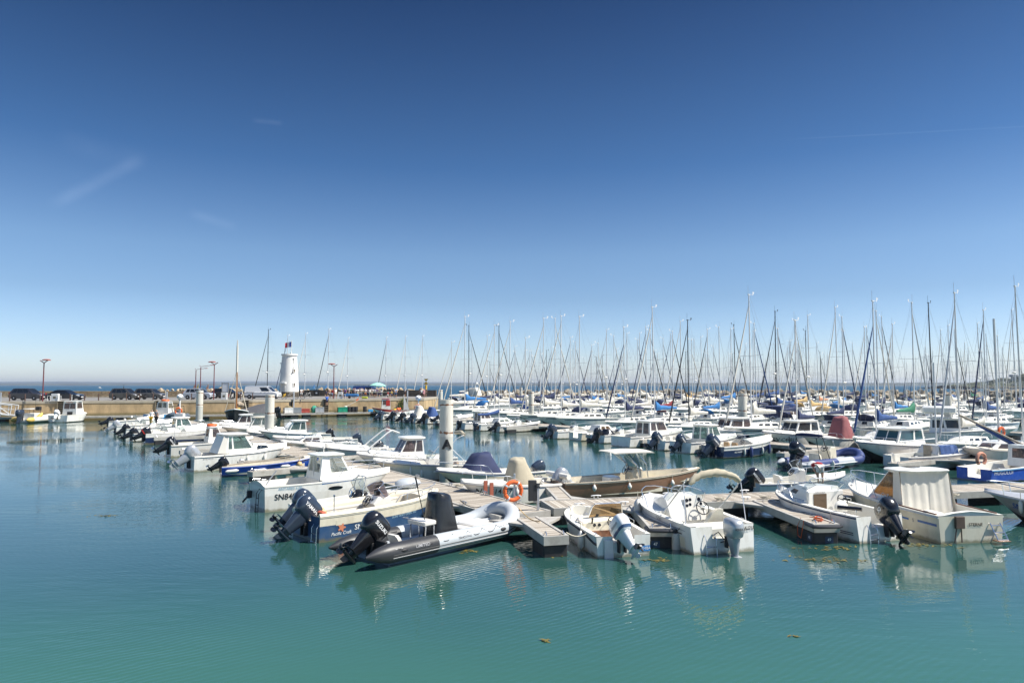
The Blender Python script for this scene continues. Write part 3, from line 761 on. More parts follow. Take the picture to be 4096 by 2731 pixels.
# ---- navy boat with white number ------------------------------------------
a_ = 37; st = W(580, 1776, 0) + Vector((-math.sin(rad(a_)), math.cos(rad(a_)), 0)) * .8
r = boat("navy_motorboat", "white decked motorboat with navy hull and white number, red banded black engine", "motorboat", st, a_, AB)
h = Hull(6.4, 2.3, .85, 1.1, ws=.9, rake=.9, zk=-.3, zc=-.06, cf=.93)
hull_parts(r, h, NAVY, BLKB, DECKW, [(0, .1, .55), (.1, .5, .3), (.5, 1, None)], gw=.18, crown=.22, topband=WHITE)
reg(r, h, "NA D27018", 1.6, .42, .3, INKW, -1, .02, .95)
windscreen(r, 3.4, .7, 1.05, .4, .3, .6, GLC); seat(r, 1.7, .3, .35, .5, .4, .55, SEATW); seat(r, 1.7, -.35, .35, .5, .4, .55, SEATW)
bow_rail(r, h, .55, .35, .12, posts=(.66, .82))
outboard(r, 0, -.15, .52, 58, 1.1, BLACK, "", INKW, REDP, BLACK, 0, .1)
# ---- white boats further along ------------------------------------------
def simple(name, label, cat, st, a_, L, B, Fs, Fb, group, side=WHITE, bottom=BLKB, deck=DECKW, kind="open", eng=None, rail=True, seed=0, num=None, ink=INKK, gl=GLC, cover=None, seatm=SEATW, rub=None, roofm=None, sgn=-1, topband=None, canopy=None):
    r = boat(name, label, cat, st, a_, group)
    rub = rub or (INKG if int(st[0] * 7) % 3 else NAVY)
    Fs *= .88; h = Hull(L, B, Fs, Fb, ws=.9, tm=.42, p=2.4, rake=.14 * L, zk=-.3, zc=.05, cf=.95, tr=-.1)
    if kind == "open":
        hull_parts(r, h, side, bottom, deck, [(0, .08, Fs - .2), (.08, .62, .22), (.62, 1, None)], gw=.15, crown=.12, rub=rub, topband=topband)
        console(r, L * .42, L * .54, .36, .22, 1.15, WHITE); windscreen(r, L * .55, .38, 1.1, .45, .2, .35, gl); wheel(r, (L * .415, 0, .95), .17)
        seat(r, L * .28, 0, .3, .8, .4, .45, seatm)
    elif kind == "sport":
        hull_parts(r, h, side, bottom, deck, [(0, .08, Fs - .2), (.08, .5, .25), (.5, 1, None)], gw=.18, crown=.26, rub=rub, topband=topband)
        windscreen(r, L * .54, B * .36, Fs + .2, .45, .35, .75, gl); seat(r, L * .3, .38, .35, .5, .42, .55, seatm); seat(r, L * .3, -.38, .35, .5, .42, .55, seatm); wheel(r, (L * .42, -.35, 1.0), .17)
    elif kind == "cuddy":
        hull_parts(r, h, side, bottom, deck, [(0, .4, .25), (.4, 1, None)], gw=.14, crown=.1, rub=rub, topband=topband)
        house(r, L * .4, L * .8, B * .36, B * .2, L * .44, L * .66, B * .3, B * .2, Fs + .06, Fs + .62, WHITE, gl, [(.1, .9, .2, .85)], [(.12, .45, .25, .8), (.52, .85, .25, .8)], (), "cuddy_cabin")
    elif kind in ("pilot", "pilotlong"):
        hull_parts(r, h, side, bottom, deck, [(0, .34, .25), (.34, 1, None)], gw=.14, crown=.12, rub=rub, topband=topband)
        x0 = L * .34; x1 = L * (.62 if kind == "pilot" else .68); zt = Fs + 1.15
        house(r, x0, x1, B * .36, B * .31, x0 + .1, x1 - .6, B * .31, B * .28, Fs + .05, zt, WHITE, gl, [(.06, .48, .3, .92), (.52, .94, .3, .92)], [(.06, .36, .35, .92), (.42, .94, .35, .92)], [(.1, .46, .1, .9), (.54, .9, .1, .9)], roof=(.25, .25, .1), rh=.06, roofmat=roofm)
        b = MB(); b.loft([[(x1 - .1, B * .32, Fs + .05), (x1 - .1, -B * .32, Fs + .05), (x1 - .1, -B * .26, Fs + .42), (x1 - .1, B * .26, Fs + .42)], [(L * .88, B * .14, Fb + .04), (L * .88, -B * .14, Fb + .04), (L * .88, -B * .1, Fb + .14), (L * .88, B * .1, Fb + .14)]]); b.build("cuddy_top", WHITE, r, 40)
    elif kind == "plain":
        hull_parts(r, h, side, bottom, deck, [(0, .82, .18), (.82, 1, None)], gw=.1, rub=rub, topband=topband)
        for x in (.3, .55):
            b = MB(); hw = h.half(x) - .05; b.box(L * x - .15, L * x + .15, -hw, hw, .4, .46); b.build("thwart", deck, r)
    elif kind == "covered":
        hull_parts(r, h, side, bottom, deck, [(0, .62, .3), (.62, 1, None)], gw=.16, crown=.12, rub=rub, topband=topband)
    if cover:
        m_, x0, x1, w, zt = cover; cover_cone(r, L * x0, L * x1, w, Fs - .05, zt, m_, seed=seed, topx=.62 if m_ is TARPB else .5, tw=.6, toplen=.36)
    if rail: bow_rail(r, h, .56, .36, .1, posts=(.66, .82))
    if num: reg(r, h, num[0], L * num[1], num[2], num[3], ink, sgn, .02)
    if eng:
        em, tilt, s_, tx = eng[:4]; outboard(r, 0, eng[4] if len(eng) > 4 else 0, Fs - .34, tilt, s_ * .92, em, tx, INKG if em in (SILV, ENGW) else INKW, None, em, 0, .1)
    cleats(r, h)
    lab = label.split(",")[0]
    if group in (AB, globals().get("AR"), globals().get("BB")) and kind != "covered" and lab not in FEND:
        FEND.add(lab); ln = len(lab.split()); sv = 1 if 90 < a_ < 270 else -1
        if ln <= 12:
            for xx, nm in ((.3, "Aft"), (.62, "Fore")): side_fender(r, h, L * xx, Fs * .5, "%s fender of the %s" % (nm, lab), sgn=sv, hgt=.42, rr=.075)
    return r, h
simple("white_motorboat", "white motorboat with tilted black engine, left of the navy hulled boat", "motorboat", W(527, 1764), 37, 5.6, 2.2, .8, 1.0, AB, kind="sport", eng=(BLACK, 58, 1.15, ""))
simple("white_motorboat", "white motorboat with dark hooded engine and low windscreen, beside two standing men", "motorboat", W(500, 1740), 36, 5.2, 2.1, .75, .95, AB, kind="open", eng=(BLACK, 50, 1.1, ""))
simple("white_motorboat", "white motorboat with big silver engine near the end of the row", "motorboat", W(462, 1728), 36, 5.6, 2.2, .78, 1.0, AB, kind="sport", eng=(SILV, 52, 1.25, "HONDA"))
simple("white_motorboat", "white motorboat with tall windscreen and black engine, last of its row toward the quay", "motorboat", W(432, 1708), 35, 6.0, 2.2, .8, 1.05, AB, kind="sport", eng=(BLACK, 66, 1.2, ""), gl=GLC)
simple("pilothouse_boat", "white pilothouse boat with teal windows and canopy roof, beside the globe lamp post A", "pilothouse boat", W(592, 1757), 37, 6.2, 2.4, .85, 1.1, AB, kind="pilot", gl=GLT, eng=(BLACK, 40, 1.0, ""))
# ================================================================ cross pontoon, near side
# ---- cream runabout with white engine ------------------------------------
a_ = 103
st = (W(2390, 2232) + W(2605, 2228)) / 2
r = boat("runabout", "cream runabout with black rub rail, flat windscreen and tilted white engine", "runabout", st + Vector((0, .1, 0)), a_, CB)
h = Hull(4.35, 1.8, .62, .78, ws=.94, tm=.45, p=3.2, q=.8, rake=.55, zk=-.3, zc=-.06, cf=.94)
hull_parts(r, h, WHITE, BLKB, DECKW, [(0, .09, .42), (.09, .5, .16), (.5, .53, .2), (.53, .93, .3), (.93, 1, None)], gw=.14)
b = MB()
b.tube([h.rail(t, -.01, -.06 - .16 * ss((.3 - t) / .3), 1) for t in TS[:-1]] + [h.rail(t, -.01, -.06 - .16 * ss((.3 - t) / .3), -1) for t in reversed(TS[:-1])], .032, 6)
b.build("rub_rail", BLACKM, r)
b = MB()
b.loft([[(1.75, .78, .16), (1.75, -.78, .16), (1.75, -.74, .66), (1.75, -.1, .72), (1.75, .74, .66)], [(1.98, .78, .16), (1.98, -.78, .16), (1.92, -.74, .8), (1.92, -.1, .84), (1.92, .74, .8)], [(2.25, .74, .16), (2.25, -.74, .16), (2.12, -.7, .84), (2.12, -.1, .86), (2.12, .7, .84)]])
b.build("dashboard", CREAM, r, 25)
b = MB(); b.box(1.73, 1.75, -.7, .62, .17, .42); b.build("wood_panel", WOODV, r)
d = MB()
for yy in (.28, .12, -.56): d.lathe([(.05, 0), (.055, .012), (.04, .02)], 12, (0, 0, 0), 'x'); d.v[-36:] = [(1.745 - p[0], p[1] + yy, p[2] + .6) for p in d.v[-36:]]
d.build("dials", BLACK, r)
wheel(r, (1.62, -.32, .68), .19, 25)
b = MB(); b.tube([(1.74, .36, .66), (1.7, .36, .78)], .03, 8); b.ell((1.7, .36, .8), (.04, .04, .04), 8, 6); b.ell((1.95, .1, .88), (.06, .06, .04), 8, 6); b.build("switch_knobs", BLACK, r)
sc_ = [Vector((1.95, .42, .78)), Vector((1.78, .3, 1.24)), Vector((1.78, -.66, 1.24)), Vector((1.95, -.76, .78))]
b = MB(); b.quad(*sc_); o = b.build("windscreen", GLA, r, 0)
b = MB(); b.tube([sc_[0], sc_[0].lerp(sc_[1], .85), sc_[1] + Vector((0, -.06, .02)), sc_[2] + Vector((0, .06, .02)), sc_[3].lerp(sc_[2], .85), sc_[3]], .02, 6); b.build("screen_frame", STEEL, o)
side_rail(r, h, .28, .56, .17, .05); 
b = MB(); b.lathe([(.01, -.28), (.1, -.24), (.12, 0), (.1, .22), (.02, .3)], 12, (0, 0, 0), 'y'); b.v = [(p[0] + 2.9, p[1] + .3, p[2] + .42) for p in b.v]
f = b.build("boat_fender", FENW, None); f.location = r.location; f.rotation_euler.z = r.rotation_euler.z
tag(f, "white fender lying loose in the bow of the cream runabout", "fender")
b = MB(); b.tube([(2.7, .3, .5), (2.6, .1, .36), (2.4, -.2, .33), (2.2, -.45, .36)], .014, 5); b.tube([(3.9, .35, .85), (3.5, .55, .6), (3.3, .4, .34), (2.9, .2, .33)], .016, 5); rp = b.build("mooring_rope", ROPE, None)
rp.location = r.location; rp.rotation_euler.z = r.rotation_euler.z; tag(rp, "loose rope lying in the bow of the cream runabout", "rope")
b = MB(); b.box(-.06, .0, .34, .62, -.02, .52, .01); b.build("auxiliary_bracket", ALU, r)
b = MB()
for px_ in ((-.02, -.5), (-.02, -.86)): pass
b.quad((-.012, -.48, .14), (-.012, -.83, .14), (-.012, -.83, .3), (-.012, -.48, .3)); b.build("blue_name_plate", mat("sticker_blue", (.05, .25, .6), .4), r, 0)
lettering("XTHIBA", .12, plane_fn((-.018, -.655, .22), (0, -1, 0), (0, 0, 1)), INKW, r, .85)
outboard(r, -.02, .08, .44, 46, .98, ENGW, "Johnson", INKG, MIDB, ENGW, 14, .13, BLACK)
cleats(r, h, (.05, .9))
RUN = r; RUNH = h
side_fender(r, h, 1.05, .3, "white fender hanging on the cream runabout's side by the finger block", sgn=1, hgt=.5, rr=.1)
# ---- white open boat with bimini ---------------------------------------------
a_ = 105
st = (W(2785, 2212) + W(3010, 2205)) / 2
r = boat("motorboat", "white motorboat with folded beige bimini hoop, moulded console and grey stern engine", "motorboat", st + Vector((-.05, .0, 0)), a_, CB)
h = Hull(5.0, 2.3, .8, 1.02, ws=.93, tm=.42, p=2.5, q=.75, rake=.75, zk=-.3, zc=-.06, cf=.94, tr=-.12)
hull_parts(r, h, WHITE, BLKB, DECKW, [(0, .1, .42), (.1, .13, .78), (.13, .46, .2), (.46, .84, None), (.84, 1, None)], gw=.18, crown=.06)
stripe(r, h, .5, 3.6, .5, .535, INKK, 1, .02, "pinstripe"); stripe(r, h, .3, 4.4, .62, .64, INKG, 1, .03, "pinstripe")
stripe(r, h, .35, 2.6, .12, .44, CREAM, 1, .01, "cream_panel", .3)
reg(r, h, "SN E16354", 3.55, .8, .16, INKK, 1, .04, .9); reg(r, h, "500", 1.9, .72, .16, INKG, 1, .03, 1.4); reg(r, h, "Beneteau", .95, .3, .13, INKK, 1, .0, 1)
b = MB(); b.add([side_fn(h, 1.5, .36, 1)(.11 * math.cos(t), .11 * math.sin(t)) for t in [k * math.pi / 8 for k in range(16)]], [tuple(range(16))]); b.build("round_emblem", INKK, r, 0)
lettering("S", .17, side_fn(h, 1.5, .36, 1, .017), CREAM, r, 1, .02, name="emblem_letter")
stripe(r, h, 1.75, 2.25, .3, .4, INKK, 1, .12, "chevron", 1)
# moulded console filling the middle
b = MB(); rings = []
for x, w_, zt in ((1.95, .62, .55), (2.05, .68, .9), (2.3, .7, 1.34), (2.6, .68, 1.42), (3.0, .62, 1.3), (3.5, .52, 1.12), (4.0, .38, 1.06)):
    rings.append([(x, w_, .2 if x < 2.4 else .86), (x, w_ * .96, zt - .12), (x + .02, w_ * .6, zt), (x + .02, -w_ * .6, zt), (x, -w_ * .96, zt - .12), (x, -w_, .2 if x < 2.4 else .86)])
b.loft(rings); b.build("console", WHITE, r, 40)
b = MB(); b.loft([[(1.97, .12, .62), (1.97, -.62, .62), (2.22, -.6, 1.34), (2.22, .06, 1.34)], [(1.93, .1, .6), (1.93, -.6, .6), (2.19, -.56, 1.36), (2.19, .04, 1.36)]]); o = b.build("dash_panel", OFFW, r, 0)
d = MB()
for yy, zz, rr in ((.0, 1.22, .06), (-.13, 1.24, .05), (-.45, 1.24, .06), (.02, 1.06, .05), (-.1, 1.09, .05), (-.5, 1.1, .05)):
    x0 = 1.93 + (zz - .6) * .335; d.add([(x0 - .008 + rr * .34 * math.sin(t), yy + rr * math.cos(t), zz + rr * .94 * math.sin(t)) for t in [k * math.pi / 6 for k in range(12)]], [tuple(range(12))])
d.build("dash_dials", BLACK, o, 0)
wheel(r, (1.85, -.42, 1.0), .22, 25, BLACK)
b = MB(); b.lathe([(.085, -.015), (.085, .02), (.03, .03)], 12, ax='x'); b.v = [(p[0] + 1.84, p[1] - .42, p[2] + 1.0) for p in b.v]; b.build("wheel_hub", CHROME, r)
windscreen(r, 2.95, .66, 1.22, .42, .3, .75, GLC)
# helm seat
b = MB(); b.box(.95, 1.4, -.62, -.06, .2, .62, .06); o = b.build("helm_seat", CREAM, r)
b = MB(); b.loft([[(.98 - .1 * k, -.62 + .06 * (1 - w_), .5 + .62 * k), (1.16 - .12 * k, -.62 + .06 * (1 - w_), .5 + .62 * k), (1.16 - .12 * k, -.62 + .56 * w_, .5 + .62 * k), (.98 - .1 * k, -.62 + .56 * w_, .5 + .62 * k)] for k, w_ in ((0, 1), (.45, 1), (.8, .7), (1, .4))]); b.build("seat_back", CREAM, o, 50)
b = MB(); b.box(.14, .6, -.9, .9, .2, .74, .06); b.build("stern_bench", DECKW, r)
b = MB(); b.box(.9, 1.12, -.5, -.18, .3, .58); b.build("seat_panel", WOODD, o)
# bimini hoop, folded
hp = []
top = []
for i in range(13):
    t = math.pi * i / 12; y = 1.02 * math.cos(t); z = .88 + 1.36 * min(1, (math.sin(t)) ** .35 if math.sin(t) > 0 else 0)
    top.append(Vector((.6 + .45 * (z - .88) / 1.4, y - .36, z)))
b = MB(); b.tuber([p for q in range(2, 10) for p in (top[q], top[q].lerp(top[q + 1], .5))] + [top[10]], [.06, .1, .095, .12, .1, .13, .11, .13, .105, .135, .11, .13, .105, .12, .1, .11, .06], 10); rnd = random.Random(3)
b.v = [(p[0] + rnd.uniform(-.018, .018), p[1], p[2] + rnd.uniform(-.018, .018)) for p in b.v]; o = b.build("folded_bimini", TARPB, r, 60)
b = MB()
for sg in (1, -1):
    y = 1.02 * sg
    b.tube([(1.9, sg * 1.0, .9), (1.2, y - .3, 1.75), (1.05, sg * .92 - .36, 2.1)], .018, 6); b.tube([(1.9, sg * 1.0, .88), (.95, y - .3, 2.0)], .014, 6); b.tube([(.35, sg * 1.04, .84), (1.0, y - .3, 1.9)], .014, 6)
b.build("bimini_frame", ALU, r)
bow_rail(r, h, .6, .3, .1, posts=(.72, .88))
ladder(r, -.08, .45, -.45, .5, .34)
lettering("CATALEYA", .15, plane_fn((-.035, -.79, .68), (0, -1, 0), (.1, 0, 1)), INKK, r, .8, .02)
outboard(r, -.14, -.12, .46, 0, .95, SILV, "", INKK, None, SILV, 0, .12, SILV)
lettering("HONDA 50", .1, plane_fn((-.79, -.12, .82), (0, -1, 0), (0, 0, 1)), INKK, r, .72)
b = MB(); b.tube([(.08, .3, .5), (-.02, .15, .62), (-.1, 0, .4)], .018, 5); b.tube([(.08, .25, .46), (.0, .1, .3), (-.1, -.05, .36)], .018, 5); b.build("engine_cables", BLACK, r)
cleats(r, h); BIM = r; BIMH = h
side_fender(r, h, 3.9, .72, "white fender at the bow of the white motorboat with the bimini hoop", sgn=1, hgt=.55, rr=.13)
# ---- little cuddy boat with black engine ----------------------------------------
a_ = 109
st = (W(3410, 2167) + W(3629, 2162)) / 2
r = boat("cuddy_boat", "white cuddy cruiser with shiny black tilted engine and black stern cushions", "cuddy boat", st, a_, CB)
h = Hull(4.75, 2.05, .82, 1.0, ws=.93, tm=.42, p=2.6, rake=.6, zk=-.3, zc=-.06, cf=.94, tr=-.1)
hull_parts(r, h, WHITE, TEALB, DECKW, [(0, .11, .45), (.11, .5, .22), (.5, 1, None)], gw=.18, crown=.14, rub=NAVY)
for z in (.22, .28): stripe(r, h, .15, 1.2, z, z + .025, NAVY, 1, 0, "pinstripe")
reg(r, h, "QUICKSILVER", 1.7, .55, .16, INKK, 1, .03, 1.2); reg(r, h, "470 CRUISER", 3.1, .82, .1, INKG, 1, .05, 1); reg(r, h, "EVISA", 4.15, .82, .12, INKB, 1, .06, .8)
house(r, 2.35, 4.2, .8, .35, 2.45, 3.2, .7, .45, .86, 1.42, WHITE, GLS, [], [(.5, .78, .3, .62)], [], "cuddy_cabin", z0f=1.04)
b = MB(); b.box(2.3, 2.36, -.05, .5, .3, 1.28); b.build("companion_door", GLA, r)
b = MB(); b.box(2.28, 2.42, -.78, .78, .22, 1.3, .03); 
b.v = [p for p in b.v]; b.build("bulkhead", WHITE, r); 
b = MB(); b.box(2.26, 2.285, 0, .56, .34, 1.2); b.build("smoked_door", mat("door_bronze", (.12, .08, .05), .15, coat=.4), r)
lettering("NAE21606", .11, plane_fn((2.262, .28, 1.26), (0, -1, 0), (0, 0, 1)), INKG, r, .9)
windscreen(r, 3.15, .72, 1.34, .34, .35, .75, GLC)
wheel(r, (2.05, -.5, .98), .2, 20)
b = MB(); b.ell((1.55, .05, .82), (.1, .3, .26), 12, 8); b.box(1.45, 1.85, -.22, .32, .5, .62, .04); b.tube([(1.65, .05, .22), (1.65, .05, .5)], .05, 8); b.build("helm_seat", SEATW, r)
for sg, x0, x1 in ((1, .35, 1.05), (-1, .55, 1.0)):
    b = MB(); b.tube([(x0, sg * .35, .98), (x1 - .1, sg * .78, .98)] if sg > 0 else [(.3, -.5, .98), (.62, -.86, 1.0)], .07, 8); o = b.build("stern_cushion", BLACK, r)
    b = MB(); b.tube([(.45 if sg > 0 else .4, sg * .5, .6), (.45 if sg > 0 else .4, sg * .5, .95)], .018, 6); b.build("cushion_post", STEEL, o)
ladder(r, -.12, .42, -.1, .5, .32)
lettering("LOUGA NA", .12, plane_fn((-.02, -.68, .55), (0, -1, 0), (.1, 0, 1)), INKG, r, .8)
bow_rail(r, h, .62, .36, .1, posts=(.74, .9)); side_rail(r, h, .45, .58, .14, .06, .014)
outboard(r, -.05, -.3, .48, 42, 1.12, BLACK, "50", INKW, None, BLACK, -12, .16)
cleats(r, h); Q470 = r
side_fender(r, h, .95, .25, "long white fender on the cuddy cruiser's side beside the numbered finger end", sgn=1, hgt=.55, rr=.1)
# ---- fishing cabin boat with canvas screen ---------------------------------------
a_ = 99
st = (W(3753, 2175) + W(4020, 2168)) / 2
r = boat("cabin_boat", "white cabin boat with tan tinted windows and white canvas curtain across its cabin", "cabin boat", st, a_, CB)
h = Hull(6.0, 2.45, .86, 1.12, ws=.95, tm=.4, p=2.3, rake=.9, zk=-.3, zc=-.06, cf=.94)
hull_parts(r, h, CREAM, TEALB, DECKW, [(0, .03, None), (.03, .45, .26), (.45, 1, None)], gw=.16, crown=.12, rub=WHITE)
for sg in (1, -1):
    b = MB(); b.tube([h.rail(t, .08, .03, sg) for t in (.03, .15, .3, .44)], .03, 6); b.build("wood_capping", WOODV, r)
stripe(r, h, .1, .9, .52, .6, mat("decal_blue", (.05, .16, .42), .4), 1, 0, "blue_flash", .1); stripe(r, h, 1.3, 2.6, .52, .58, mat("decal_blue", (.05, .16, .42), .4), 1, 0, "blue_flash", .3)
reg(r, h, "5", 1.1, .54, .16, INKG, 1)
house(r, 1.95, 3.9, 1.02, .74, 2.05, 2.75, .94, .76, .94, 2.02, WHITE, GLA, [(.06, .94, .12, .93)], [(.12, .95, .12, .93)], [], open_back=True, roof=(.2, .14, .12), rh=.05)
b = MB(); n = 20; lo = []; up = []
for i in range(n + 1):
    y = lerp(.98, -.98, i / n); f = .035 * math.sin(i * 1.9) + .02 * math.sin(i * 3.1)
    lo.append((1.8 + f, y, .42)); up.append((2.0 + f * .3, y * .95, 2.0))
b.loft([lo, up], False, False, False); b.build("canvas_curtain", TARPW, r, 60)
for sg in (1, -1):
    b = MB(); b.quad((1.78, sg * 1.03, .9), (2.3, sg * 1.0, .95), (2.35, sg * .93, 1.97), (2.0, sg * .96, 1.99)); b.build("canvas_side_panel", TARPW, r, 0)
lettering("Gib'Sea", .26, lambda a, bb: Vector((3.3 - a, h.side(3.3 - a, 1.0) - .165 + .01 - .1 * bb, 1.09 + bb)) if False else Vector((2.75 - a, 1.035 - .28 * ((2.75 - a) - 1.95) / 1.95 - .08 * (bb + .1), 1.06 + bb)), INKP, r, .9, .005, .2)
lettering("STERNE", .14, plane_fn((-.014, -.15, .58), (0, -1, 0), (0, 0, 1)), INKK, r, 1.05, .02)
b = MB(); b.box(-.1, -.01, .3, .62, .48, .86, .01); b.tube([(-.06, .58, .5), (-.06, .66, .05)], .02, 5); b.tube([(-.06, .42, .5), (-.06, .4, .05)], .02, 5); b.build("auxiliary_bracket", mat("weathered_ply", (.09, .06, .045), .7, var=.3), r)
b = MB()
for sg in (-.24, .12): b.tube([(-.02, -.78 + sg, .62), (-.3, -.82 + sg, .1)], .018, 6)
for k in (0, .5, 1): b.tube([(-.05 - .25 * k, -1.04, .55 - .4 * k), (-.05 - .25 * k, -.66, .55 - .4 * k)], .022, 6)
b.build("boarding_ladder", STEEL, r); b = MB(); b.box(-.4, -.15, -1.06, -.6, .1, .125, .008); b.build("ladder_step", WOODV, r)
b = MB(); b.box(1.15, 1.8, -.05, .85, .26, .75, .04); b.box(.9, 1.7, -.95, -.55, .26, .6, .04); b.build("cockpit_lockers", WHITE, r)
b = MB()
for y in (.18, .05): b.tube([(2.15, y, 2.17), (2.75, y + .1, 2.11)], .02, 6)
b.build("roof_wipers", BLACKM, r)
bow_rail(r, h, .5, .5, .1, posts=(.6, .75, .88), r=.016); cleats(r, h); STER = r
# ---- bare metal boat at the frame edge ---------------------------------------------
bw = W(3938, 1975, .85); a_ = 133
L_ = 6.2; st = bw - Vector((math.cos(rad(a_)), math.sin(rad(a_)), 0)) * L_; st.z = 0
r = boat("aluminium_boat", "grey aluminium boat with blue number along its dull bow and tubular bow rail", "motorboat", st, a_, CB)
h = Hull(L_, 2.3, .75, 1.0, ws=.9, tm=.4, p=2.2, rake=.9, zk=-.3, zc=-.06, cf=.94)
hull_parts(r, h, mat("hull_bare_alloy", (.42, .4, .38), .4, metal=.5, var=.12, vscale=3, zstretch=4), BLKB, ALU, [(0, .7, .25), (.7, 1, None)], gw=.12, rub=ALU)
reg(r, h, "SN E 16 137", 4.55, .55, .27, INKB, 1, .08, .95)
bow_rail(r, h, .5, .38, .06, posts=(.62, .76, .88), r=.02)
side_fender(r, h, 4.9, .62, "small white fender hanging at the bow of the grey aluminium boat", sgn=1, hgt=.42, rr=.07)
# ================================================================ cross pontoon, far side
r = boat("wooden_workboat", "long brown open boat with white canvas sun top and cream console", "workboat", W(2212, 2000, 0) + Vector((.25, .55, 0)), 19.5, None)
h = Hull(7.4, 2.1, .72, 1.02, ws=.8, tm=.42, p=2.0, q=.85, rake=.5, zk=-.3, zc=-.02, cf=.8)
BRW = mat("planked_brown", (.34, .17, .095), .4, var=.2, vscale=5, coat=.2, zstretch=6)
hull_parts(r, h, BRW, BLKB, CREAM, [(0, .66, .18), (.66, .9, .52), (.9, 1, None)], gw=.1)
for sg in (1, -1):
    b = MB(); b.tube([h.rail(t, .02, .02, sg) for t in TS], .045, 6); b.build("gunwale_capping", WOODD, r)
b = MB(); b.box(-.03, .06, -.8, .8, .2, .74, .02); b.build("transom_board", mat("weathered_ply", (.09, .06, .045), .7), r)
b = MB(); b.box(2.35, 2.95, -.4, .35, .18, .88, .05); o = b.build("engine_box", WHITE, r)
b = MB(); b.box(2.5, 2.85, -.415, -.4, .3, .55); b.build("engine_vent", BLACKM, o)
lettering("SN 920751", .11, plane_fn((2.68, -.408, .72), (1, 0, 0), (0, 0, 1)), INKK, o, .9)
console(r, 3.55, 4.15, .38, .18, 1.25, CREAM); wheel(r, (3.45, .1, 1.12), .22, 25)
windscreen(r, 4.2, .42, 1.2, .75, .3, .4, GLT)
b = MB()
for sg in (1, -1):
    y = .5 * sg
    b.tube([(4.35, y * 1.1, .3), (4.2, y, 1.4), (3.75, y, 1.95)], .028, 6); b.tube([(3.95, y * 1.1, .3), (3.7, y, 1.4), (3.1, y, 1.95)], .028, 6); b.tube([(4.05, y, 1.1), (2.9, y, 1.95)], .02, 6)
b.build("top_frame", STEEL, r)
b = MB(); rings = []
for x in (2.45, 2.55, 2.9, 3.4, 3.9, 4.35, 4.45):
    e = .02 if x in (2.45, 4.45) else 0
    rings.append([(x, y, 1.98 + .1 * math.cos(y * 1.6) * (1 - ((x - 3.45) / 1.3) ** 2) - e * 2) for y in (-.85, -.5, 0, .5, .85)] + [(x, y, 1.93 + .09 * math.cos(y * 1.6) * (1 - ((x - 3.45) / 1.3) ** 2)) for y in (.85, .5, 0, -.5, -.85)])
b.loft(rings); b.build("canvas_top", TARPW, r, 40)
b = MB(); b.box(4.5, 5.0, -.25, .2, .2, .42, .03); b.build("yellow_crate", TARPY, r)
for i, (x, k) in enumerate(((1.3, "stern"), (3.0, "middle"), (5.4, "bow"))):
    side_fender(r, h, x, .52, "small white fender at the %s of the brown open boat with the sun top" % k, hgt=.22, rr=.1)
# low white boat with black engine alongside
st = W(2992, 1977, 0)
r, h = simple("white_motorboat", "low white open motorboat with black engine at its left end, behind a finger", "motorboat", st + Vector((.3, .3, 0)), 6, 4.6, 1.9, .62, .85, None, kind="open", eng=(BLACK, 52, 1.3, "MERCURY"), num=("QUICKSILVER", .3, .42, .13))
reg(r, h, "activ 455", 2.5, .52, .12, INKG, -1, .03)
# beige covered boat and its neighbours along the main pontoon's far side
AR = "boats moored bow in on the far side of the main pontoon"
def bowin(px, py, z, L, a_): p = W(px, py, z); d = Vector((math.cos(rad(a_)), math.sin(rad(a_)), 0)); q_ = p - d * L; q_.z = 0; return q_
r, h = simple("covered_motorboat", "white motorboat with beige console cover and black bow number, behind the leaning ring post", "motorboat", bowin(1842, 1938, .9, 5.3, 213), 213, 5.3, 2.15, .8, 1.02, AR, kind="covered", cover=(TARPB, .3, .58, .6, 1.8), seed=2, num=("NA E14057", .77, .62, .3), sgn=1, eng=(SILV, 50, 1.2, "YAMAHA"))
b = MB(); b.tube([(.25, -.8, .95), (.25, .8, .95)], .13, 8); b.build("stern_cushion", SEATW, r)
side_fender(r, h, 3.2, .55, "small white fender on the beige covered motorboat facing the walkway", sgn=1, hgt=.28, rr=.08)
r, h = simple("covered_motorboat", "cream motorboat with pointed navy console cover, behind the pile marked A", "motorboat", bowin(1745, 1888, .85, 5.8, 211), 211, 5.8, 2.3, .72, .95, AR, side=CREAM, kind="covered", cover=(TARPN, .38, .78, .75, 1.6), seed=5, eng=(YAMG, 30, 1.1, ""))
r, h = simple("console_motorboat", "white motorboat with slate sides and leaning silver bimini poles, left of the pile marked A", "motorboat", bowin(1492, 1850, .95, 6.2, 199), 199, 6.2, 2.35, .85, 1.08, AR, side=OFFW, topband=CREAM, kind="open", eng=(SILV, 40, 1.2, "HONDA"), seatm=SEATT)
b = MB()
for sg in (1, -1):
    b.tube([(3.1, sg * 1.0, .9), (1.9, sg * .98, 2.2), (1.5, sg * .9, 2.35)], .02, 6); b.tube([(1.4, sg * 1.05, .9), (2.3, sg * 1.0, 1.75)], .018, 6)
b.build("bimini_frame", ALU, r); b = MB(); b.tube([(1.5, -.9, 2.36), (1.42, 0, 2.45), (1.5, .9, 2.36)], .1, 8); b.build("folded_bimini", TARPB, r)
side_fender(r, h, 4.4, .5, "thin white fender on the slate sided motorboat left of the pile marked A", sgn=1, hgt=.5, rr=.06)
r, h = simple("pilothouse_boat", "white pilothouse boat with domed hardtop and full bow rail, in front of the open channel", "pilothouse boat", bowin(1425, 1822, 1.0, 5.8, 205), 205, 5.8, 2.3, .85, 1.12, AR, kind="pilot", gl=GLS, num=("NA E20211", .78, .6, .22), sgn=1)
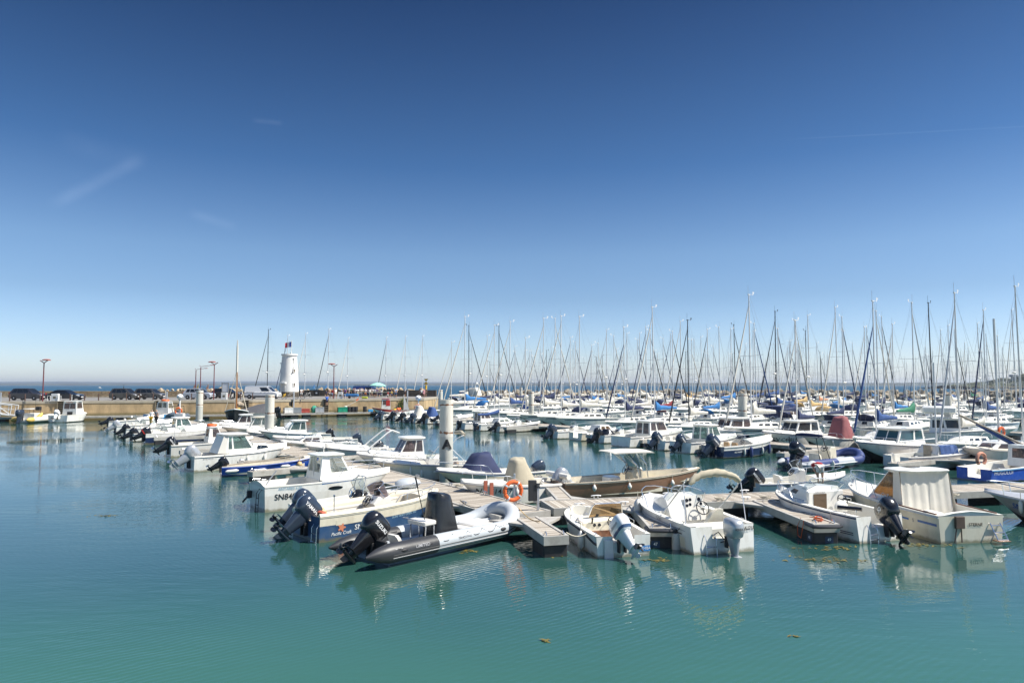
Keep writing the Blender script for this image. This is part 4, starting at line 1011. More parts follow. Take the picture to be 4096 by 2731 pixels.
r, h = simple("sport_motorboat", "white motorboat with folded targa arch pointing up over its windscreen", "motorboat", bowin(1300, 1795, .9, 5.6, 203), 203, 5.6, 2.2, .78, 1.0, AR, kind="sport", eng=(ENGW, 40, 1.0, ""))
b = MB()
for sg in (1, -1): b.tube([(2.9, sg * .9, .95), (1.7, sg * .85, 1.9), (1.4, sg * .75, 2.05)], .05, 6)
b.tube([(1.4, -.75, 2.05), (.9, -.7, 1.85), (.9, .7, 1.85), (1.4, .75, 2.05)], .05, 6); b.build("targa_arch", ALUW, r)
simple("sport_motorboat", "white motorboat with black letters on its low bow, beside the arched boat", "motorboat", bowin(1218, 1785, .85, 5.2, 202), 202, 5.2, 2.1, .7, .92, AR, kind="sport", num=("AC DF", .8, .5, .28), sgn=1, eng=(BLACK, 55, 1.1, ""))
simple("cuddy_boat", "small cream cuddy boat with arched side window, bow to the walkway", "cuddy boat", bowin(1122, 1768, .85, 5.0, 203), 203, 5.0, 2.0, .7, .92, AR, side=CREAM, kind="cuddy", gl=GLS)
simple("white_motorboat", "white motorboat with black number on its raised stern and bubble windscreen", "motorboat", bowin(1090, 1752, .9, 6.4, 200), 200, 6.4, 2.2, .85, 1.0, AR, kind="open", num=("NA 835948", .2, .6, .26), sgn=1, eng=(YAMG, 30, 1.0, ""))
simple("pilothouse_boat", "white boat with glass walled teal pilothouse, right of the second pile from the quay", "pilothouse boat", bowin(1034, 1728, .95, 6.0, 203), 203, 6.0, 2.3, .8, 1.08, AR, kind="pilot", gl=GLT, eng=(BLACK, 35, 1.0, ""))
simple("cabin_boat", "cream cabin boat with folded white engine, in front of the dark tarpaulin boat", "cabin boat", bowin(885, 1712, .95, 6.2, 205), 205, 6.2, 2.3, .85, 1.1, AR, side=CREAM, kind="pilot", gl=GLC, roofm=CREAM, eng=(ENGW, 45, 1.25, ""))
simple("cabin_boat", "white cabin boat with raked glass screen, just left of the cream cabin boat", "cabin boat", bowin(848, 1697, .95, 5.8, 206), 206, 5.8, 2.3, .8, 1.05, AR, kind="pilot", gl=GLS)
simple("white_skiff", "white skiff with yellow fender low against the walkway, left of the second pile", "skiff", bowin(985, 1735, .6, 4.6, 203), 203, 4.6, 1.9, .6, .8, AR, kind="sport", eng=(BLACK, 50, 1.0, ""))
# ================================================================ next pontoon
BB = "motorboats moored stern out on the near side of the second pontoon"
def sb(px, py): return W(px, py, 0) + Vector((.3, .2, 0))
simple("small_motorboat", "white motorboat with slate engine, leftmost of six in front of the quay end", "motorboat", sb(1512, 1680), 36, 5.6, 2.1, .8, 1.0, BB, kind="sport", eng=(YAMG, 50, 1.35, ""))
simple("small_motorboat", "white motorboat with black engine, second of the six in front of the quay end", "motorboat", sb(1560, 1683), 35, 5.4, 2.1, .78, 1.0, BB, kind="sport", eng=(BLACK, 55, 1.35, ""))
simple("covered_motorboat", "white motorboat with white peaked cover and black engine, in front of the quay end", "motorboat", sb(1599, 1688), 35, 5.4, 2.1, .8, 1.0, BB, kind="covered", cover=(TARPW, .3, .66, .8, 2.1), seed=8, eng=(BLACK, 52, 1.3, ""))
simple("covered_motorboat", "white motorboat with blue peaked cover and slate engine, in front of the quay end", "motorboat", sb(1640, 1692), 35, 5.6, 2.2, .8, 1.0, BB, kind="covered", cover=(TARPD, .35, .68, .85, 2.0), seed=9, eng=(YAMG, 50, 1.35, ""))
simple("small_motorboat", "white motorboat with big black engine below the globe lamp post B", "motorboat", sb(1688, 1695), 35, 5.6, 2.2, .8, 1.0, BB, kind="open", eng=(BLACK, 52, 1.4, ""))
simple("small_motorboat", "white motorboat with low black engine, just left of the pile marked A", "motorboat", sb(1737, 1698), 35, 5.4, 2.2, .8, 1.0, BB, kind="sport", eng=(BLACK, 70, 1.2, ""))
simple("wheelhouse_boat", "white wheelhouse boat with upright little black outboard, just right of the pile marked A", "wheelhouse boat", sb(1832, 1719), 34, 6.2, 2.3, .9, 1.1, BB, kind="pilot", gl=GLS, bottom=NAVY, eng=(BLACK, 12, .95, ""))
r, h = simple("sailing_dinghy", "small white sailboat with blue covered boom and brown rudder blade", "sailboat", sb(1897, 1723), 32, 5.6, 2.0, .8, .95, BB, kind="cuddy", eng=(YAMG, 8, .9, ""))
b = MB(); b.tube([(2.8, 0, .9), (2.8, 0, 5.6)], .045, 8); b.build("mast", MASTM, r)
b = MB(); b.tuber([(2.75, 0, 2.1), (2.4, 0, 1.95), (1.2, 0, 1.75), (.1, 0, 1.75)], [.2, .2, .15, .1], 8); b.build("sail_cover", TARPD, r)
b = MB(); b.box(-.06, -.02, -.5, -.2, .05, .55); b.build("rudder_blade", WOODV, r)
simple("work_skiff", "grey metal skiff with black tilted engine beside a finger with black floats", "skiff", sb(1972, 1728), 30, 5.6, 2.1, .7, .9, BB, side=OFFW, kind="open", eng=(BLACK, 60, 1.15, ""))
simple("small_motorboat", "white motorboat with slate engine and clear bubble screen, beside a red topped bollard", "motorboat", sb(2196, 1754), 33, 5.4, 2.1, .78, 1.0, BB, kind="open", bottom=GREENB, eng=(YAMG, 42, 1.35, ""))
simple("cuddy_boat", "cream cuddy boat with brown companion door seen stern on", "cuddy boat", sb(2290, 1762), 33, 5.4, 2.1, .8, 1.0, BB, side=CREAM, kind="cuddy", gl=GLA)
simple("covered_motorboat", "white motorboat with low black seat cover, black engine and pale blue windscreen", "motorboat", sb(2378, 1772), 33, 5.2, 2.1, .78, 1.0, BB, bottom=GREENB, kind="open", gl=GLB, eng=(BLACK, 45, 1.3, ""), cover=(TARPK, .08, .34, .7, 1.1), seed=4)
simple("pilothouse_boat", "white pilothouse boat with two tall dark framed aft windows and stern platform", "pilothouse boat", sb(2470, 1788), 33, 7.0, 2.6, .95, 1.2, BB, bottom=GREENB, kind="pilotlong", gl=GLS)
simple("white_motorboat", "white motorboat with a pair of cream bucket seats and slate engine", "motorboat", sb(2612, 1800), 33, 5.8, 2.2, .85, 1.05, BB, kind="sport", eng=(YAMG, 46, 1.35, "YAMAHA"))
simple("pilothouse_boat", "white boat with pale green glass pilothouse open at its back, slate engine", "pilothouse boat", sb(2708, 1812), 33, 6.2, 2.4, .9, 1.1, BB, kind="pilot", gl=GLT, eng=(YAMG, 46, 1.25, "YAMAHA"))
# navy sport boat with tan seats
r, h = simple("sport_motorboat", "navy and white sport boat with tan seats and large slate engine", "motorboat", W(2860, 1832, 0) + Vector((0, .5, 0)), 30, 6.0, 2.35, .9, 1.15, BB, side=NAVY, topband=WHITE, kind="sport", eng=(YAMG, 40, 1.55, "YAMAHA"), seatm=SEATT)
reg(r, h, "RO FW943", 1.3, .4, .15, INKW, -1, .03, 1.0); reg(r, h, "550", 3.4, .72, .14, INKW, -1, .05, 1.4)
side_fender(r, h, 2.4, .35, "dark blue fender midway along the navy and white sport boat", hgt=.7, rr=.12, m=RUBN)
side_fender(r, h, 4.9, .45, "dark blue fender near the bow of the navy and white sport boat", hgt=.7, rr=.12, m=RUBN)
# blue and white inflatable
tn, tf = W(3232, 1866, .35), W(3122, 1850, .35)
st = (tn + tf) / 2 + Vector((.4, .3, 0)); st.z = 0
r = boat("inflatable_boat", "blue and white inflatable boat with black engine, folded frame and cream console", "inflatable boat", st, 34, BB)
rt, path, rs_ = rib_tubes(r, 6.0, 2.5, .28, .38, lambda i, k: (0 if i < 3 else 1 if i < 7 else 0 if i < 10 else 1), .4, .55)
tb = rt.build("inflatable_collar", [RUBG, RUBN], r, 60)
b = MB(); half = [p for p in path[3:20]]; b.tube([Vector((p.x, -p.y - .265 if p.x < 4 else -p.y - .2, p.z - .03)) for p in half], .03, 5); b.build("rubbing_strake", INKW, tb)
hull_parts(r, Hull(5.6, 1.85, .32, .5, ws=.95, rake=.5, zk=-.35, zc=0), OFFW, OFFW, RUBG, [(0, .86, .3), (.86, 1, .42)], gw=.05)
console(r, 2.7, 3.4, .36, .3, 1.25, CREAM); wheel(r, (2.65, 0, 1.15), .2); windscreen(r, 3.45, .36, 1.25, .45, .12, .25, GLC)
seat(r, 1.7, 0, .3, .8, .5, .5, CREAM)
b = MB()
for sg in (1, -1): b.tube([(.7, sg * .95, .6), (.45, sg * .9, 1.9), (1.2, sg * .85, 2.0)], .03, 6); b.tube([(1.7, sg * .95, .6), (1.1, sg * .88, 1.95)], .025, 6)
b.build("roll_frame", BLACK, r); b = MB(); b.tuber([(1.15, -.85, 2.0), (.8, -.3, 2.05), (.8, .3, 2.05), (1.15, .85, 2.0)], [.08, .1, .1, .08], 8); b.build("folded_canopy", TARPN, r)
outboard(r, 0, 0, .55, 28, 1.45, BLACK, "MERCURY", INKW, None, BLACK, 0, .09)
p = r.matrix_basis @ Vector((1.4, -1.3, .3)); fender(p, .5, .1, None, "white fender hanging from the side of the blue and white inflatable", lean=20)
# cabin cruisers lying bow toward the viewer on its far side
BF = "boats moored bow in on the far side of the second pontoon"
r, h = simple("cabin_cruiser", "white cabin cruiser with black number on its bow and wide dark wheelhouse windows", "cabin cruiser", bowin(3050, 1733, 1.2, 8.0, 205), 205, 8.0, 2.8, 1.05, 1.35, BF, kind="pilotlong", gl=GLD, num=("SN C44811", .8, .7, .36), sgn=1)
r, h = simple("covered_motorboat", "white motorboat with tall faded red console cover", "motorboat", bowin(3215, 1752, 1.0, 7.0, 206), 206, 7.0, 2.5, .95, 1.15, BF, kind="covered", cover=(TARPR, .28, .56, .85, 2.5), seed=12)
r, h = simple("cabin_cruiser", "white cabin cruiser with big teal wheelhouse windows beside a red moored rope", "cabin cruiser", bowin(3425, 1775, 1.25, 8.4, 207), 207, 8.4, 2.9, 1.1, 1.4, BF, kind="pilotlong", gl=mat("glass_teal_dark", (.02, .07, .085), .06, coat=.6))
simple("cabin_boat", "white wheelhouse cruiser with cream roof behind the navy and white sport boat", "cabin boat", bowin(2790, 1722, 1.1, 8.0, 205), 205, 8.0, 2.8, 1.05, 1.3, BF, kind="pilotlong", gl=GLS, topband=WHITE, side=NAVY)
r, h = simple("cabin_boat", "white cabin boat with large navy canvas back, moored stern toward the viewer", "cabin boat", W(3080, 1712, 0), 36, 7.5, 2.8, 1.2, 1.4, None, kind="pilotlong", gl=GLS, side=OFFW)
lettering("XoXo", .4, plane_fn((-.03, 0, .85), (0, -1, 0), (0, 0, 1)), INKK, r, 1.1, .02)
b = MB(); b.loft([[(.3, 1.2, 1.2), (2.4, 1.2, 1.2), (2.4, -1.2, 1.2), (.3, -1.2, 1.2)], [(.8, 1.0, 2.5), (2.5, 1.0, 2.6), (2.5, -1.0, 2.6), (.8, -1.0, 2.5)]]); b.build("canvas_back", TARPN, r, 0)
# flybridge cruiser and dark windowed houseboat
r, h = simple("flybridge_cruiser", "tall white flybridge cruiser with a ladder up its back, behind the leaning yachts", "cabin cruiser", bowin(4070, 1715, 1.6, 9.0, 330) , 330, 9.0, 3.2, 1.3, 1.7, None, kind="pilotlong", gl=GLD)
b = MB(); b.box(2.6, 5.0, -1.1, 1.1, 2.7, 3.3, .12); b.build("flybridge", WHITE, r)
r, h = simple("flybridge_cruiser", "white cruiser with canvas covered flybridge and arch, just right of the quay end", "cabin cruiser", W(1960, 1626, 0), 160, 10.5, 3.6, 1.3, 1.8, None, kind="pilotlong", gl=GLD)
b = MB(); b.loft([[(2.5, 1.3, 2.6), (6.8, 1.2, 2.6), (6.8, -1.2, 2.6), (2.5, -1.3, 2.6)], [(2.9, 1.1, 3.9), (5.6, .9, 3.9), (5.6, -.9, 3.9), (2.9, -1.1, 3.9)], [(3.3, .7, 4.4), (4.8, .6, 4.3), (4.8, -.6, 4.3), (3.3, -.7, 4.4)]]); b.build("flybridge_cover", TARPW, r, 40)
b = MB()
for sg in (1, -1): b.tube([(3.0, sg * 1.2, 3.6), (3.3, sg * 1.0, 5.2)], .07, 6)
b.tube([(3.3, -1, 5.2), (3.3, 1, 5.2)], .07, 6); b.ell((3.3, 0, 5.4), (.35, .35, .18)); b.build("radar_arch", WHITE, r)
# small blue boat at far right and small sailboat with a towel
r, h = simple("fishing_boat", "small royal blue fishing boat with white name on its stern and faded lifebuoy", "fishing boat", W(3915, 1928, 0) + Vector((.1, .5, 0)), 22, 6.0, 2.1, .75, 1.05, None, side=BLUE, kind="plain", rub=SKYB, num=("HUGOLOI", .14, .5, .3), ink=INKW, rail=False)
house(r, 3.6, 4.6, .6, .5, 3.65, 4.4, .55, .48, .6, 1.75, WHITE, GLS, [(.1, .9, .3, .9)], [(.2, .8, .4, .85)], [(.2, .8, .4, .85)])
ring = thing("lifebuoy", "faded pink horseshoe lifebuoy on the stern of the small royal blue fishing boat", "lifebuoy", r.matrix_basis @ Vector((.3, -.2, 1.15)), rad(110))
b = MB(); b.torus((0, 0, 0), .3, .085, 'x', 24, 8, -.9, math.pi + .9); b.build("horseshoe", PINK, ring)
# small sailboat drying a towel, and the cream yacht with its spar lowered across the deck
r, h = simple("small_sailboat", "small white sailboat with dark blue towel drying over its cabin", "sailboat", W(3600, 1880, 0) + Vector((.2, .8, 0)), 14, 5.8, 2.2, .85, 1.05, None, side=OFFW, kind="cuddy", gl=GLS)
b = MB(); n = 12; b.loft([[(2.5 + 1.3 * i / n, -.86 - .03 * math.sin(i * 1.7), .85 + .05 * math.sin(i)) for i in range(n + 1)], [(2.5 + 1.3 * i / n, -.72, 1.36 + .02 * math.sin(i * 2)) for i in range(n + 1)], [(2.5 + 1.3 * i / n, -.5, 1.4) for i in range(n + 1)]], False, False, False); b.build("drying_towel", TARPD, r, 60)
b = MB(); b.tube([(3.0, 0, 1.3), (3.0, 0, 6.4)], .045, 8); b.build("mast", MASTM, r); b = MB(); b.tube([(2.9, 0, 1.75), (.3, 0, 1.6)], .035, 6); b.build("boom", MASTM, r); b = MB(); b.box(2.3, 2.36, -.28, .28, .5, 1.35); b.build("companion_door", WOODD, r)
r, h = simple("small_sailboat", "cream sailboat with brown side windows and a long spar lowered across its deck", "sailboat", bowin(3860, 1800, 1.1, 7.6, 205), 205, 7.6, 2.6, 1.05, 1.25, BF, side=OFFW, deck=DECKC, kind="cuddy", gl=GLS)
a_, c_ = local(r, D(3838, 1660, 44)), local(r, D(4120, 1792, 41)); b = MB(); b.tube([a_, c_], .07, 8); b.build("lowered_spar", WOODD, r); b = MB(); b.tuber([a_.lerp(c_, .25) - Vector((0, 0, .08)), a_.lerp(c_, .6) - Vector((0, 0, .16)), a_.lerp(c_, .95) - Vector((0, 0, .3))], [.06, .13, .1], 8); b.build("spar_sail", TARPD, r, 60)
b = MB(); b.tube([(4.2, 0, 1.2), (4.2, 0, 9.2)], .07, 8); b.build("mast", ALUW, r)
ring = thing("lifebuoy", "orange horseshoe lifebuoy at the foot of the cream sailboat's mast", "lifebuoy", r.matrix_basis @ Vector((4.1, .1, 2.1)), rad(115)); b = MB(); b.torus((0, 0, 0), .27, .08, 'x', 20, 8, -.9, math.pi + .9); b.build("horseshoe", ORNG, ring)
# ================================================================ sailing yachts
def yacht_proto(name, L, B, Fs, Fb, mh, hullm=WHITE, side_windows=True, hood=None, cover=TARPN, jib=TARPW, mastm=MASTM, spread=1, cream=False, topsides=None, arch=False, radar=False, lean=0, jf=.9, dinghy=False):
    r = thing(name, "sailing yacht", "sailing yacht", (0, 0, 0), 0, "sailing yachts moored in rows")
    h = Hull(L, B, Fs, Fb, ws=.72, tm=.42, p=2.0, q=.85, rake=.1 * L, zk=-.4, zc=-.1, cf=.72, tr=.35)
    hull_parts(r, h, hullm, BLKB if not cream else TEALB, DECKW, [(0, .05, Fs - .25), (.05, .3, .45), (.3, 1, None)], gw=.2, crown=.12, topband=topsides)
    stripe(r, h, .4, L * .9, Fs - .22, Fs - .15, NAVY, 1, .018, "cove_stripe"); stripe(r, h, .4, L * .9, Fs - .22, Fs - .15, NAVY, -1, .018, "cove_stripe")
    house(r, L * .3, L * .72, B * .33, B * .17, L * .32, L * .66, B * .27, B * .16, Fs + .08, Fs + .5, DECKW, GLX, [], [(.1, .3, .3, .8), (.38, .55, .3, .8), (.62, .75, .35, .75)] if side_windows else [], [(.35, .65, .05, .9)], "coachroof", z0f=Fs + .2)
    mx = L * .62; mz = Fs + .5; top = mh
    b = MB(); rr = .0068 * L
    b.tuber([(mx, 0, mz - .2), (mx, 0, top * .6), (mx - .02, 0, top * .9), (mx - .03, 0, top)], [rr, rr, rr * .85, rr * .7], 8)
    b.tube([(mx - .5, 0, top + .05), (mx + .1, 0, top + .02)], .012, 4); b.tube([(mx + .05, 0, top), (mx + .05, 0, top + .75)], .012, 4)
    b.add([(mx - .5, 0, top - .05), (mx - .5, 0, top + .3), (mx - .72, 0, top + .25)], [(0, 1, 2)])
    b.box(mx - .12, mx + .08, -.05, .05, top - .02, top + .06)
    mast = b.build("mast", mastm, r, 60)
    b = MB()
    sp = [(.52, .42)] if spread == 1 else [(.38, .46), (.66, .36)]
    for fz, w_ in sp: b.tube([(mx - .18, B * w_, mz + (top - mz) * fz + .05), (mx, 0, mz + (top - mz) * fz), (mx - .18, -B * w_, mz + (top - mz) * fz + .05)], .02, 5)
    b.build("spreaders", mastm, mast)
    b = MB(); wr = .006
    for sg in (1, -1):
        pts = [Vector((mx - .1, sg * B * .46, Fs + .1))] + [Vector((mx - .18, sg * B * w_, mz + (top - mz) * fz + .05)) for fz, w_ in sp] + [Vector((mx - .02, 0, top * .97))]
        b.tube(pts, wr, 3); b.tube([(mx - .35, sg * B * .46, Fs + .1), (mx, 0, mz + (top - mz) * .5)], wr, 3)
    b.tube([(.1, 0, Fs + .1), (mx - .1, 0, top)], wr, 3)
    b.build("rigging", WIRE, r)
    # boom, sail cover, furled foresail
    bz = mz + .75; bl = L * .36
    b = MB(); b.tube([(mx - .1, 0, bz), (mx - bl, 0, bz + .02)], .06, 8); b.build("boom", MASTM, r)
    b = MB(); rings = []
    for k in range(9):
        t = k / 8; hh = lerp(.34, .12, t ** .7) * (1 + .09 * math.sin(k * 2.3)); ww = lerp(.16, .09, t) * (1 + .12 * math.sin(k * 1.7)); up = .3 * (1 - ss(t / .25))
        rings.append([(mx - .1 - (bl - .15) * t - (.05 if k == 0 else 0), ww * math.cos(a), bz + .06 + hh * .6 + (hh + up * .5) * math.sin(a) + up * .4) for a in [2 * math.pi * q / 10 for q in range(10)]])
    b.loft(rings); b.build("sail_cover", cover, r, 50)
    b = MB(); a0, a1 = Vector((L - .15, 0, Fb + .35)), Vector((mx + .05, 0, mz + (top - mz) * jf))
    n = 8; b.tuber([a0.lerp(a1, .0), a0.lerp(a1, .02), a0.lerp(a1, .3), a0.lerp(a1, .7), a0.lerp(a1, .95), a1], [.03, .075, .075, .055, .035, .012], 7); b.build("furled_foresail", jib, r, 60)
    b = MB(); b.tube([(L - .12, 0, Fb), tuple(a1 + Vector((0, 0, .1)))], .01, 4); b.build("forestay", WIRE, r)
    # rails
    b = MB()
    ts = [.02, .14, .28, .42, .56, .7, .83, .93]
    for sg in (1, -1):
        for t in ts:
            p = h.rail(t, .06, 0, sg); b.tube([p, p + Vector((0, 0, .58))], .012, 4)
        for up in (.3, .57): b.tube([h.rail(t, .06, up, sg) for t in ts], .006, 3)
    bow = [h.rail(.83, .06, .58, 1), h.rail(.93, .03, .6, 1), Vector((L + .05, 0, Fb + .62)), h.rail(.93, .03, .6, -1), h.rail(.83, .06, .58, -1)]; b.tube(bow, .014, 5)
    b.tube([h.rail(.14, .06, .58, 1), h.rail(.02, .06, .6, 1), h.rail(.02, .06, .6, -1), h.rail(.14, .06, .58, -1)], .014, 5)
    b.build("guard_rails", STEEL, r)
    if hood:
        b = MB(); rings = []
        for k in range(7):
            a = math.pi * .62 * k / 6; x = L * .3 + .55 - 1.05 * math.sin(a * .8) * .9; zz = Fs + .42 + .78 * math.sin(min(a * .95, math.pi / 2)) * 1
            rings.append([(L * .38 - .95 * k / 6, y * B * .31, Fs + .45 + (.0 if k == 0 else .75 * min(1, (k / 3) ** .6)) * math.cos(y * .9) ** .6) for y in (-1, -.7, -.35, 0, .35, .7, 1)])
        b.loft(rings, False, False, False); o = b.build("sprayhood", hood, r, 60)
    b = MB(); b.torus((.9, 0, Fs + .35), .38, .018, 'x', 18, 5); b.box(.85, 1.05, -.1, .1, .45, Fs + .35, .03); b.build("helm", STEEL, r)
    if radar:
        b = MB(); b.ell((mx + .28, 0, mz + (top - mz) * .36), (.26, .26, .12)); b.build("radar_dome", WHITE, mast)
    if dinghy:
        b = MB(); b.tube([(1.2, 0, Fs + .5), (-.3, 0, Fs + .5)], .01, 3)
        b.lathe([(.02, -.1), (.2, -.08), (.22, .3), (.15, .45), (.02, .5)], 10, (.15, B * .3, Fs + .45)); b.build("stern_locker_bag", TARPY, r)
    return r
PROTO = [yacht_proto("sailing_yacht", 9.2, 3.0, 1.05, 1.25, 13.0, hood=TARPN),
         yacht_proto("sailing_yacht", 8.4, 2.8, 1.0, 1.2, 12.0, spread=1, side_windows=True),
         yacht_proto("sailing_yacht", 10.4, 3.3, 1.15, 1.4, 14.5, spread=2, hood=TARPD, radar=True),
         yacht_proto("sailing_yacht", 7.4, 2.6, .9, 1.1, 10.5, jf=.8)]
PH = [13.0, 12.0, 14.5, 10.5]; PL = [9.2, 8.4, 10.4, 7.4]
JC = {"d": (TARPN, "dark"), "w": (TARPW, "white"), "k": (BLACKM, "black"), "b": (TARPD, "blue"), "g": (RUBG, "grey")}
CC = {"n": (TARPN, "navy"), "b": (TARPB2, "bright blue"), "w": (TARPW, "off white"), "g": (TARPG, "green"), "t": (TARPT, "tan"), "m": (TARPM, "maroon"), "o": (TARPO, "salmon"), "d": (TARPD, "mid blue")}
PIL = []   # pile landmarks are filled in by the pontoon section
YAU, YAN = Vector((-.551, .834, 0)), Vector((.834, .551, 0))
O_ = Vector((1.37, 25.1, 0))
# mast: photo x (low on the mast), photo y of its top, side the foresail leans to, foresail colour, cover colour, dark mast
Q1 = [(1806, 790, 'w', 'L', 'w'), (1860, 487, 'w', 'L', 'b'), (1875, 590, 'k', 'R', 'w'), (1889, 800, 'w', 'R', 'w'), (1951, 710, 'g', 'L', 'w'), (1977, 590, 'w', 'L', 'w'), (1995, 597, 'k', 'R', 'n'), (2037, 550, 'w', 'L', 'd'), (2026, 850, 'd', 'R', 'w'), (2060, 838, 'd', 'L', 'n'), (2103, 735, 'b', 'L', 'b'), (2172, 510, 'w', 'L', 'w'), (2162, 875, 'd', 'R', 'n'), (2219, 505, 'w', 'R', 'n'), (2206, 850, 'd', 'L', 'w'), (2244, 480, 'w', 'L', 'w'), (2281, 735, 'd', 'L', 'n'), (2300, 785, 'd', 'R', 'n'), (2318, 485, 'k', 'L', 'n'), (2314, 870, 'w', 'L', 'w'), (2364, 825, 'd', 'L', 'b'), (2394, 805, 'w', 'R', 'w')]
YL = [(x, 1100 + zy / 2.94, j, s_, c) for x, zy, j, s_, c in Q1]
Q2 = [(82, 640, 'g', 'L', 'n'), (165, 712, 'w', 'L', 'w'), (195, 868, 'd', 'L', 'b'), (292, 607, 'd', 'L', 'n'), (312, 685, 'w', 'L', 'n'), (440, 758, 'd', 'L', 'n'), (470, 680, 'w', 'L', 'w'), (545, 608, 'd', 'L', 'b'), (600, 650, 'k', 'R', 'w'), (638, 370, 'w', 'L', 'b'), (738, 742, 'd', 'R', 'w'), (828, 695, 'd', 'L', 'n'), (850, 655, 'k', 'R', 'm'), (950, 540, 'w', 'L', 'w'), (1036, 528, 'k', 'L', 'n'), (1085, 765, 'w', 'R', 'w'), (1108, 760, 'd', 'R', 'n'), (1195, 725, 'd', 'L', 'n'), (1272, 635, 'k', 'L', 'b'), (1240, 890, 'w', 'L', 'w'), (1340, 840, 'd', 'R', 'w'), (1398, 610, 'w', 'R', 'b'), (1545, 635, 'd', 'L', 'n'), (1587, 580, 'k', 'R', 'b'), (1512, 930, 'w', 'L', 'w'), (1712, 810, 'd', 'L', 'w'), (1768, 230, 'w', 'L', 'b'), (1795, 660, 'd', 'L', 'n'), (1833, 570, 'b', 'L', 'w'), (1865, 840, 'w', 'R', 'd'), (2062, 430, 'k', 'L', 'd'), (2105, 630, 'd', 'R', 'n'), (2200, 840, 'w', 'L', 'w'), (2238, 780, 'd', 'R', 'n'), (2300, 530, 'w', 'L', 'n'), (2330, 805, 'd', 'R', 'w')]
YL += [(2400 + zx / 2.94, 1100 + zy / 2.94, j, s_, c) for zx, zy, j, s_, c in Q2]
Q3 = [(38, 555, 'd', 'R', 'd'), (115, 720, 'w', 'L', 'n'), (140, 670, 'd', 'R', 'n'), (195, 475, 'w', 'L', 'n'), (214, 695, 'd', 'R', 'n'), (295, 572, 'k', 'R', 't'), (320, 425, 'k', 'L', 't'), (404, 690, 'w', 'L', 'o'), (463, 790, 'd', 'R', 'w'), (590, 350, 'w', 'L', 'w'), (635, 440, 'd', 'R', 'n'), (660, 572, 'b', 'R', 'b'), (735, 690, 'd', 'R', 'n'), (845, 540, 'w', 'L', 'w'), (868, 540, 'd', 'R', 'n'), (935, 290, 'b', 'L', 'd'), (962, 380, 'w', 'R', 'w'), (1030, 435, 'k', 'R', 'n'), (1092, 660, 'd', 'L', 'w'), (1108, 512, 'w', 'R', 'b'), (1237, 880, 'd', 'L', 'd'), (1298, 310, 'g', 'L', 'g'), (1428, 730, 'w', 'R', 'b'), (1457, 805, 'd', 'L', 'w'), (1478, 305, 'k', 'L', 'n'), (1585, 565, 'w', 'L', 'b'), (1645, 525, 'd', 'L', 'w'), (1712, 560, 'k', 'R', 'n'), (1720, 215, 'g', 'L', 'w'), (1790, 690, 'w', 'L', 'w'), (1836, 735, 'd', 'L', 'g'), (1972, 375, 'd', 'L', 'd'), (1938, 500, 'w', 'L', 'n'), (2004, 600, 'w', 'R', 'w'), (2112, 618, 'd', 'R', 'w'), (2148, 730, 'w', 'R', 'n'), (2265, 375, 'w', 'L', 'n'), (2318, 145, 'w', 'L', 'w')]
YL += [(3100 + zx / 2.361, 1080 + zy / 2.361, j, s_, c) for zx, zy, j, s_, c in Q3]
ROWS = {'L': [37.3, 67, 97, 127, 157], 'R': [54.5, 84.5, 114.5, 144.5]}
used = {}
YLIST = []
rnd = random.Random(11)
# background masts too thin to survey one by one
for k in range(100):
    YL.append((rnd.uniform(1960, 4085), rnd.uniform(1400, 1455), rnd.choice('dwwdk'), rnd.choice('LR'), rnd.choice('nwwwwbdwt')))
for x, yt, jc, sd, cc in sorted(YL, key=lambda q: q[1]):
    best = None
    for sdd in (sd, 'R' if sd == 'L' else 'L'):
        for s_ in ROWS[sdd]:
            a = (x - 2048) / FPX; den = YAN.x * a + YAN.y
            d = (s_ + YAN.x * O_.x + YAN.y * O_.y) / den
            if d < 20 or d > 205: continue
            P_ = Vector((a * d, d, 0)); t = (P_ - O_).dot(YAU)
            top = EYE + (1538 - yt) * d / FPX
            if top < 8.0 or top > 18.5: continue
            rowk = (sdd, s_); clash = [q for q in used.get(rowk, []) if abs(q - t) < 3.15]
            if clash: continue
            if abs(P_.x) > .76 * d + 2: continue
            cost = abs(top - 12.6) + (0 if sdd == sd else 2.2)
            if best is None or cost < best[0]: best = (cost, rowk, t, P_, top)
    if best:
        _, rowk, t, P_, top = best
        used.setdefault(rowk, []).append(t); YLIST.append([x, top, jc, rowk, P_, cc])
# ================================================================ light and air
SUN_EL, SUN_AZ = 52, -7        # degrees above the horizon; direction towards the sun measured from +X towards +Y
w = bpy.data.worlds.new("World"); SC.world = w; w.use_nodes = True
nt = w.node_tree; N = nt.nodes; L = nt.links
bg = N["Background"]
sky = N.new("ShaderNodeTexSky"); sky.sky_type = 'NISHITA'; sky.sun_disc = False
sky.sun_elevation = rad(SUN_EL); sky.sun_rotation = rad(90 - SUN_AZ); sky.air_density = 1.0; sky.dust_density = .6; sky.ozone_density = 2.5
tc = N.new("ShaderNodeTexCoord"); sx = N.new("ShaderNodeSeparateXYZ"); L.new(tc.outputs["Generated"], sx.inputs[0])
rm = N.new("ShaderNodeValToRGB"); L.new(sx.outputs[2], rm.inputs[0])
cr = rm.color_ramp; cr.interpolation = 'LINEAR'
SKYR = [(0.0, (.78, .85, 1.05)), (.05, (.58, .665, .85)), (.12, (.43, .51, .63)), (.18, (.41, .5, .6)), (.297, (.19, .32, .46)), (.5, (.075, .15, .25)), (.62, (.15, .24, .36)), (.75, (.75, .82, .9)), (1.0, (1.0, 1.05, 1.1))]
cr.elements[0].position, cr.elements[0].color = SKYR[0][0], (*SKYR[0][1], 1)
cr.elements[1].position, cr.elements[1].color = SKYR[-1][0], (*SKYR[-1][1], 1)
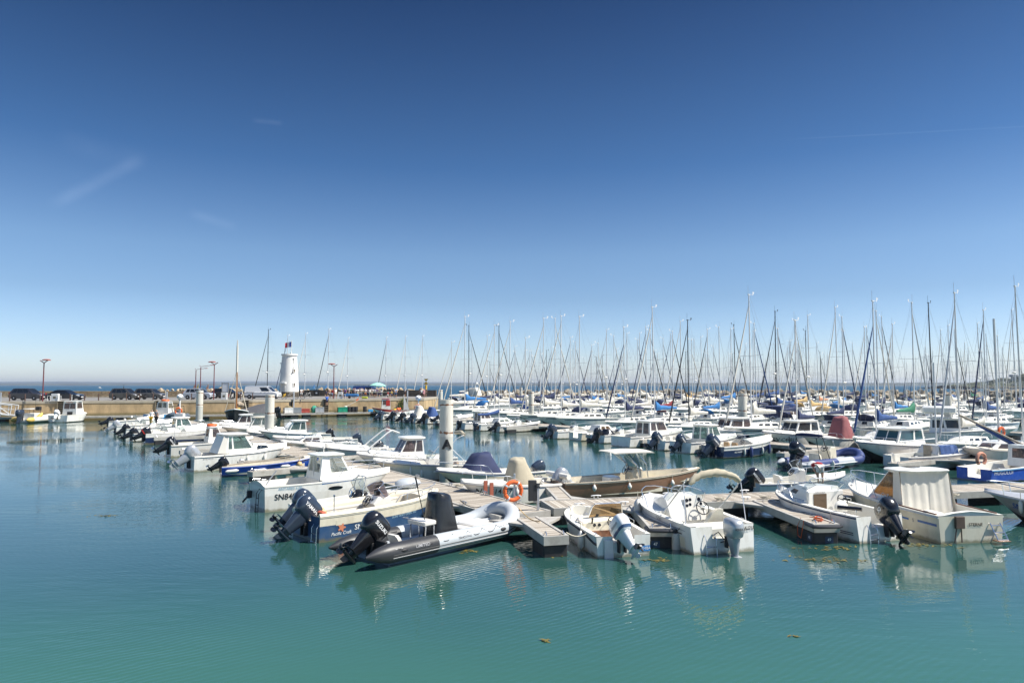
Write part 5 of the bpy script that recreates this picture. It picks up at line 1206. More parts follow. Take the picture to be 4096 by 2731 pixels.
for p_, c_ in SKYR[1:-1]: e = cr.elements.new(p_); e.color = (*c_, 1)
mx = N.new("ShaderNodeMix"); mx.data_type = 'RGBA'; mx.blend_type = 'MULTIPLY'; mx.inputs[0].default_value = 1
L.new(sky.outputs[0], mx.inputs[6]); L.new(rm.outputs[0], mx.inputs[7]); L.new(mx.outputs[2], bg.inputs[0]); bg.inputs[1].default_value = .13
sl = bpy.data.lights.new("sun", 'SUN'); sl.energy = 5.0; sl.angle = rad(.5); sl.color = (1, .95, .86)
so = bpy.data.objects.new("sun", sl); COL.objects.link(so)
sd = Vector((math.cos(rad(SUN_EL)) * math.cos(rad(SUN_AZ)), math.cos(rad(SUN_EL)) * math.sin(rad(SUN_AZ)), math.sin(rad(SUN_EL))))
so.rotation_euler = (-sd).to_track_quat('-Z', 'Y').to_euler(); so.location = (60, 0, 80)
# thin cirrus and an old vapour trail, far beyond everything
def streak(a, c, width, amt, seed, prev):
    v1, v2 = [(Vector(q) - Vector((0, 0, EYE))).normalized() for q in (a, c)]; nv = v1.cross(v2).normalized(); mid = (v1 + v2).normalized(); tv = nv.cross(mid).normalized(); hl = abs((v2 - v1).dot(tv)) / 2
    def dot(vec):
        n = N.new("ShaderNodeVectorMath"); n.operation = 'DOT_PRODUCT'; L.new(tc.outputs["Generated"], n.inputs[0]); n.inputs[1].default_value = vec; ab = N.new("ShaderNodeMath"); ab.operation = 'ABSOLUTE'; L.new(n.outputs["Value"], ab.inputs[0]); return ab
    def rng(node, lo, hi):
        r = N.new("ShaderNodeMapRange"); r.interpolation_type = 'SMOOTHSTEP'; r.inputs[1].default_value = lo; r.inputs[2].default_value = hi; r.inputs[3].default_value = 1; r.inputs[4].default_value = 0; L.new(node.outputs[0], r.inputs[0]); return r
    fr = N.new("ShaderNodeVectorMath"); fr.operation = 'DOT_PRODUCT'; L.new(tc.outputs["Generated"], fr.inputs[0]); fr.inputs[1].default_value = mid
    gt = N.new("ShaderNodeMath"); gt.operation = 'GREATER_THAN'; gt.inputs[1].default_value = .5; L.new(fr.outputs["Value"], gt.inputs[0])
    ns = N.new("ShaderNodeTexNoise"); ns.inputs["Scale"].default_value = 26 + seed; ns.inputs["Detail"].default_value = 5; L.new(tc.outputs["Generated"], ns.inputs["Vector"])
    cur = gt
    for nd in (rng(dot(nv), 0, width), rng(dot(tv), hl * .55, hl), ns):
        m = N.new("ShaderNodeMath"); m.operation = 'MULTIPLY'; L.new(cur.outputs[0], m.inputs[0]); L.new(nd.outputs[0], m.inputs[1]); cur = m
    m = N.new("ShaderNodeMath"); m.operation = 'MULTIPLY_ADD'; m.inputs[1].default_value = amt; L.new(cur.outputs[0], m.inputs[0])
    if prev: L.new(prev.outputs[0], m.inputs[2])
    else: m.inputs[2].default_value = 0
    return m
k_ = None
for a, c, wd_, am, sd_ in (((180, 835), (600, 620), .012, .34, 0), ((740, 845), (960, 915), .01, .25, 3), ((1000, 480), (1140, 495), .005, .25, 5), ((3080, 562), (4500, 485), .0012, .3, 2), ((200, 545), (620, 660), .02, .12, 7)):
    k_ = streak(D(*a, 1000), D(*c, 1000), wd_, am, sd_, k_)
ac_ = N.new("ShaderNodeMix"); ac_.data_type = 'RGBA'; ac_.blend_type = 'ADD'; ac_.inputs[7].default_value = (.9, .95, 1, 1); L.new(k_.outputs[0], ac_.inputs[0]); L.new(mx.outputs[2], ac_.inputs[6]); L.new(ac_.outputs[2], bg.inputs[0])
SC.view_settings.view_transform = 'Standard'; SC.view_settings.look = 'None'; SC.view_settings.exposure = .67; SC.view_settings.gamma = 1
SC.render.engine = 'CYCLES'; cy = SC.cycles; cy.max_bounces = 8; cy.transparent_max_bounces = 16; cy.use_denoising = True; cy.caustics_reflective = False; cy.caustics_refractive = False
cy.volume_bounces = 0; cy.sample_clamp_indirect = 6
# ================================================================ water
def watermat(name, body, s1, a1, s2, a2, rough, spec=.5, s3=None, ior=1.33):
    m = bpy.data.materials.new(name); m.use_nodes = True; nt = m.node_tree; N = nt.nodes; L = nt.links
    b = N["Principled BSDF"]; b.inputs["Base Color"].default_value = (*body, 1); b.inputs["Roughness"].default_value = rough
    b.inputs["IOR"].default_value = ior; b.inputs["Specular IOR Level"].default_value = spec
    geo = N.new("ShaderNodeNewGeometry")
    def layer(scale, rot, dist, strength, prev, kind, det=2):
        mp = N.new("ShaderNodeMapping"); mp.inputs["Scale"].default_value = scale; mp.inputs["Rotation"].default_value = (0, 0, rad(rot)); L.new(geo.outputs["Position"], mp.inputs[0])
        if kind == 'w':
            n = N.new("ShaderNodeTexWave"); n.wave_type = 'BANDS'; n.inputs["Scale"].default_value = 1; n.inputs["Distortion"].default_value = 5; n.inputs["Detail"].default_value = 3; n.inputs["Detail Scale"].default_value = .7
        else:
            n = N.new("ShaderNodeTexNoise"); n.inputs["Scale"].default_value = 1; n.inputs["Detail"].default_value = det; n.inputs["Roughness"].default_value = .55
        L.new(mp.outputs[0], n.inputs["Vector"])
        bp = N.new("ShaderNodeBump"); bp.inputs["Distance"].default_value = dist
        L.new(n.outputs[1 if kind == 'w' else 0], bp.inputs["Height"])
        if isinstance(strength, tuple):   # gusts: the ripple comes and goes in patches
            g = N.new("ShaderNodeTexNoise"); g.inputs["Scale"].default_value = strength[2]; g.inputs["Detail"].default_value = 2; L.new(geo.outputs["Position"], g.inputs["Vector"])
            r = N.new("ShaderNodeMapRange"); r.inputs[1].default_value = .38; r.inputs[2].default_value = .66; r.inputs[3].default_value = strength[0]; r.inputs[4].default_value = strength[1]
            L.new(g.outputs[0], r.inputs[0]); L.new(r.outputs[0], bp.inputs["Strength"])
        else: bp.inputs["Strength"].default_value = strength
        if prev: L.new(prev.outputs[0], bp.inputs["Normal"])
        return bp
    p = layer(s1[0], s1[1], s1[2], a1, None, 'n'); p = layer(s2[0], s2[1], s2[2], a2, p, 'n', 3)
    if s3: p = layer(s3[0], s3[1], s3[2], s3[3], p, 'w')
    L.new(p.outputs[0], b.inputs["Normal"])
    return m
HWAT = watermat("harbour_water", (.03, .113, .1), ((.9, 2.6, 1), 12, .012), (.3, 1.0, .07), ((3.6, 9, 1), -8, .004), (.1, .9, .13), .015, .5, ((1.5, 2.6, 1), 35, .0035, (.0, 1.0, .09)), 2.1)
SWAT = watermat("sea_water", (.022, .075, .13), ((.25, .55, 1), 12, .5), 1.0, ((1.2, 2.4, 1), -10, .15), 1.0, .45, .03)
nt = HWAT.node_tree; N = nt.nodes; L = nt.links   # body colour blends from paler green near to darker farther out
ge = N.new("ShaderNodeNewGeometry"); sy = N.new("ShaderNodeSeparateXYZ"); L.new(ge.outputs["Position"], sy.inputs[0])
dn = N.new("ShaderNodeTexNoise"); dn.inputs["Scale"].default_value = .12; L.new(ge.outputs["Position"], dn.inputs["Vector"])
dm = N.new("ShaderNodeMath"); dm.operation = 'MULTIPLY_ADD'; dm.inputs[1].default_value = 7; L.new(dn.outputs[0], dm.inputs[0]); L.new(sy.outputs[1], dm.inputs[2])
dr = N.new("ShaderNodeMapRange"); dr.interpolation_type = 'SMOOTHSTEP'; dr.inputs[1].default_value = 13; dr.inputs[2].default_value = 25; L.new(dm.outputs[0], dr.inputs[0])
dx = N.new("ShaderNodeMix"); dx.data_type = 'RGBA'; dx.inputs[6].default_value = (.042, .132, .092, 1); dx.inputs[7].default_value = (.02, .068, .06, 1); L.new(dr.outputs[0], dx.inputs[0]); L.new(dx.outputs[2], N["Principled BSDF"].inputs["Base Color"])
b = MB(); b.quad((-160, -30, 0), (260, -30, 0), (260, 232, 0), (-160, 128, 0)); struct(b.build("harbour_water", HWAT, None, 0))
b = MB(); b.quad((-160, 128, 0), (260, 232, 0), (9000, 232, 0), (9000, 9000, 0), (-9000, 9000, 0), (-9000, 128, 0)); struct(b.build("sea", SWAT, None, 0))
# ---- far shore, headland
def ridge(name, x0, x1, y, hs, m, depth, seed, n=240, base=-.5, fine=1.5):
    rn = random.Random(seed); ph = [(rn.uniform(.5, 6), rn.uniform(0, 6.3), rn.uniform(.2, 1)) for _ in range(7)]
    rings = []
    for i in range(n + 1):
        t = i / n; x = lerp(x0, x1, t)
        hgt = hs(t) * (1 + .22 * sum(a * math.sin(f * 9 * t + p) for f, p, a in ph) / 3) + fine * rn.random()
        yy = y(t)
        rings.append([(x, yy, base), (x, yy + depth * .08, .5 + hgt * .25), (x, yy + depth * .12, hgt * .8), (x, yy + depth * .5, hgt), (x, yy + depth, base)])
    b = MB(); b.loft(rings, False, False, False); return struct(b.build(name, m, None, 0))
LANDF = mat("far_land", (.05, .07, .075), .9, var=.5, vscale=.01)
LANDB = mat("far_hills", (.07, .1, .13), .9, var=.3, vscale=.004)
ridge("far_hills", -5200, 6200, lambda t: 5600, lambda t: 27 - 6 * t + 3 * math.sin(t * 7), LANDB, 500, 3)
ridge("far_shore", -4600, 3000, lambda t: 4400 - 700 * t, lambda t: 9 + 4 * t, LANDF, 260, 5, 420, fine=4)
ridge("opposite_shore", -250, 3300, lambda t: 3100 - 500 * t, lambda t: (8 + 5 * t) * ss(t * 8 + .1), LANDF, 260, 9, 420, fine=3.5)
b = MB(); b.box(-4600, 2600, 4390, 4394, -.5, 1.6); bo = struct(b.build("sand_beach", mat("pale_sand", (.5, .46, .38), .9), None, 0)); bo.rotation_euler.z = rad(-3.5); bo.location = (0, -30, 0)
HEAD = mat("headland_scrub", (.05, .06, .028), .95, var=.6, vscale=.12)
ridge("headland", 528, 760, lambda t: 800, lambda t: (3.5 + 14 * ss(t * 1.8)), HEAD, 120, 4, 120, fine=1.2)
b = MB(); b.box(524, 760, 790, 800, -.5, 3, .5); struct(b.build("headland_rock", mat("shore_rock", (.2, .16, .11), .95, var=.5, vscale=.15, bump=.8, bscale=.2), None, 20))
# trees on the headland
CROWN = mat("tree_crown", (.035, .055, .025), .9, var=.5, vscale=.6)
rn = random.Random(5)
for i in range(16):
    x = 557 + i * 6 + rn.uniform(-2, 2); t = (x - 528) / 232; gz = 2.5 + 14 * ss(t * 1.8) * .8
    o = thing("pine_tree", "dark pine on the headland, %s from the seaward end" % ["first", "second", "third", "fourth", "fifth", "sixth", "seventh", "eighth", "ninth", "tenth", "eleventh", "twelfth", "thirteenth", "fourteenth", "fifteenth", "sixteenth"][i], "tree", (x, 815 + rn.uniform(-6, 10), gz), 0, "pines on the headland")
    b = MB(); b.tuber([(0, 0, -2), (.15, 0, 2), (.1, .1, 4)], [.3, .2, .12], 6); b.build("trunk", WOODD, o)
    b = MB(); hh = rn.uniform(3, 5.5)
    for k in range(160):
        a = rn.uniform(0, 6.28); rr = rn.random() ** .5 * rn.uniform(2, 3.6); c = Vector((rr * math.cos(a), rr * math.sin(a), hh - .35 * rr + rn.gauss(0, .6))); s_ = rn.uniform(.3, .75)
        u = Vector((rn.gauss(0, 1), rn.gauss(0, 1), rn.gauss(0, .6))).normalized() * s_; v_ = Vector((rn.gauss(0, 1), rn.gauss(0, 1), rn.gauss(0, .6))).normalized() * s_
        b.quad(c - u, c - v_, c + u, c + v_)
    b.build("crown", CROWN, o, 0)
o = thing("water_tower", "pale boxy water tower among the headland pines", "tower", (594, 830, 9)); b = MB(); b.box(-2, 2, -2, 2, -4, 5, .3); b.build("shaft", mat("tower_concrete", (.4, .4, .4), .8), o); b = MB(); b.box(-3.2, 3.2, -3.2, 3.2, 5, 8, .3); b.build("tank", mat("tower_concrete", (.4, .4, .4), .8), o)
# ---- haze: one even box of air
hz = bpy.data.materials.new("air_haze"); hz.use_nodes = True; nt = hz.node_tree; nt.nodes.remove(nt.nodes["Principled BSDF"])
pv = nt.nodes.new("ShaderNodeVolumePrincipled"); pv.inputs["Color"].default_value = (.8, .88, 1, 1); pv.inputs["Density"].default_value = .00011; pv.inputs["Anisotropy"].default_value = .3
nt.links.new(pv.outputs[0], nt.nodes["Material Output"].inputs["Volume"])
b = MB(); b.box(-9500, 9500, -60, 9500, -1.5, 60); HAZE = struct(b.build("haze", hz, None, 0), "stuff")
# ================================================================ quay
QZ = 2.72; QK = 1.059
CONC = mat("quay_concrete", (.46, .335, .185), .85, var=.3, vscale=.9, bump=.5, bscale=6, stain=(.12, .085, .045), sscale=.55, samt=.65, zstretch=.35, wl=.85, wz=1.0)
CAP = mat("quay_coping", (.42, .37, .28), .85, var=.15, vscale=1.5, bump=.3, bscale=10)
ASPH = mat("quay_asphalt", (.2, .19, .175), .9, var=.15, vscale=.6, bump=.2, bscale=40)
FRONT = [(x * QK, y * QK) for x, y in ((-140, 66), (-66.4, 92.2), (-50.5, 97.2), (-37.3, 101), (-31.5, 105.2), (-14.2, 113.4))]
CORN = FRONT[-1]; BACKC = (-13.2 * QK, 127.5 * QK)
def at_front(px):   # point of the quay edge under a photo column
    a = (px - 2048) / FPX
    for (x0, y0), (x1, y1) in zip(FRONT, FRONT[1:]):
        den = (x1 - x0) - a * (y1 - y0)
        t = (a * y0 - x0) / den if abs(den) > 1e-9 else -1
        if -1e-6 <= t <= 1 + 1e-6: return Vector((lerp(x0, x1, t), lerp(y0, y1, t), QZ)), math.atan2(y1 - y0, x1 - x0)
    return Vector((CORN[0], CORN[1], QZ)), .4
b = MB(); rings = []
fp = FRONT + [BACKC]
for x, y in fp: rings.append([(x, y, -3), (x, y, QZ - .34)])
b.loft(rings, False, False, False); tag(b.build("quay_wall", CONC, None, 0), "stained tan concrete quay wall with ladders, behind the walkway", "quay wall")
b = MB(); rings = []
def off(i, d):
    p0 = Vector(fp[max(i - 1, 0)]); p1 = Vector(fp[min(i + 1, len(fp) - 1)]); t = (p1 - p0).normalized(); return Vector(fp[i]) + Vector((t.y, -t.x)) * d
for i in range(len(fp)):
    o1 = off(i, .06); o2 = off(i, -.5); rings.append([(o1.x, o1.y, QZ - .34), (o1.x, o1.y, QZ), (o2.x, o2.y, QZ), (o2.x, o2.y, QZ - .34)])
b.loft(rings, True, True, True); tag(b.build("quay_coping", CAP, None, 0), "pale coping course capping the quay wall edge", "coping")
b = MB(); poly = [tuple(off(i, -.48)) for i in range(len(fp))] + [(x * QK, y * QK) for x, y in ((-14, 131), (-41.5, 135), (-41.5, 122.6), (-170, 122.6), (-170, 70))]
b.quad(*[(x, y, QZ - .012) for x, y in poly]); struct(b.build("quay_road", ASPH, None, 0))
# white line along the far kerb
b = MB(); b.box(-150, -44.5, 127, 128.5, QZ - .01, QZ + .12); struct(b.build("kerb", CAP, None, 0))
STONE = bpy.data.materials.new("rubble_stone"); STONE.use_nodes = True
nt = STONE.node_tree; N = nt.nodes; L = nt.links; bs = N["Principled BSDF"]; bs.inputs["Roughness"].default_value = .9
tc = N.new("ShaderNodeTexCoord"); mp = N.new("ShaderNodeMapping"); mp.inputs["Scale"].default_value = (1.6, 1.6, 2.9); L.new(tc.outputs["Object"], mp.inputs[0])
vo = N.new("ShaderNodeTexVoronoi"); vo.feature = 'DISTANCE_TO_EDGE'; vo.inputs["Scale"].default_value = 1.0; L.new(mp.outputs[0], vo.inputs["Vector"])
vc = N.new("ShaderNodeTexVoronoi"); vc.inputs["Scale"].default_value = 1.0; L.new(mp.outputs[0], vc.inputs["Vector"])
r1 = N.new("ShaderNodeValToRGB"); r1.color_ramp.elements[0].color = (.4, .29, .17, 1); r1.color_ramp.elements[1].color = (.6, .5, .34, 1); e = r1.color_ramp.elements.new(.5); e.color = (.52, .4, .25, 1); L.new(vc.outputs["Color"], r1.inputs[0])
r2 = N.new("ShaderNodeMapRange"); r2.inputs[2].default_value = .07; L.new(vo.outputs[0], r2.inputs[0])
mm = N.new("ShaderNodeMix"); mm.data_type = 'RGBA'; L.new(r2.outputs[0], mm.inputs[0]); mm.inputs[6].default_value = (.2, .16, .11, 1); L.new(r1.outputs[0], mm.inputs[7]); L.new(mm.outputs[2], bs.inputs["Base Color"])
bp = N.new("ShaderNodeBump"); bp.inputs["Distance"].default_value = .06; L.new(r2.outputs[0], bp.inputs["Height"]); L.new(bp.outputs[0], bs.inputs["Normal"])
b = MB(); b.box(-160, -44.5, 128.5, 129.3, QZ - .1, QZ + 1.02); o = tag(b.build("stone_wall", STONE, None, 0), "long sunlit rubble stone parapet behind the parked cars", "stone wall")
b = MB(); b.box(-160, -44.4, 128.4, 129.4, QZ + 1.02, QZ + 1.15); b.build("wall_coping", mat("coping_stone", (.36, .29, .19), .9, var=.3, vscale=2), o, 0)
DST = mat("dark_stone", (.13, .105, .075), .9, var=.5, vscale=2.2, bump=.6, bscale=4, stain=(.05, .04, .03), sscale=1.2, samt=.7)
v0, v1 = Vector((-41.5, 134.9)) * QK, Vector((-14.2, 131.2)) * QK; tt = (v1 - v0).normalized(); nn_ = Vector((-tt.y, tt.x))
b = MB(); q4 = [v0, v1, v1 + nn_ * .6, v0 + nn_ * .6]; b.loft([[(p.x, p.y, QZ - .1) for p in q4], [(p.x, p.y, QZ + 1.25) for p in q4]])
o = tag(b.build("stone_wall", DST, None, 0), "shaded dark stone wall behind the crowd at the quay end", "stone wall")
b = MB(); c4 = Vector((-17.3, 131.5)) * QK; b.quad((c4.x, c4.y, QZ + .6), (c4.x + 1.2, c4.y - .16, QZ + .6), (c4.x + 1.2, c4.y - .16, QZ + 1.1), (c4.x, c4.y, QZ + 1.1)); b.build("notice_panel", INKW, o, 0)
# ---- boulder breakwaters
def boulders(name, pts, zt, halfw, nper, size, m, seed):
    rn = random.Random(seed); b = MB()
    ico = []
    for k in range(10):
        a = 6.283 * k / 5
        ico.append((math.cos(a + (.6 if k > 4 else 0)) * .85, math.sin(a + (.6 if k > 4 else 0)) * .85, .45 if k > 4 else -.45))
    ico += [(0, 0, -1), (0, 0, 1)]
    fs = []
    for k in range(5):
        n = (k + 1) % 5
        fs += [(10, n, k), (k, n, 5 + k), (n, 5 + n, 5 + k), (5 + k, 5 + n, 11)]
    for (x0, y0), (x1, y1) in zip(pts, pts[1:]):
        Ln = math.hypot(x1 - x0, y1 - y0); dx, dy = (x1 - x0) / Ln, (y1 - y0) / Ln
        for k in range(int(Ln * nper)):
            t = rn.random() * Ln; w_ = rn.uniform(-1, 1); z = zt * (1 - abs(w_) ** 1.5) - rn.random() * .3
            s_ = size * rn.uniform(.6, 1.35); c = (x0 + dx * t - dy * w_ * halfw, y0 + dy * t + dx * w_ * halfw, z - s_ * .35)
            an = rn.random() * 6.28; ca, sa = math.cos(an), math.sin(an); sc_ = (s_ * rn.uniform(.8, 1.4), s_ * rn.uniform(.6, 1), s_ * rn.uniform(.5, .9))
            vs = []
            for p in ico:
                j = rn.uniform(.78, 1.15); x, y, z_ = p[0] * sc_[0] * j, p[1] * sc_[1] * j, p[2] * sc_[2] * j
                vs.append((c[0] + x * ca - y * sa, c[1] + x * sa + y * ca, c[2] + z_))
            b.add(vs, fs)
        nx, ny = -dy * halfw * .8, dx * halfw * .8
        b.loft([[(x0 + nx, y0 + ny, -1), (x0, y0, zt - .8), (x0 - nx, y0 - ny, -1)], [(x1 + nx, y1 + ny, -1), (x1, y1, zt - .8), (x1 - nx, y1 - ny, -1)]])
    return struct(b.build(name, m, None, 0), "stuff")
ROCK = mat("boulder_stone", (.42, .33, .22), .9, var=.45, vscale=.35, bump=.5, bscale=3)
ROCKD = mat("boulder_stone_dark", (.28, .24, .18), .9, var=.55, vscale=.3, bump=.5, bscale=3)
boulders("boulder_revetment", [(-74, 147), (-46, 150), (-17, 148)], 4.35, 3.2, 5, .55, ROCK, 2)
boulders("boulder_breakwater", [(-11, 176), (30, 205), (160, 212), (240, 220)], 3.6, 5, 3.6, 1.0, ROCKD, 3)
boulders("boulder_groyne", [(-66, 159), (-59, 147)], 4.3, 2.5, 5, .7, ROCK, 6)
# ================================================================ pontoons
PLANK = bpy.data.materials.new("weathered_planks"); PLANK.use_nodes = True
nt = PLANK.node_tree; N = nt.nodes; L = nt.links; bs = N["Principled BSDF"]; bs.inputs["Roughness"].default_value = .85
tc = N.new("ShaderNodeTexCoord"); sx = N.new("ShaderNodeSeparateXYZ"); L.new(tc.outputs["Object"], sx.inputs[0])
ml = N.new("ShaderNodeMath"); ml.operation = 'MULTIPLY'; ml.inputs[1].default_value = 1 / .14; L.new(sx.outputs[0], ml.inputs[0])
fl = N.new("ShaderNodeMath"); fl.operation = 'FLOOR'; L.new(ml.outputs[0], fl.inputs[0]); fc = N.new("ShaderNodeMath"); fc.operation = 'FRACT'; L.new(ml.outputs[0], fc.inputs[0])
wn = N.new("ShaderNodeTexWhiteNoise"); wn.noise_dimensions = '1D'; L.new(fl.outputs[0], wn.inputs["W"])
mp = N.new("ShaderNodeMapping"); mp.inputs["Scale"].default_value = (14, 1.2, 1); L.new(tc.outputs["Object"], mp.inputs[0])
ns = N.new("ShaderNodeTexNoise"); ns.inputs["Scale"].default_value = 1.5; ns.inputs["Detail"].default_value = 7; L.new(mp.outputs[0], ns.inputs["Vector"])
ad = N.new("ShaderNodeMath"); ad.operation = 'ADD'; L.new(wn.outputs["Value"], ad.inputs[0]); L.new(ns.outputs[0], ad.inputs[1])
rp = N.new("ShaderNodeValToRGB"); rp.color_ramp.elements[0].position = .35; rp.color_ramp.elements[0].color = (.28, .24, .19, 1); rp.color_ramp.elements[1].position = 1; rp.color_ramp.elements[1].color = (.55, .5, .42, 1)
hv = N.new("ShaderNodeMath"); hv.operation = 'MULTIPLY'; hv.inputs[1].default_value = .6; L.new(ad.outputs[0], hv.inputs[0]); L.new(hv.outputs[0], rp.inputs[0])
gp = N.new("ShaderNodeMath"); gp.operation = 'LESS_THAN'; gp.inputs[1].default_value = .1; L.new(fc.outputs[0], gp.inputs[0])
mm = N.new("ShaderNodeMix"); mm.data_type = 'RGBA'; L.new(gp.outputs[0], mm.inputs[0]); L.new(rp.outputs[0], mm.inputs[6]); mm.inputs[7].default_value = (.06, .05, .04, 1); L.new(mm.outputs[2], bs.inputs["Base Color"])
bp = N.new("ShaderNodeBump"); bp.inputs["Distance"].default_value = .012; bp.invert = True; L.new(gp.outputs[0], bp.inputs["Height"]); L.new(bp.outputs[0], bs.inputs["Normal"])
FRAME = mat("pontoon_frame", (.42, .4, .36), .6, var=.15, vscale=3, stain=(.2, .17, .13), sscale=2, samt=.6)
FLOATM = mat("float_black", (.018, .018, .02), .6, var=.3, vscale=3, stain=(.06, .055, .045), sscale=4, samt=.7)
DZ = .6
def pontoon(name, label, a, c, wd, group=None, floats=True, cap=True, fl=1.1, gap=3.2, lead=.3, bumper=False):
    """deck from a to c; local x runs along it"""
    a, c = Vector((a[0], a[1], 0)), Vector((c[0], c[1], 0)); Ln = (c - a).length; ang = math.atan2(c.y - a.y, c.x - a.x)
    r = thing(name, label, "pontoon", a, ang, group); hw = wd / 2
    b = MB(); b.box(.05, Ln - .05, -hw + .09, hw - .09, DZ - .08, DZ); b.build("planking", PLANK, r, 0)
    b = MB()
    for sg in (1, -1): y = sg * hw; b.box(0, Ln, min(y, y - sg * .1), max(y, y - sg * .1), DZ - .24, DZ + .025)
    b.box(0, .08, -hw + .1, hw - .1, DZ - .24, DZ + .02); b.box(Ln - .08, Ln, -hw + .1, hw - .1, DZ - .24, DZ + .02); b.build("side_beams", FRAME, r, 0)
    if floats:
        x = lead; b = MB()
        while x < Ln - .3:
            b.box(x, min(x + fl, Ln - .1), -hw + .12, hw - .12, -.35, DZ - .25, .03); x += gap
        b.build("floats", FLOATM, r)
    return r, Ln, hw
A0 = Vector((1.37, 25.1, 0)); AW = 2.15
ac = A0 - YAN * AW / 2
pA, LA, _ = pontoon("main_pontoon", "long weathered plank walkway running from the lifebuoy post toward the quay", ac - YAU * .0, ac + YAU * 74, AW)
cd = Vector((math.cos(rad(12.6)), math.sin(rad(12.6)), 0)); cn = Vector((-cd.y, cd.x, 0)); CW = 1.85
c0 = Vector((1.5, 25.42, 0)) + cn * CW / 2
pC, LC, _ = pontoon("cross_pontoon", "plank walkway running right from the lifebuoy post behind the cream runabout", c0, c0 + cd * 34, CW)
bc = O_ + YAN * 31.2
pB, LB, _ = pontoon("second_pontoon", "second long plank walkway across the channel, parallel to the main one", bc - YAU * 14, bc + YAU * 112, 2.2)
for k, (s_, nm) in enumerate(((60.5, "third"), (90.5, "fourth"), (120.5, "fifth"))):
    cc = O_ + YAN * s_; pontoon("outer_pontoon", "%s long walkway hidden among the moored yachts" % nm, cc - YAU * 30, cc + YAU * 95, 2.2)
# finger berths
def finger(p0, p1, wd, label, group="mooring fingers off the walkways", fl=.95, blk=True, hoop=False):
    r, Ln, hw = pontoon("mooring_finger", label, p0, p1, wd, group, floats=False)
    b = MB(); b.box(Ln - 1.25, Ln - .08, -hw + .02, hw - .02, -.3, DZ - .25, .03); b.build("end_float", FLOATM, r)
    b = MB(); b.prism([(0, hw), (1.1, hw), (0, hw + .9)], DZ - .1, DZ - .02, 'z'); b.prism([(0, -hw), (1.1, -hw), (0, -hw - .9)], DZ - .1, DZ - .02, 'z'); b.build("gusset_plates", FRAME, r, 0)
    b = MB(); b.torus((Ln - .2, hw - .12, DZ + .02), .1, .018, 'y', 12, 5, 0, math.pi); b.torus((Ln - .2, -hw + .12, DZ + .02), .1, .018, 'y', 12, 5, 0, math.pi); b.build("mooring_loops", STEEL, r)
    if hoop:
        b = MB(); b.tube([(Ln - .5, -hw - .03, DZ - .05), (Ln + .02, -hw - .05, DZ - .05), (Ln + .1, -hw + .1, DZ - .05), (Ln + .1, hw - .1, DZ - .05), (Ln + .02, hw + .05, DZ - .05), (Ln - .5, hw + .03, DZ - .05)], .05, 8); b.build("end_bumper", RUBK, r)
    return r, Ln, hw
f0, Ln0, _ = finger(W(2105, 2068, .6), W(2226, 2146, .6), .78, "short finger with galvanised end over a black float, beside the grey inflatable")
f1, Ln1, _ = finger(c0 + cd * 3.3 - cn * CW / 2, W(2655, 2108, .6) + Vector((-.1, -.25, 0)), .8, "finger with black bumper end plate 47 between runabout and bimini boat", hoop=True)
f2, Ln2, _ = finger(c0 + cd * 8.35 - cn * CW / 2, W(3312, 2095, .6) + Vector((-.1, -.15, 0)), .85, "finger with end plates 48 and 49 beside the cuddy cruiser", hoop=True)
def plate(root, txt, p, ex, ey, s=.17):
    fn = plane_fn(p, ex, ey); b = MB(); b.quad(*[fn(a * s * .8, c * s * .62) for a, c in ((-1, -1), (1, -1), (1, 1), (-1, 1))])
    o = b.build("number_plate", mat("plate_blue", (.01, .03, .08), .4), root, 0); n_ = Vector(ex).cross(Vector(ey)).normalized() * .006
    lettering(txt, s * .8, lambda a, c: fn(a, c) + n_, INKW, o, .9)
plate(f1, "47", (Ln1 - .07, -.2, .12), (0, 1, 0), (0, 0, 1)); plate(f2, "48", (Ln2 - .35, -.41, .15), (1, 0, 0), (0, 0, 1)); plate(f2, "49", (Ln2 - .07, .1, .12), (0, 1, 0), (0, 0, 1))
f3 = finger(c0 + cd * 1.0 + cn * CW / 2, W(2190, 1925, .6), .7, "finger beyond the cross walkway behind the lifebuoy, beside the beige covered boat")
c_ = local(f1, (0, 0, 0))
post = thing("pile_fender", "grey white pile fender hanging upright at the end of finger 47", "fender", f1.matrix_basis @ Vector((Ln1 + .02, .42, 0))); b = MB(); b.lathe([(.1, -.4), (.13, -.35), (.14, 0), (.14, .4), (.12, .48)], 14); b.build("fender_body", mat("fender_grey", (.45, .45, .42), .6, stain=(.2, .19, .15), sscale=6, samt=.6), post)
# fingers along the main and second pontoons
ORD = ["first", "second", "third", "fourth", "fifth", "sixth", "seventh", "eighth", "ninth", "tenth", "eleventh", "twelfth", "thirteenth", "fourteenth", "fifteenth", "sixteenth", "seventeenth", "eighteenth", "nineteenth", "twentieth", "twenty-first", "twenty-second", "twenty-third", "twenty-fourth", "twenty-fifth", "twenty-sixth"]
for k, t in enumerate((3.9, 26, 32, 39, 46, 53, 61)):
    p = ac + YAU * t - YAN * AW / 2; finger(p, p - YAN * 5.3, .6, "%s finger counted up the near side of the main walkway" % ORD[k])
finger(W(1222, 1866, .6), W(1000, 1887, .6), .6, "short finger lying along the near side of the blue launch"); finger(W(1172, 1836, .6), W(950, 1846, .6), .6, "finger between the blue launch and the silver engined pilothouse boat")
for k, t in enumerate((7.5, 16, 22, 29, 36, 44, 52)):
    p = ac + YAU * t + YAN * AW / 2; finger(p, p + YAN * 5.0, .6, "%s finger counted up the channel side of the main walkway" % ORD[k])
for k, t in enumerate((1.2, 8.5, 15, 21.5, 28, 34, 41.5, 49, 57, 66, 76)):
    p = bc + YAU * t - YAN * 1.1; finger(p, p - YAN * 5.2, .65, "%s finger counted up the near side of the second walkway" % ORD[k])
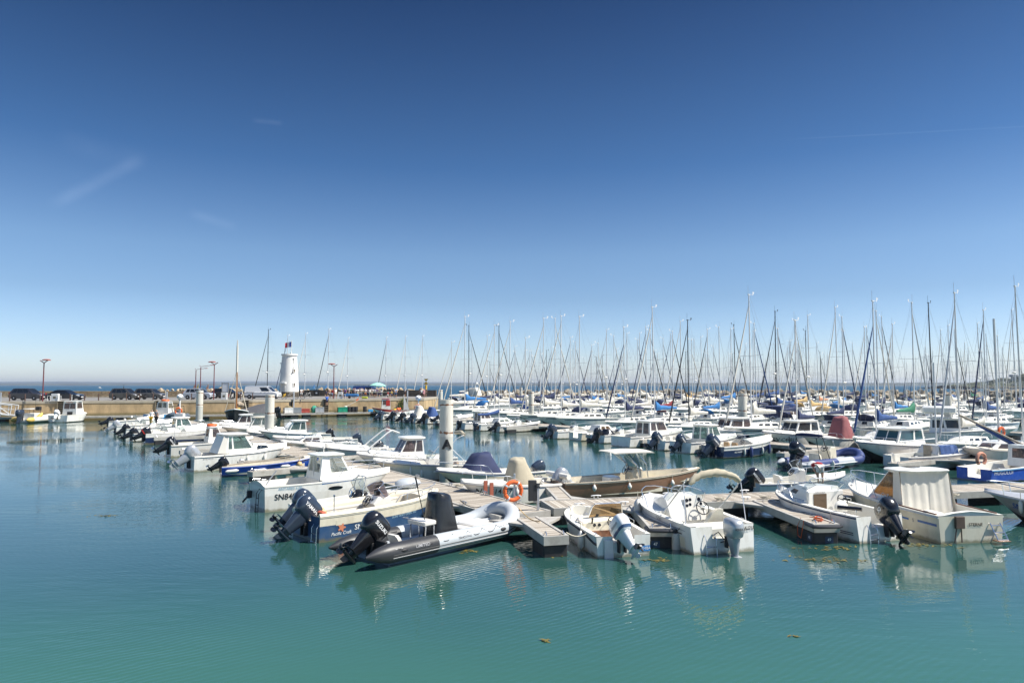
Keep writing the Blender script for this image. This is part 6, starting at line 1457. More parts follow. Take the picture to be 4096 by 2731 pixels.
# cleats on the walkways
def cleat_on(root, x, y, label, ang=0):
    c, s_ = math.cos(root.rotation_euler.z), math.sin(root.rotation_euler.z); p = root.matrix_basis @ Vector((x, y, DZ + .03))
    o = thing("mooring_cleat", label, "cleat", p, root.rotation_euler.z + ang, "metal mooring cleats on the walkways")
    b = MB(); b.tube([(-.2, 0, .1), (-.1, 0, .12), (.1, 0, .12), (.2, 0, .1)], .022, 6); b.tube([(-.08, 0, 0), (-.08, 0, .12)], .025, 6); b.tube([(.08, 0, 0), (.08, 0, .12)], .025, 6); b.build("horns", ALU, o)
for k, x in enumerate((1.0, 2.7, 5.6, 7.7, 10.4)): cleat_on(pC, x, -CW / 2 + .12, "%s cleat from the lifebuoy along the cross walkway's near edge" % ORD[k])
for k, x in enumerate((2.2, 5.2, 8.6)): cleat_on(pC, x, CW / 2 - .12, "%s cleat from the lifebuoy along the cross walkway's far edge" % ORD[k])
for k, x in enumerate((2.6, 5.6, 8.3, 12.2)): cleat_on(pA, x, AW / 2 - .12, "%s cleat from the lifebuoy on the main walkway's boat side" % ORD[k])
for k, x in enumerate((1.9, 4.3, 7.2, 10.5)): cleat_on(pA, x, -AW / 2 + .12, "%s cleat from the lifebuoy on the main walkway's channel side" % ORD[k])
# ---- posts, lifebuoys, pedestals near the junction
rp_ = W(2058, 2050, .6)
o = thing("lifebuoy_post", "square metal post carrying the large lifebuoy at the walkway junction", "post", rp_); b = MB(); b.box(-.035, .035, -.035, .035, -.3, 1.35, .008); b.build("post_tube", ALU, o); b = MB(); b.box(-.02, .02, -.09, -.03, 1.16, 1.22); b.build("hook", ALU, o)
def lifebuoy(p, rz, label, R_=.31, r_=.068, m=ORNG, rope=True, bands=True):
    o = thing("lifebuoy", label, "lifebuoy", p, rz)
    b = MB(); b.torus((0, 0, 0), R_, r_, 'y', 32, 10); b.build("ring", m, o)
    if bands:
        for k in range(4):
            a = math.pi / 4 + k * math.pi / 2 + .15; b = MB(); b.torus((0, 0, 0), R_, r_ + .006, 'y', 4, 10, a - .09, a + .09); b.build("reflective_band", REFL, o)
    if rope:
        b = MB(); pts = []
        for k in range(24):
            a = 2 * math.pi * k / 24; rr = R_ + r_ + .01 + .035 * abs(math.sin(2 * a - .6)); pts.append((rr * math.cos(a), 0, rr * math.sin(a)))
        b.tube(pts, .008, 4, closed=True); b.build("grab_rope", ROPE, o)
    return o
lifebuoy(rp_ + Vector((-.05, -.12, .77)), rad(24), "large orange lifebuoy with silver bands on the post at the walkway junction")
pp = W(2152, 2040, .6)
o = thing("service_post", "slim metal post with dark slatted service box beside the large lifebuoy", "service post", pp, rad(12)); b = MB(); b.box(-.04, .04, -.04, .04, 0, .95, .006); b.build("post_tube", ALU, o); b = MB(); b.box(-.34, -.05, -.03, .1, .33, 1.06, .015); b.build("service_box", mat("box_anthracite", (.035, .037, .04), .5), o)
b = MB()
for i in range(3):
    for j in range(2): b.box(-.08 + i * .05, -.045 + i * .05, -.062, -.045, .78 + j * .1, .86 + j * .1)
b.build("socket_plate", BLACKM, o)
for px_, py_, nm in ((1942, 1972, "left"), (1966, 1981, "right")):
    o = thing("rust_post", "%s of two short red painted steel channel posts on the main walkway" % nm, "post", W(px_, py_, .6), rad(20)); b = MB(); b.prism([(-.07, -.05), (.07, -.05), (.07, -.035), (-.055, -.035), (-.055, .05), (-.07, .05)], 0, .52, 'z'); b.build("channel", mat("red_oxide", (.42, .12, .07), .6, var=.15), o, 0)
# ---- steel piles
PILEM = bpy.data.materials.new("pile_paint"); PILEM.use_nodes = True
nt = PILEM.node_tree; N = nt.nodes; L = nt.links; bs = N["Principled BSDF"]; bs.inputs["Roughness"].default_value = .45
tc = N.new("ShaderNodeTexCoord"); sx = N.new("ShaderNodeSeparateXYZ"); L.new(tc.outputs["Object"], sx.inputs[0])
ns = N.new("ShaderNodeTexNoise"); ns.inputs["Scale"].default_value = 5; ns.inputs["Detail"].default_value = 8; L.new(tc.outputs["Object"], ns.inputs["Vector"])
mp = N.new("ShaderNodeMapping"); mp.inputs["Scale"].default_value = (5, 5, .5); L.new(tc.outputs["Object"], mp.inputs[0]); n2 = N.new("ShaderNodeTexNoise"); n2.inputs["Scale"].default_value = 2; n2.inputs["Detail"].default_value = 5; L.new(mp.outputs[0], n2.inputs["Vector"])
def bandmask(z0, wd):
    a = N.new("ShaderNodeMath"); a.operation = 'SUBTRACT'; L.new(sx.outputs[2], a.inputs[0]); a.inputs[1].default_value = z0
    c = N.new("ShaderNodeMath"); c.operation = 'ABSOLUTE'; L.new(a.outputs[0], c.inputs[0])
    r = N.new("ShaderNodeMapRange"); r.inputs[1].default_value = 0; r.inputs[2].default_value = wd; r.inputs[3].default_value = .5; r.inputs[4].default_value = 0; L.new(c.outputs[0], r.inputs[0]); return r
def addn(a, c):
    m = N.new("ShaderNodeMath"); m.operation = 'ADD'; L.new(a.outputs[0], m.inputs[0]); L.new(c.outputs[0], m.inputs[1]); return m
m1 = addn(bandmask(2.55, .14), bandmask(4.0, .09)); m2 = addn(m1, ns); th = N.new("ShaderNodeMapRange"); th.inputs[1].default_value = .76; th.inputs[2].default_value = .86; L.new(m2.outputs[0], th.inputs[0])
# streaks and lower, greyer coat
lo = N.new("ShaderNodeMapRange"); lo.inputs[1].default_value = 2.36; lo.inputs[2].default_value = 2.34; L.new(sx.outputs[2], lo.inputs[0])
c1 = N.new("ShaderNodeMix"); c1.data_type = 'RGBA'; c1.inputs[6].default_value = (.66, .63, .55, 1); c1.inputs[7].default_value = (.5, .5, .45, 1); L.new(lo.outputs[0], c1.inputs[0])
st_ = N.new("ShaderNodeMapRange"); st_.inputs[1].default_value = .55; st_.inputs[2].default_value = .75; st_.inputs[4].default_value = .45; L.new(n2.outputs[0], st_.inputs[0])
c2 = N.new("ShaderNodeMix"); c2.data_type = 'RGBA'; L.new(st_.outputs[0], c2.inputs[0]); L.new(c1.outputs[2], c2.inputs[6]); c2.inputs[7].default_value = (.36, .31, .22, 1)
c3 = N.new("ShaderNodeMix"); c3.data_type = 'RGBA'; L.new(th.outputs[0], c3.inputs[0]); L.new(c2.outputs[2], c3.inputs[6]); c3.inputs[7].default_value = (.2, .08, .03, 1); L.new(c3.outputs[2], bs.inputs["Base Color"])
def pile(p, ytop, wpx, label, px):
    d = p.y; z = D(px, ytop, d).z; R_ = wpx / 2 * d / FPX
    o = thing("mooring_pile", label, "pile", (p.x, p.y, 0), 0, "steel piles holding the walkways")
    b = MB(); b.lathe([(R_, -3), (R_, z), (R_ * .96, z), (R_ * .96, z - .05)], 32); b.build("pile_tube", PILEM, o, 40)
    b = MB(); b.torus((0, 0, DZ + .02), R_ + .12, .05, 'z', 24, 6); b.box(-R_ - .3, R_ + .3, -.06, .06, DZ - .1, DZ - .02); b.build("guide_collar", ALU, o)
    return o, R_, z
pa, RA, ZA = pile(W(1784, 1927), 1598, 54, "large cream steel pile marked A with rusty band", 1784)
zz = 1.95
def curve(a, c):
    t = -math.pi / 2 + .18 + a / RA; return Vector(((RA + .04) * math.cos(t), (RA + .04) * math.sin(t), zz + c))
lettering("A", .64, curve, INKK, pa, 1.0, .055)
pile(W(1076, 1760, .2), 1578, 36, "cream steel pile with rusty band standing left of the white tower's foot", 1076)
pile(W(796, 1694, .2), 1561, 26, "slimmer cream steel pile in front of the silver car", 796)
pile(W(2125, 1694, .2), 1565, 22, "cream pile standing among the yachts, second right of the A pile", 2125)
pile(W(2972, 1740, .2), 1574, 34, "thick pale pile rising beside the navy and white sport boat", 2972)
pile(D(1762, 1570, 118), 1558, 18, "pale pile standing in the water just left of the A pile's top", 1762)
pile(D(1803, 1570, 150), 1550, 7, "thin pale post just right of the A pile's top", 1803)
pile(D(2084, 1570, 150), 1551, 12, "pale pile before the boulders, left of the rusty topped pile among yachts", 2084)
pile(D(3790, 1600, 72), 1576, 28, "pale pile between the leaning navy foresails at far right", 3790)
pile(D(3456, 1570, 150), 1558, 15, "small pale pile in the farthest yacht rows right of the thick pile", 3456)
pile(D(3622, 1570, 170), 1560, 12, "distant pale pile left of the green boom cover", 3910)
PIL = [(1784, "the A pile"), (2125, "the second pile"), (2972, "the thick pile"), (3790, "the last pile")]
# ---- yachts in their rows
def near_label(x, jl, cl):
    xs = sorted(q[0] for q in YLIST)
    best = None
    for lx, ln in PIL:
        k = sum(1 for q in xs if min(lx, x) < q < max(lx, x)); dr = "right" if x > lx else "left"
        if best is None or k < best[0]: best = (k, dr, ln)
    k, dr, ln = best
    return "%s foresail, %s boom cover, %s mast %s of %s" % (jl.capitalize(), cl, ORD[k] if k < len(ORD) else "far", dr, ln)
ry = random.Random(3); first = [True] * 4
JET = []
for x, yt, jc, nm in ((1069, 1318, 'k', "black masted yacht behind the quay wall just left of the white tower"), (1147, 1342, 'd', "yacht behind the white tower, its mast left of the flag"), (1219, 1334, 'w', "yacht behind the quay, first mast right of the white tower"), (1312, 1316, 'k', "tall yacht behind the quay with black furled foresail beside a red lamp post"), (1390, 1352, 'w', "yacht behind the quay, mast just left of the blue van"), (1543, 1350, 'k', "yacht behind the quay with black furled foresail right of the parasol"), (1620, 1346, 'w', "yacht behind the dark wall, second mast left of the yellow beacon"), (1689, 1344, 'w', "yacht behind the dark wall, first mast left of the yellow beacon")):
    JET.append((x, EYE + (1538 - yt) * 172 / FPX, jc, D(x, 1538, 172), nm))
for x, top, jc, (sdd, s_), P_, cc in sorted(YLIST, key=lambda q: q[0]):
    k = ry.choice([0, 0, 1, 1, 2]) if top > 11.5 else ry.choice([1, 3, 3])
    if top > 14.5: k = ry.choice([0, 2])
    sc = top / PH[k]; ang = (214 if sdd == 'L' else 34) + ry.uniform(-2.5, 2.5)
    sc = max(.72, min(1.32, sc)); mxl = PL[k] * .62 * sc
    st = P_ - Vector((math.cos(rad(ang)), math.sin(rad(ang)), 0)) * mxl
    if st.y < 44 and x > 3600: pass
    if cc in 'nb' and ry.random() < .3: cc = 'w'
    bare = ry.random() < .27 and not first[k]
    jm, jl = JC[jc]; cm, cl = CC[cc]
    if bare: jl = 'no furled'
    rec = {"furled_foresail": jm, "sail_cover": cm, "mast": MASTB if jc == 'k' and ry.random() < .6 else (MASTM if ry.random() < .8 else ALUW), "hull": None, "sprayhood": cm if cc != 'w' else TARPN}
    lab = near_label(x, jl, cl)
    if first[k]:
        first[k] = False; o = PROTO[k]; o.location = st; o.rotation_euler = (0, 0, rad(ang)); o.scale = (sc,) * 3; o["label"] = lab
        for ch in o.children:
            n_ = ch.name.split(".")[0]
            if rec.get(n_): ch.material_slots[0].link = 'OBJECT'; ch.material_slots[0].material = rec[n_]
    else: o = dup(PROTO[k], st, rad(ang), lab, sc, rec)
    if bare:
        for ch in list(o.children):
            if ch.name.startswith('furled'): bpy.data.objects.remove(ch)
    o.rotation_euler.x = rad(ry.uniform(-.8, .8)); o.rotation_euler.y = rad(ry.uniform(-.5, .5))
for x, top, jc, P_, nm in JET:
    k = 2; sc = top / PH[k]; an_ = rad(248); st = P_ - Vector((math.cos(an_), math.sin(an_), 0)) * PL[k] * .62 * sc; st.z = 0
    dup(PROTO[k], st, an_, nm[0].upper() + nm[1:], sc, {"furled_foresail": JC[jc][0], "mast": MASTB if jc == 'k' and x < 1100 else MASTM, "sail_cover": TARPW, "sprayhood": TARPN})
for k in range(4):
    if first[k]:
        def wipe(o):
            for c in list(o.children): wipe(c)
            bpy.data.objects.remove(o)
        wipe(PROTO[k])
# ================================================================ on the quay
TYRE = mat("tyre_rubber", (.015, .015, .016), .8); RIM = mat("wheel_rim", (.62, .63, .64), .35, metal=.3)
LAMP = mat("headlight_glass", (.6, .63, .66), .08, coat=.8); TAIL = mat("tail_light", (.35, .015, .015), .2)
def car(label, px, py, hdg, L, Wd, H, paint, kind="hatch", cat="car", name="parked_car", d=None, plate=True):
    p = W(px, py, QZ); r = thing(name, label, cat, p, rad(hdg), "vehicles parked on the quay"); r.scale = (1.05,) * 3
    hw = Wd / 2; f = L / 2
    if kind == "van":
        low = [(-f, .35), (-f, .95), (-f + .02, 1.1), (f - .95, 1.1), (f - .25, 1.0), (f - .03, .82), (f, .6), (f - .03, .3)]
        gx = (-f + .02, f - .75, -f + .1, f - 1.75); belt = 1.08
    elif kind == "sedan":
        low = [(-f, .4), (-f + .05, .85), (-f + .5, .95), (f - 1.2, .92), (f - .35, .78), (f - .05, .62), (f, .45), (f - .05, .25)]
        gx = (-f + .35, f - 1.15, -f + 1.35, f - 2.15); belt = .9
    elif kind == "suv":
        low = [(-f, .45), (-f + .03, .9), (-f + .1, 1.03), (f - 1.2, 1.02), (f - .3, .95), (f - .05, .75), (f, .55), (f - .05, .3)]
        gx = (-f + .08, f - 1.1, -f + .55, f - 1.95); belt = 1.0
    else:
        low = [(-f, .4), (-f + .03, .85), (-f + .08, .98), (f - 1.0, .97), (f - .3, .86), (f - .05, .68), (f, .5), (f - .05, .27)]
        gx = (-f + .06, f - .8, -f + .4, f - 1.65); belt = .95
    prof = low + [(f - .2, .22), (-f + .15, .22)]
    rings = []
    for y, k, zc in ((-hw, .985, 0), (-hw + .07, 1, 0), (hw - .07, 1, 0), (hw, .985, 0)):
        sh = .05 if abs(y) == hw else 0
        rings.append([(px_ * k, y, z - (sh if z > .9 * belt else 0)) for px_, z in prof])
    b = MB(); b.loft(rings); body = b.build("body", paint, r, 40)
    wv = (.14, .9)
    if kind == "van": side = [(.62, .93, .12, .82)]; back = []
    else: side = [(.1, .3, .1, .88), (.33, .6, .1, .88), (.63, .9, .1, .88)]; back = [(.1, .9, .15, .85)]
    house(r, gx[0], gx[1], hw - .03, hw - .08, gx[2], gx[3], hw - .2, hw - .2, belt - .02, H - .04, paint, GLX, [(.06, .94, .06, .94)], side, back, "cabin", roof=(-.02, .02, .0), rh=.035)
    wr = .33 if kind != "van" else .34
    for sx_ in (-f + .82, f - .88):
        for sy in (-1, 1):
            b = MB(); b.lathe([(wr * .6, -.11), (wr, -.09), (wr, .09), (wr * .6, .11)], 20, (sx_, sy * (hw - .09), wr), 'y'); wh = b.build("wheel", TYRE, r, 40)
            b = MB(); b.lathe([(.04, 0), (wr * .62, .0), (wr * .62, .02), (.04, .03)], 16, (0, 0, 0), 'y')
            for k in range(5):
                a = 6.283 * k / 5; b.box(0, 0, 0, 0, 0, 0)
            b.v = [(p_[0] + sx_, sy * (hw + .012) + p_[1] * sy * .3, p_[2] + wr) for p_ in b.v]; b.build("rim", RIM, wh, 0)
    for sy in (-1, 1):
        b = MB(); z = belt - .28; b.loft([[(f - .4, sy * (hw - .02), z + .05), (f - .4, sy * (hw - .02), z + .17), (f - .3, sy * (hw + .005), z + .15), (f - .28, sy * (hw + .005), z + .04)], [(f - .02, sy * (hw - .42), z), (f - .08, sy * (hw - .42), z + .1), (f - .03, sy * (hw - .3), z + .1), (f + .012, sy * (hw - .3), z)]]); b.build("headlight", LAMP, r, 0)
        b = MB(); b.box(-f - .01, -f + .08, sy * (hw - .18) - .13, sy * (hw - .18) + .13, belt - .2, belt + .1, .02); b.build("tail_light", TAIL, r)
        b = MB(); b.ell((gx[1] - .55, sy * (hw + .06), belt + .08), (.07, .1, .08), 8, 6); b.build("wing_mirror", paint, r)
    b = MB(); b.box(f - .01, f + .02, -.26, .26, .42, .53); b.build("number_plate", INKW, r)
    b = MB(); b.box(f - .03, f + .006, -.5, .5, .56, .68, .01); b.box(f - .03, f + .008, -.7, .7, .28, .4, .01); b.build("grille", BLACK, r)
    if kind == "van":
        b = MB(); b.box(-f + .25, -f + 1.6, -hw - .012, -hw + .01, 1.0, 1.06); b.box(-.1, .15, -hw - .012, -hw + .01, .98, 1.05); b.box(.55, .8, -hw - .012, -hw + .01, .98, 1.05); b.build("sill_trim", BLACKM, r)
        b = MB(); b.box(-f + .02, f - .1, -hw - .015, hw + .015, .25, .48, .02); b.build("lower_cladding", BLACKM, r)
    return r
def paint(n, c): return mat("car_paint_" + n, c, .25, metal=.3, coat=.8)
car("dark grey estate car parked beside the first red lamp post", 114, 1600, -1, 4.6, 1.86, 1.68, paint("charcoal", (.045, .042, .05)), "suv")
car("black saloon car behind the white electricity cabinet", 262, 1600, -1, 4.8, 1.86, 1.46, paint("black", (.012, .013, .018)), "sedan")
car("bronze grey boxy hatchback, left of a pair", 502, 1598, -2, 4.0, 1.87, 1.67, paint("bronze", (.09, .08, .07)), "hatch")
car("taupe grey compact people carrier, right of a pair", 600, 1597, -2, 4.29, 1.8, 1.62, paint("taupe", (.1, .092, .088)), "hatch")
car("silver and white crossover with black roof behind the slim pile", 797, 1596, -3, 4.4, 1.85, 1.65, paint("silver", (.5, .52, .56)), "suv")
car("dark brown car with roof box behind the white notice board", 908, 1592, -2, 4.7, 1.85, 1.6, paint("umber", (.04, .034, .032)), "suv")
car("white panel van parked left of the white tower", 1052, 1594, -2, 5.3, 1.95, 1.97, mat("van_white", (.7, .7, .7), .3, coat=.5), "van", "van", "panel_van")
bv = car("blue panel van with roof rack behind the crowd", 1470, 1586, -8, 5.2, 1.95, 1.95, mat("van_blue", (.02, .05, .2), .35, coat=.4), "van", "van", "panel_van")
b = MB()
for y in (-.7, .7): b.tube([(-2.3, y, 2.1), (.6, y, 2.1)], .03, 5)
for x in (-2.2, -1.4, -.6, .4): b.tube([(x, -.75, 2.12), (x, .75, 2.12)], .03, 5); b.tube([(x, -.7, 1.95), (x, -.7, 2.12)], .02, 4); b.tube([(x, .7, 1.95), (x, .7, 2.12)], .02, 4)
b.build("roof_rack", BLACKM, bv)
# ---- white signal tower
TW = mat("tower_whitewash", (.76, .75, .71), .75, var=.05, vscale=1.2, bump=.15, bscale=8, stain=(.55, .52, .45), sscale=.8, samt=.3)
tp = D(1155, 1588, 134.5); tp.z = QZ
t = thing("signal_tower", "white tapering round tower with flat top flying a flag", "tower", tp, rad(-18))
S = 134.5 / FPX; Rb = 38 * S * 1.0; H0 = (1588 - 1568) * S; Ht = (1588 - 1424) * S
b = MB(); b.lathe([(Rb * 1.02, -.1), (Rb * 1.02, H0), (Rb * .98, H0)], 40); b.build("stone_plinth", DST, t, 40)
b = MB(); n = 40; rings = []
prof = [(Rb, H0 - .03), (Rb * .94, H0 + (Ht - H0) * .3), (Rb * .83, H0 + (Ht - H0) * .68), (Rb * .745, Ht)]
b.lathe(prof, n); b.build("tower_shaft", TW, t, 40)
b = MB(); b.lathe([(Rb * .76, Ht), (Rb * .84, Ht + .02), (Rb * .84, Ht + .3), (Rb * .7, Ht + .32)], n); b.build("parapet", TW, t, 40)
# stair turret, lower and to the left
b = MB(); c_ = (-Rb * .52, 0, 0); hz_ = (1588 - 1457) * S
b.lathe([(Rb * .55, H0), (Rb * .42, hz_)], 28, c_); b.build("stair_turret", TW, t, 40); b = MB(); b.lathe([(Rb * .42, hz_), (Rb * .52, hz_ + .02), (Rb * .52, hz_ + .22), (Rb * .4, hz_ + .24)], 28, c_); b.build("turret_cap", TW, t, 40)
def facing(px, z, fr=1.0): # point on the tower skin facing the viewer
    u = (px - 1155) * S; rr = Rb * lerp(1, .745, (z - H0) / (Ht - H0)); u = max(-rr * .97, min(rr * .97, u))
    vd = Vector((-tp.x, -tp.y, 0)).normalized(); sd_ = Vector((-vd.y, vd.x, 0)); pt = sd_ * u + vd * math.sqrt(rr * rr - u * u) * fr; pt.z = z
    ca, sa = math.cos(-t.rotation_euler.z), math.sin(-t.rotation_euler.z); return Vector((pt.x * ca - pt.y * sa, pt.x * sa + pt.y * ca, z)), math.atan2(pt.x * sa + pt.y * ca, pt.x * ca - pt.y * sa)
for zz_ in ((1588 - 1485) * S, (1588 - 1540) * S):
    p, an = facing(1174, zz_); b = MB(); b.M = Matrix.Translation(p) @ Matrix.Rotation(an, 4, 'Z'); b.box(-.2, .03, -.15, .15, -.32, .32); b.build("tower_window", mat("window_recess", (.18, .14, .1), .5), t)
    b = MB(); b.M = Matrix.Translation(p) @ Matrix.Rotation(an, 4, 'Z')
    for y in (-.2, .2): b.box(-.2, .1, y - .05, y + .05, -.38, .38)
    b.box(-.2, .1, -.15, .15, .32, .38); b.box(-.2, .12, -.25, .25, -.42, -.35); b.build("window_surround", TW, t)
p, an = facing(1136, (1588 - 1548) * S, .96); b = MB(); b.M = Matrix.Translation(p) @ Matrix.Rotation(an, 4, 'Z'); b.box(-.4, .55, -.75, .55, .55, .82, .02); b.box(-.4, .25, -.72, -.5, -1.6, .55); b.build("door_canopy", TW, t)
b = MB(); b.M = Matrix.Translation(p) @ Matrix.Rotation(an, 4, 'Z'); b.box(-.4, .1, -.48, .3, -1.75, .5); b.build("door", OFFW, t)
p, an = facing(1172, (1588 - 1440) * S); b = MB(); b.M = Matrix.Translation(p) @ Matrix.Rotation(an, 4, 'Z'); b.box(-.3, .15, -.2, .2, .1, .3, .02); b.box(-.1, .12, -.12, .1, -.8, .1, .03); b.build("wall_bracket", TW, t)
p, an = facing(1167, (1588 - 1492) * S); b = MB(); b.M = Matrix.Translation(p) @ Matrix.Rotation(an, 4, 'Z'); b.tube([(-.02, .2, 1.1), (.12, 0, 0)], .03, 6); b.ell((.14, 0, 0), (.1, .12, .12)); b.build("signal_arm", BLACKM, t)
b = MB(); b.tube([(Rb * .35, -.3, Ht), (Rb * .35, -.3, Ht + 2.75)], .06, 8); b.ell((Rb * .35, -.3, Ht + 2.8), (.1, .1, .1)); b.build("flag_pole", WHITE, t)
b = MB(); b.tube([(-Rb * .62, 0, hz_), (-Rb * .62, 0, hz_ + 1.3)], .06, 6); b.tube([(-Rb * .62, 0, hz_ + 1.3), (-Rb * .62, 0, hz_ + 3)], .025, 5); b.tube([(0, .3, Ht), (0, .3, Ht + .6)], .05, 5); b.build("aerials", BLACKM, t)
fp_ = t.matrix_basis @ Vector((Rb * .35, -.3, Ht + 2.65))
fo = thing("flag", "blue, white and red flag blowing left on the white tower's pole", "flag", fp_, 0)
for k, m_ in enumerate((mat("flag_blue", (.03, .05, .25), .8), INKW, mat("flag_red", (.55, .03, .04), .8))):
    b = MB(); lo, up = [], []
    for i in range(7):
        x = -(k + i / 6) * .43; wv_ = .1 * math.sin(x * 4.5); sag = .08 * (x / 1.3) ** 2 * -1
        lo.append((x, wv_, -1.0 + sag + .1 * x)); up.append((x, wv_ + .03, 0 + sag + .12 * x))
    b.loft([lo, up], False, False, False); b.build("flag_stripe", m_, fo, 60)
# ---- red lamp posts
LRED = mat("lamp_post_red", (.16, .035, .035), .45, var=.1)
def lamp(label, px, py, ytop, arm=1, d=None, r=.085):
    p = W(px, py, QZ) if d is None else D(px, py, d); S_ = p.y / FPX; h_ = (py - ytop) * S_
    o = thing("street_lamp", label, "street lamp", p, 0, "dark red lamp posts along the quay")
    b = MB(); b.tube([(0, 0, 0), (0, 0, h_ * .95)], r, 8, r * .8); b.build("lamp_pole", LRED, o)
    b = MB()
    if abs(arm) == 1: b.tube([(0, 0, h_ * .94), (-.55 * arm, 0, h_)], .06, 6); b.tube([(0, 0, h_ * .94), (.5 * arm, 0, h_)], .06, 6); b.build("bracket_arms", LRED, o); b = MB(); b.loft([[(.35 * arm + x * .55, y * .3, h_ + z) for x, y in ((-1, -.6), (-.5, -1), (.6, -1), (1, -.3), (1, .3), (.6, 1), (-.5, 1), (-1, .6))] for z in (0, .1)] + [[(.35 * arm + x * .3, y * .16, h_ + .2) for x, y in ((-1, -.6), (-.5, -1), (.6, -1), (1, -.3), (1, .3), (.6, 1), (-.5, 1), (-1, .6))]])
    else:
        b.tube([(-.3, 0, h_ + .1), (0, 0, h_ * .97), (2.6 * arm / abs(arm), 0, h_ + .15)], .05, 6); b.build("bracket_arms", LRED, o); b = MB(); s_ = arm / abs(arm); b.box(min(2.2 * s_, 3.0 * s_), max(2.2 * s_, 3.0 * s_), -.2, .2, h_ + .05, h_ + .2, .04)
    b.build("lamp_head", mat("lamp_head_red", (.38, .13, .1), .35), o)
    return o
lamp("dark red lamp post beside the dark grey estate car", 170, 1605, 1442)
lamp("dark red lamp post with left facing head beside the notice board", 854, 1598, 1450, -1)
lamp("dark red lamp post rising out of the crowd", 1334, 1595, 1458, -1)
lamp("left of two long armed red lamp posts behind the wall", 781, 1590, 1475, 2, 180, .13)
lamp("right of two long armed red lamp posts behind the wall", 800, 1590, 1463, 2, 158, .12)
# ---- bollard posts, cabinets, boards
BRN = mat("bollard_brown", (.075, .038, .025), .6)
k = 0
for px in (38, 100, 160, 280, 338, 394, 449, 505, 558, 612, 664, 716, 766, 815, 962, 1010):
    p, an = at_front(px); p = W(px, 1604.5 - px * .0075, QZ)
    o = thing("bollard", "%s brown bollard from the left along the quay edge" % ORD[k], "bollard", p, 0, "brown bollards along the quay edge"); k += 1
    b = MB(); b.lathe([(.075, 0), (.075, .98), (.06, 1.02)], 10); b.build("bollard_post", BRN, o)
def cabinet(px, py, label, wd=.9, h_=1.05, rails=True):
    p = W(px, py, QZ); o = thing("electricity_cabinet", label, "cabinet", p, rad(5)); b = MB(); b.box(-wd / 2, wd / 2, -.25, .25, 0, h_, .02); b.build("cabinet_box", ALUW, o)
    b = MB(); b.box(-.18, .18, -.262, -.24, h_ * .35, h_ * .65); b.build("meter_window", mat("meter_glass", (.14, .13, .09), .3), o)
    if rails:
        for sg in (-1, 1):
            b = MB(); x = sg * (wd / 2 + .25); b.tube([(x - .2, -.3, 0), (x - .2, -.3, .75), (x + .2, -.3, .75), (x + .2, -.3, 0)], .04, 6); b.build("guard_rail", ALUW, o)
cabinet(221, 1604, "white electricity cabinet with guard rails in front of the black saloon")
cabinet(897, 1598, "pale electricity cabinet beneath the notice board", .85, 1.1, False)
cabinet(1362, 1594, "white electricity cabinet among the crowd right of a lamp post", .75, 1.1)
p = W(894, 1596, QZ) + Vector((0, .6, 0)); o = thing("notice_board", "large blank white notice board on grey posts beside the brown car", "notice board", p)
b = MB()
for x in (-.52, .52): b.box(x - .06, x + .06, -.06, .06, 0, 2.65)
b.box(-.46, .46, -.05, .05, 2.5, 2.62); b.build("board_frame", mat("board_post", (.25, .25, .24), .6), o)
b = MB(); b.box(-.46, .46, -.03, .03, 1.15, 2.48); b.build("board_panel", mat("board_white", (.74, .75, .76), .5), o)
# ---- wall ladders with painted recess shade, vertical guide posts
def wall_item(px, fn, name, label, cat, group=None):
    p, an = at_front(px); o = thing(name, label, cat, (p.x, p.y, 0), an, group); fn(o); return o
def lad(o):
    b = MB(); b.box(-.42, .42, -.06, -.01, .5, QZ - .02); b.build("recess_shade_panel", mat("recess_shade_paint", (.035, .028, .02), .9), o)  # flat panel on the wall face, recess shade painted as near-black colour
    b = MB()
    for x in (-.4, .4): b.box(x - .04, x + .04, -.16, -.06, .35, QZ + .02)
    for k in range(8): b.box(-.36, .36, -.13, -.08, .55 + k * .3, .6 + k * .3)
    b.build("ladder_rungs", mat("ladder_steel", (.26, .22, .15), .6, var=.2), o)
for px, nm in ((250, "wall ladder behind the white boat with red cabin lettering"), (640, "wall ladder right of the blue boat with a lifebuoy on top"), (988, "wall ladder behind the old black sailing boat"), (1306, "wall ladder climbed by a man in blue")): wall_item(px, lad, "wall_ladder", nm, "ladder", "steel ladders on the quay wall")
def guide(o):
    b = MB(); b.box(-.5, 0, -.05, -.01, .3, QZ - .01); b.build("slot_shade_panel", mat("recess_shade_paint", (.035, .028, .02), .9), o)  # shade of the slot is a near-black panel on the wall
    b = MB(); b.box(.02, .2, -.35, -.17, -.5, 4.0, .01); b.build("guide_post", ALU, o)
    b = MB(); b.box(.0, .3, -.17, -.0, 1.1, 1.25); b.build("guide_clamp", ALU, o)
for px, nm in ((8, "tall metal guide post by the gangway"), (670, "tall metal guide post right of the blue boat's ladder"), (1173, "tall metal guide post left of the fish crates"), (1627, "tall metal guide post near the creeper on the wall")): wall_item(px, guide, "guide_post", nm, "post", "guide posts on the quay wall")
def rail(o): pass
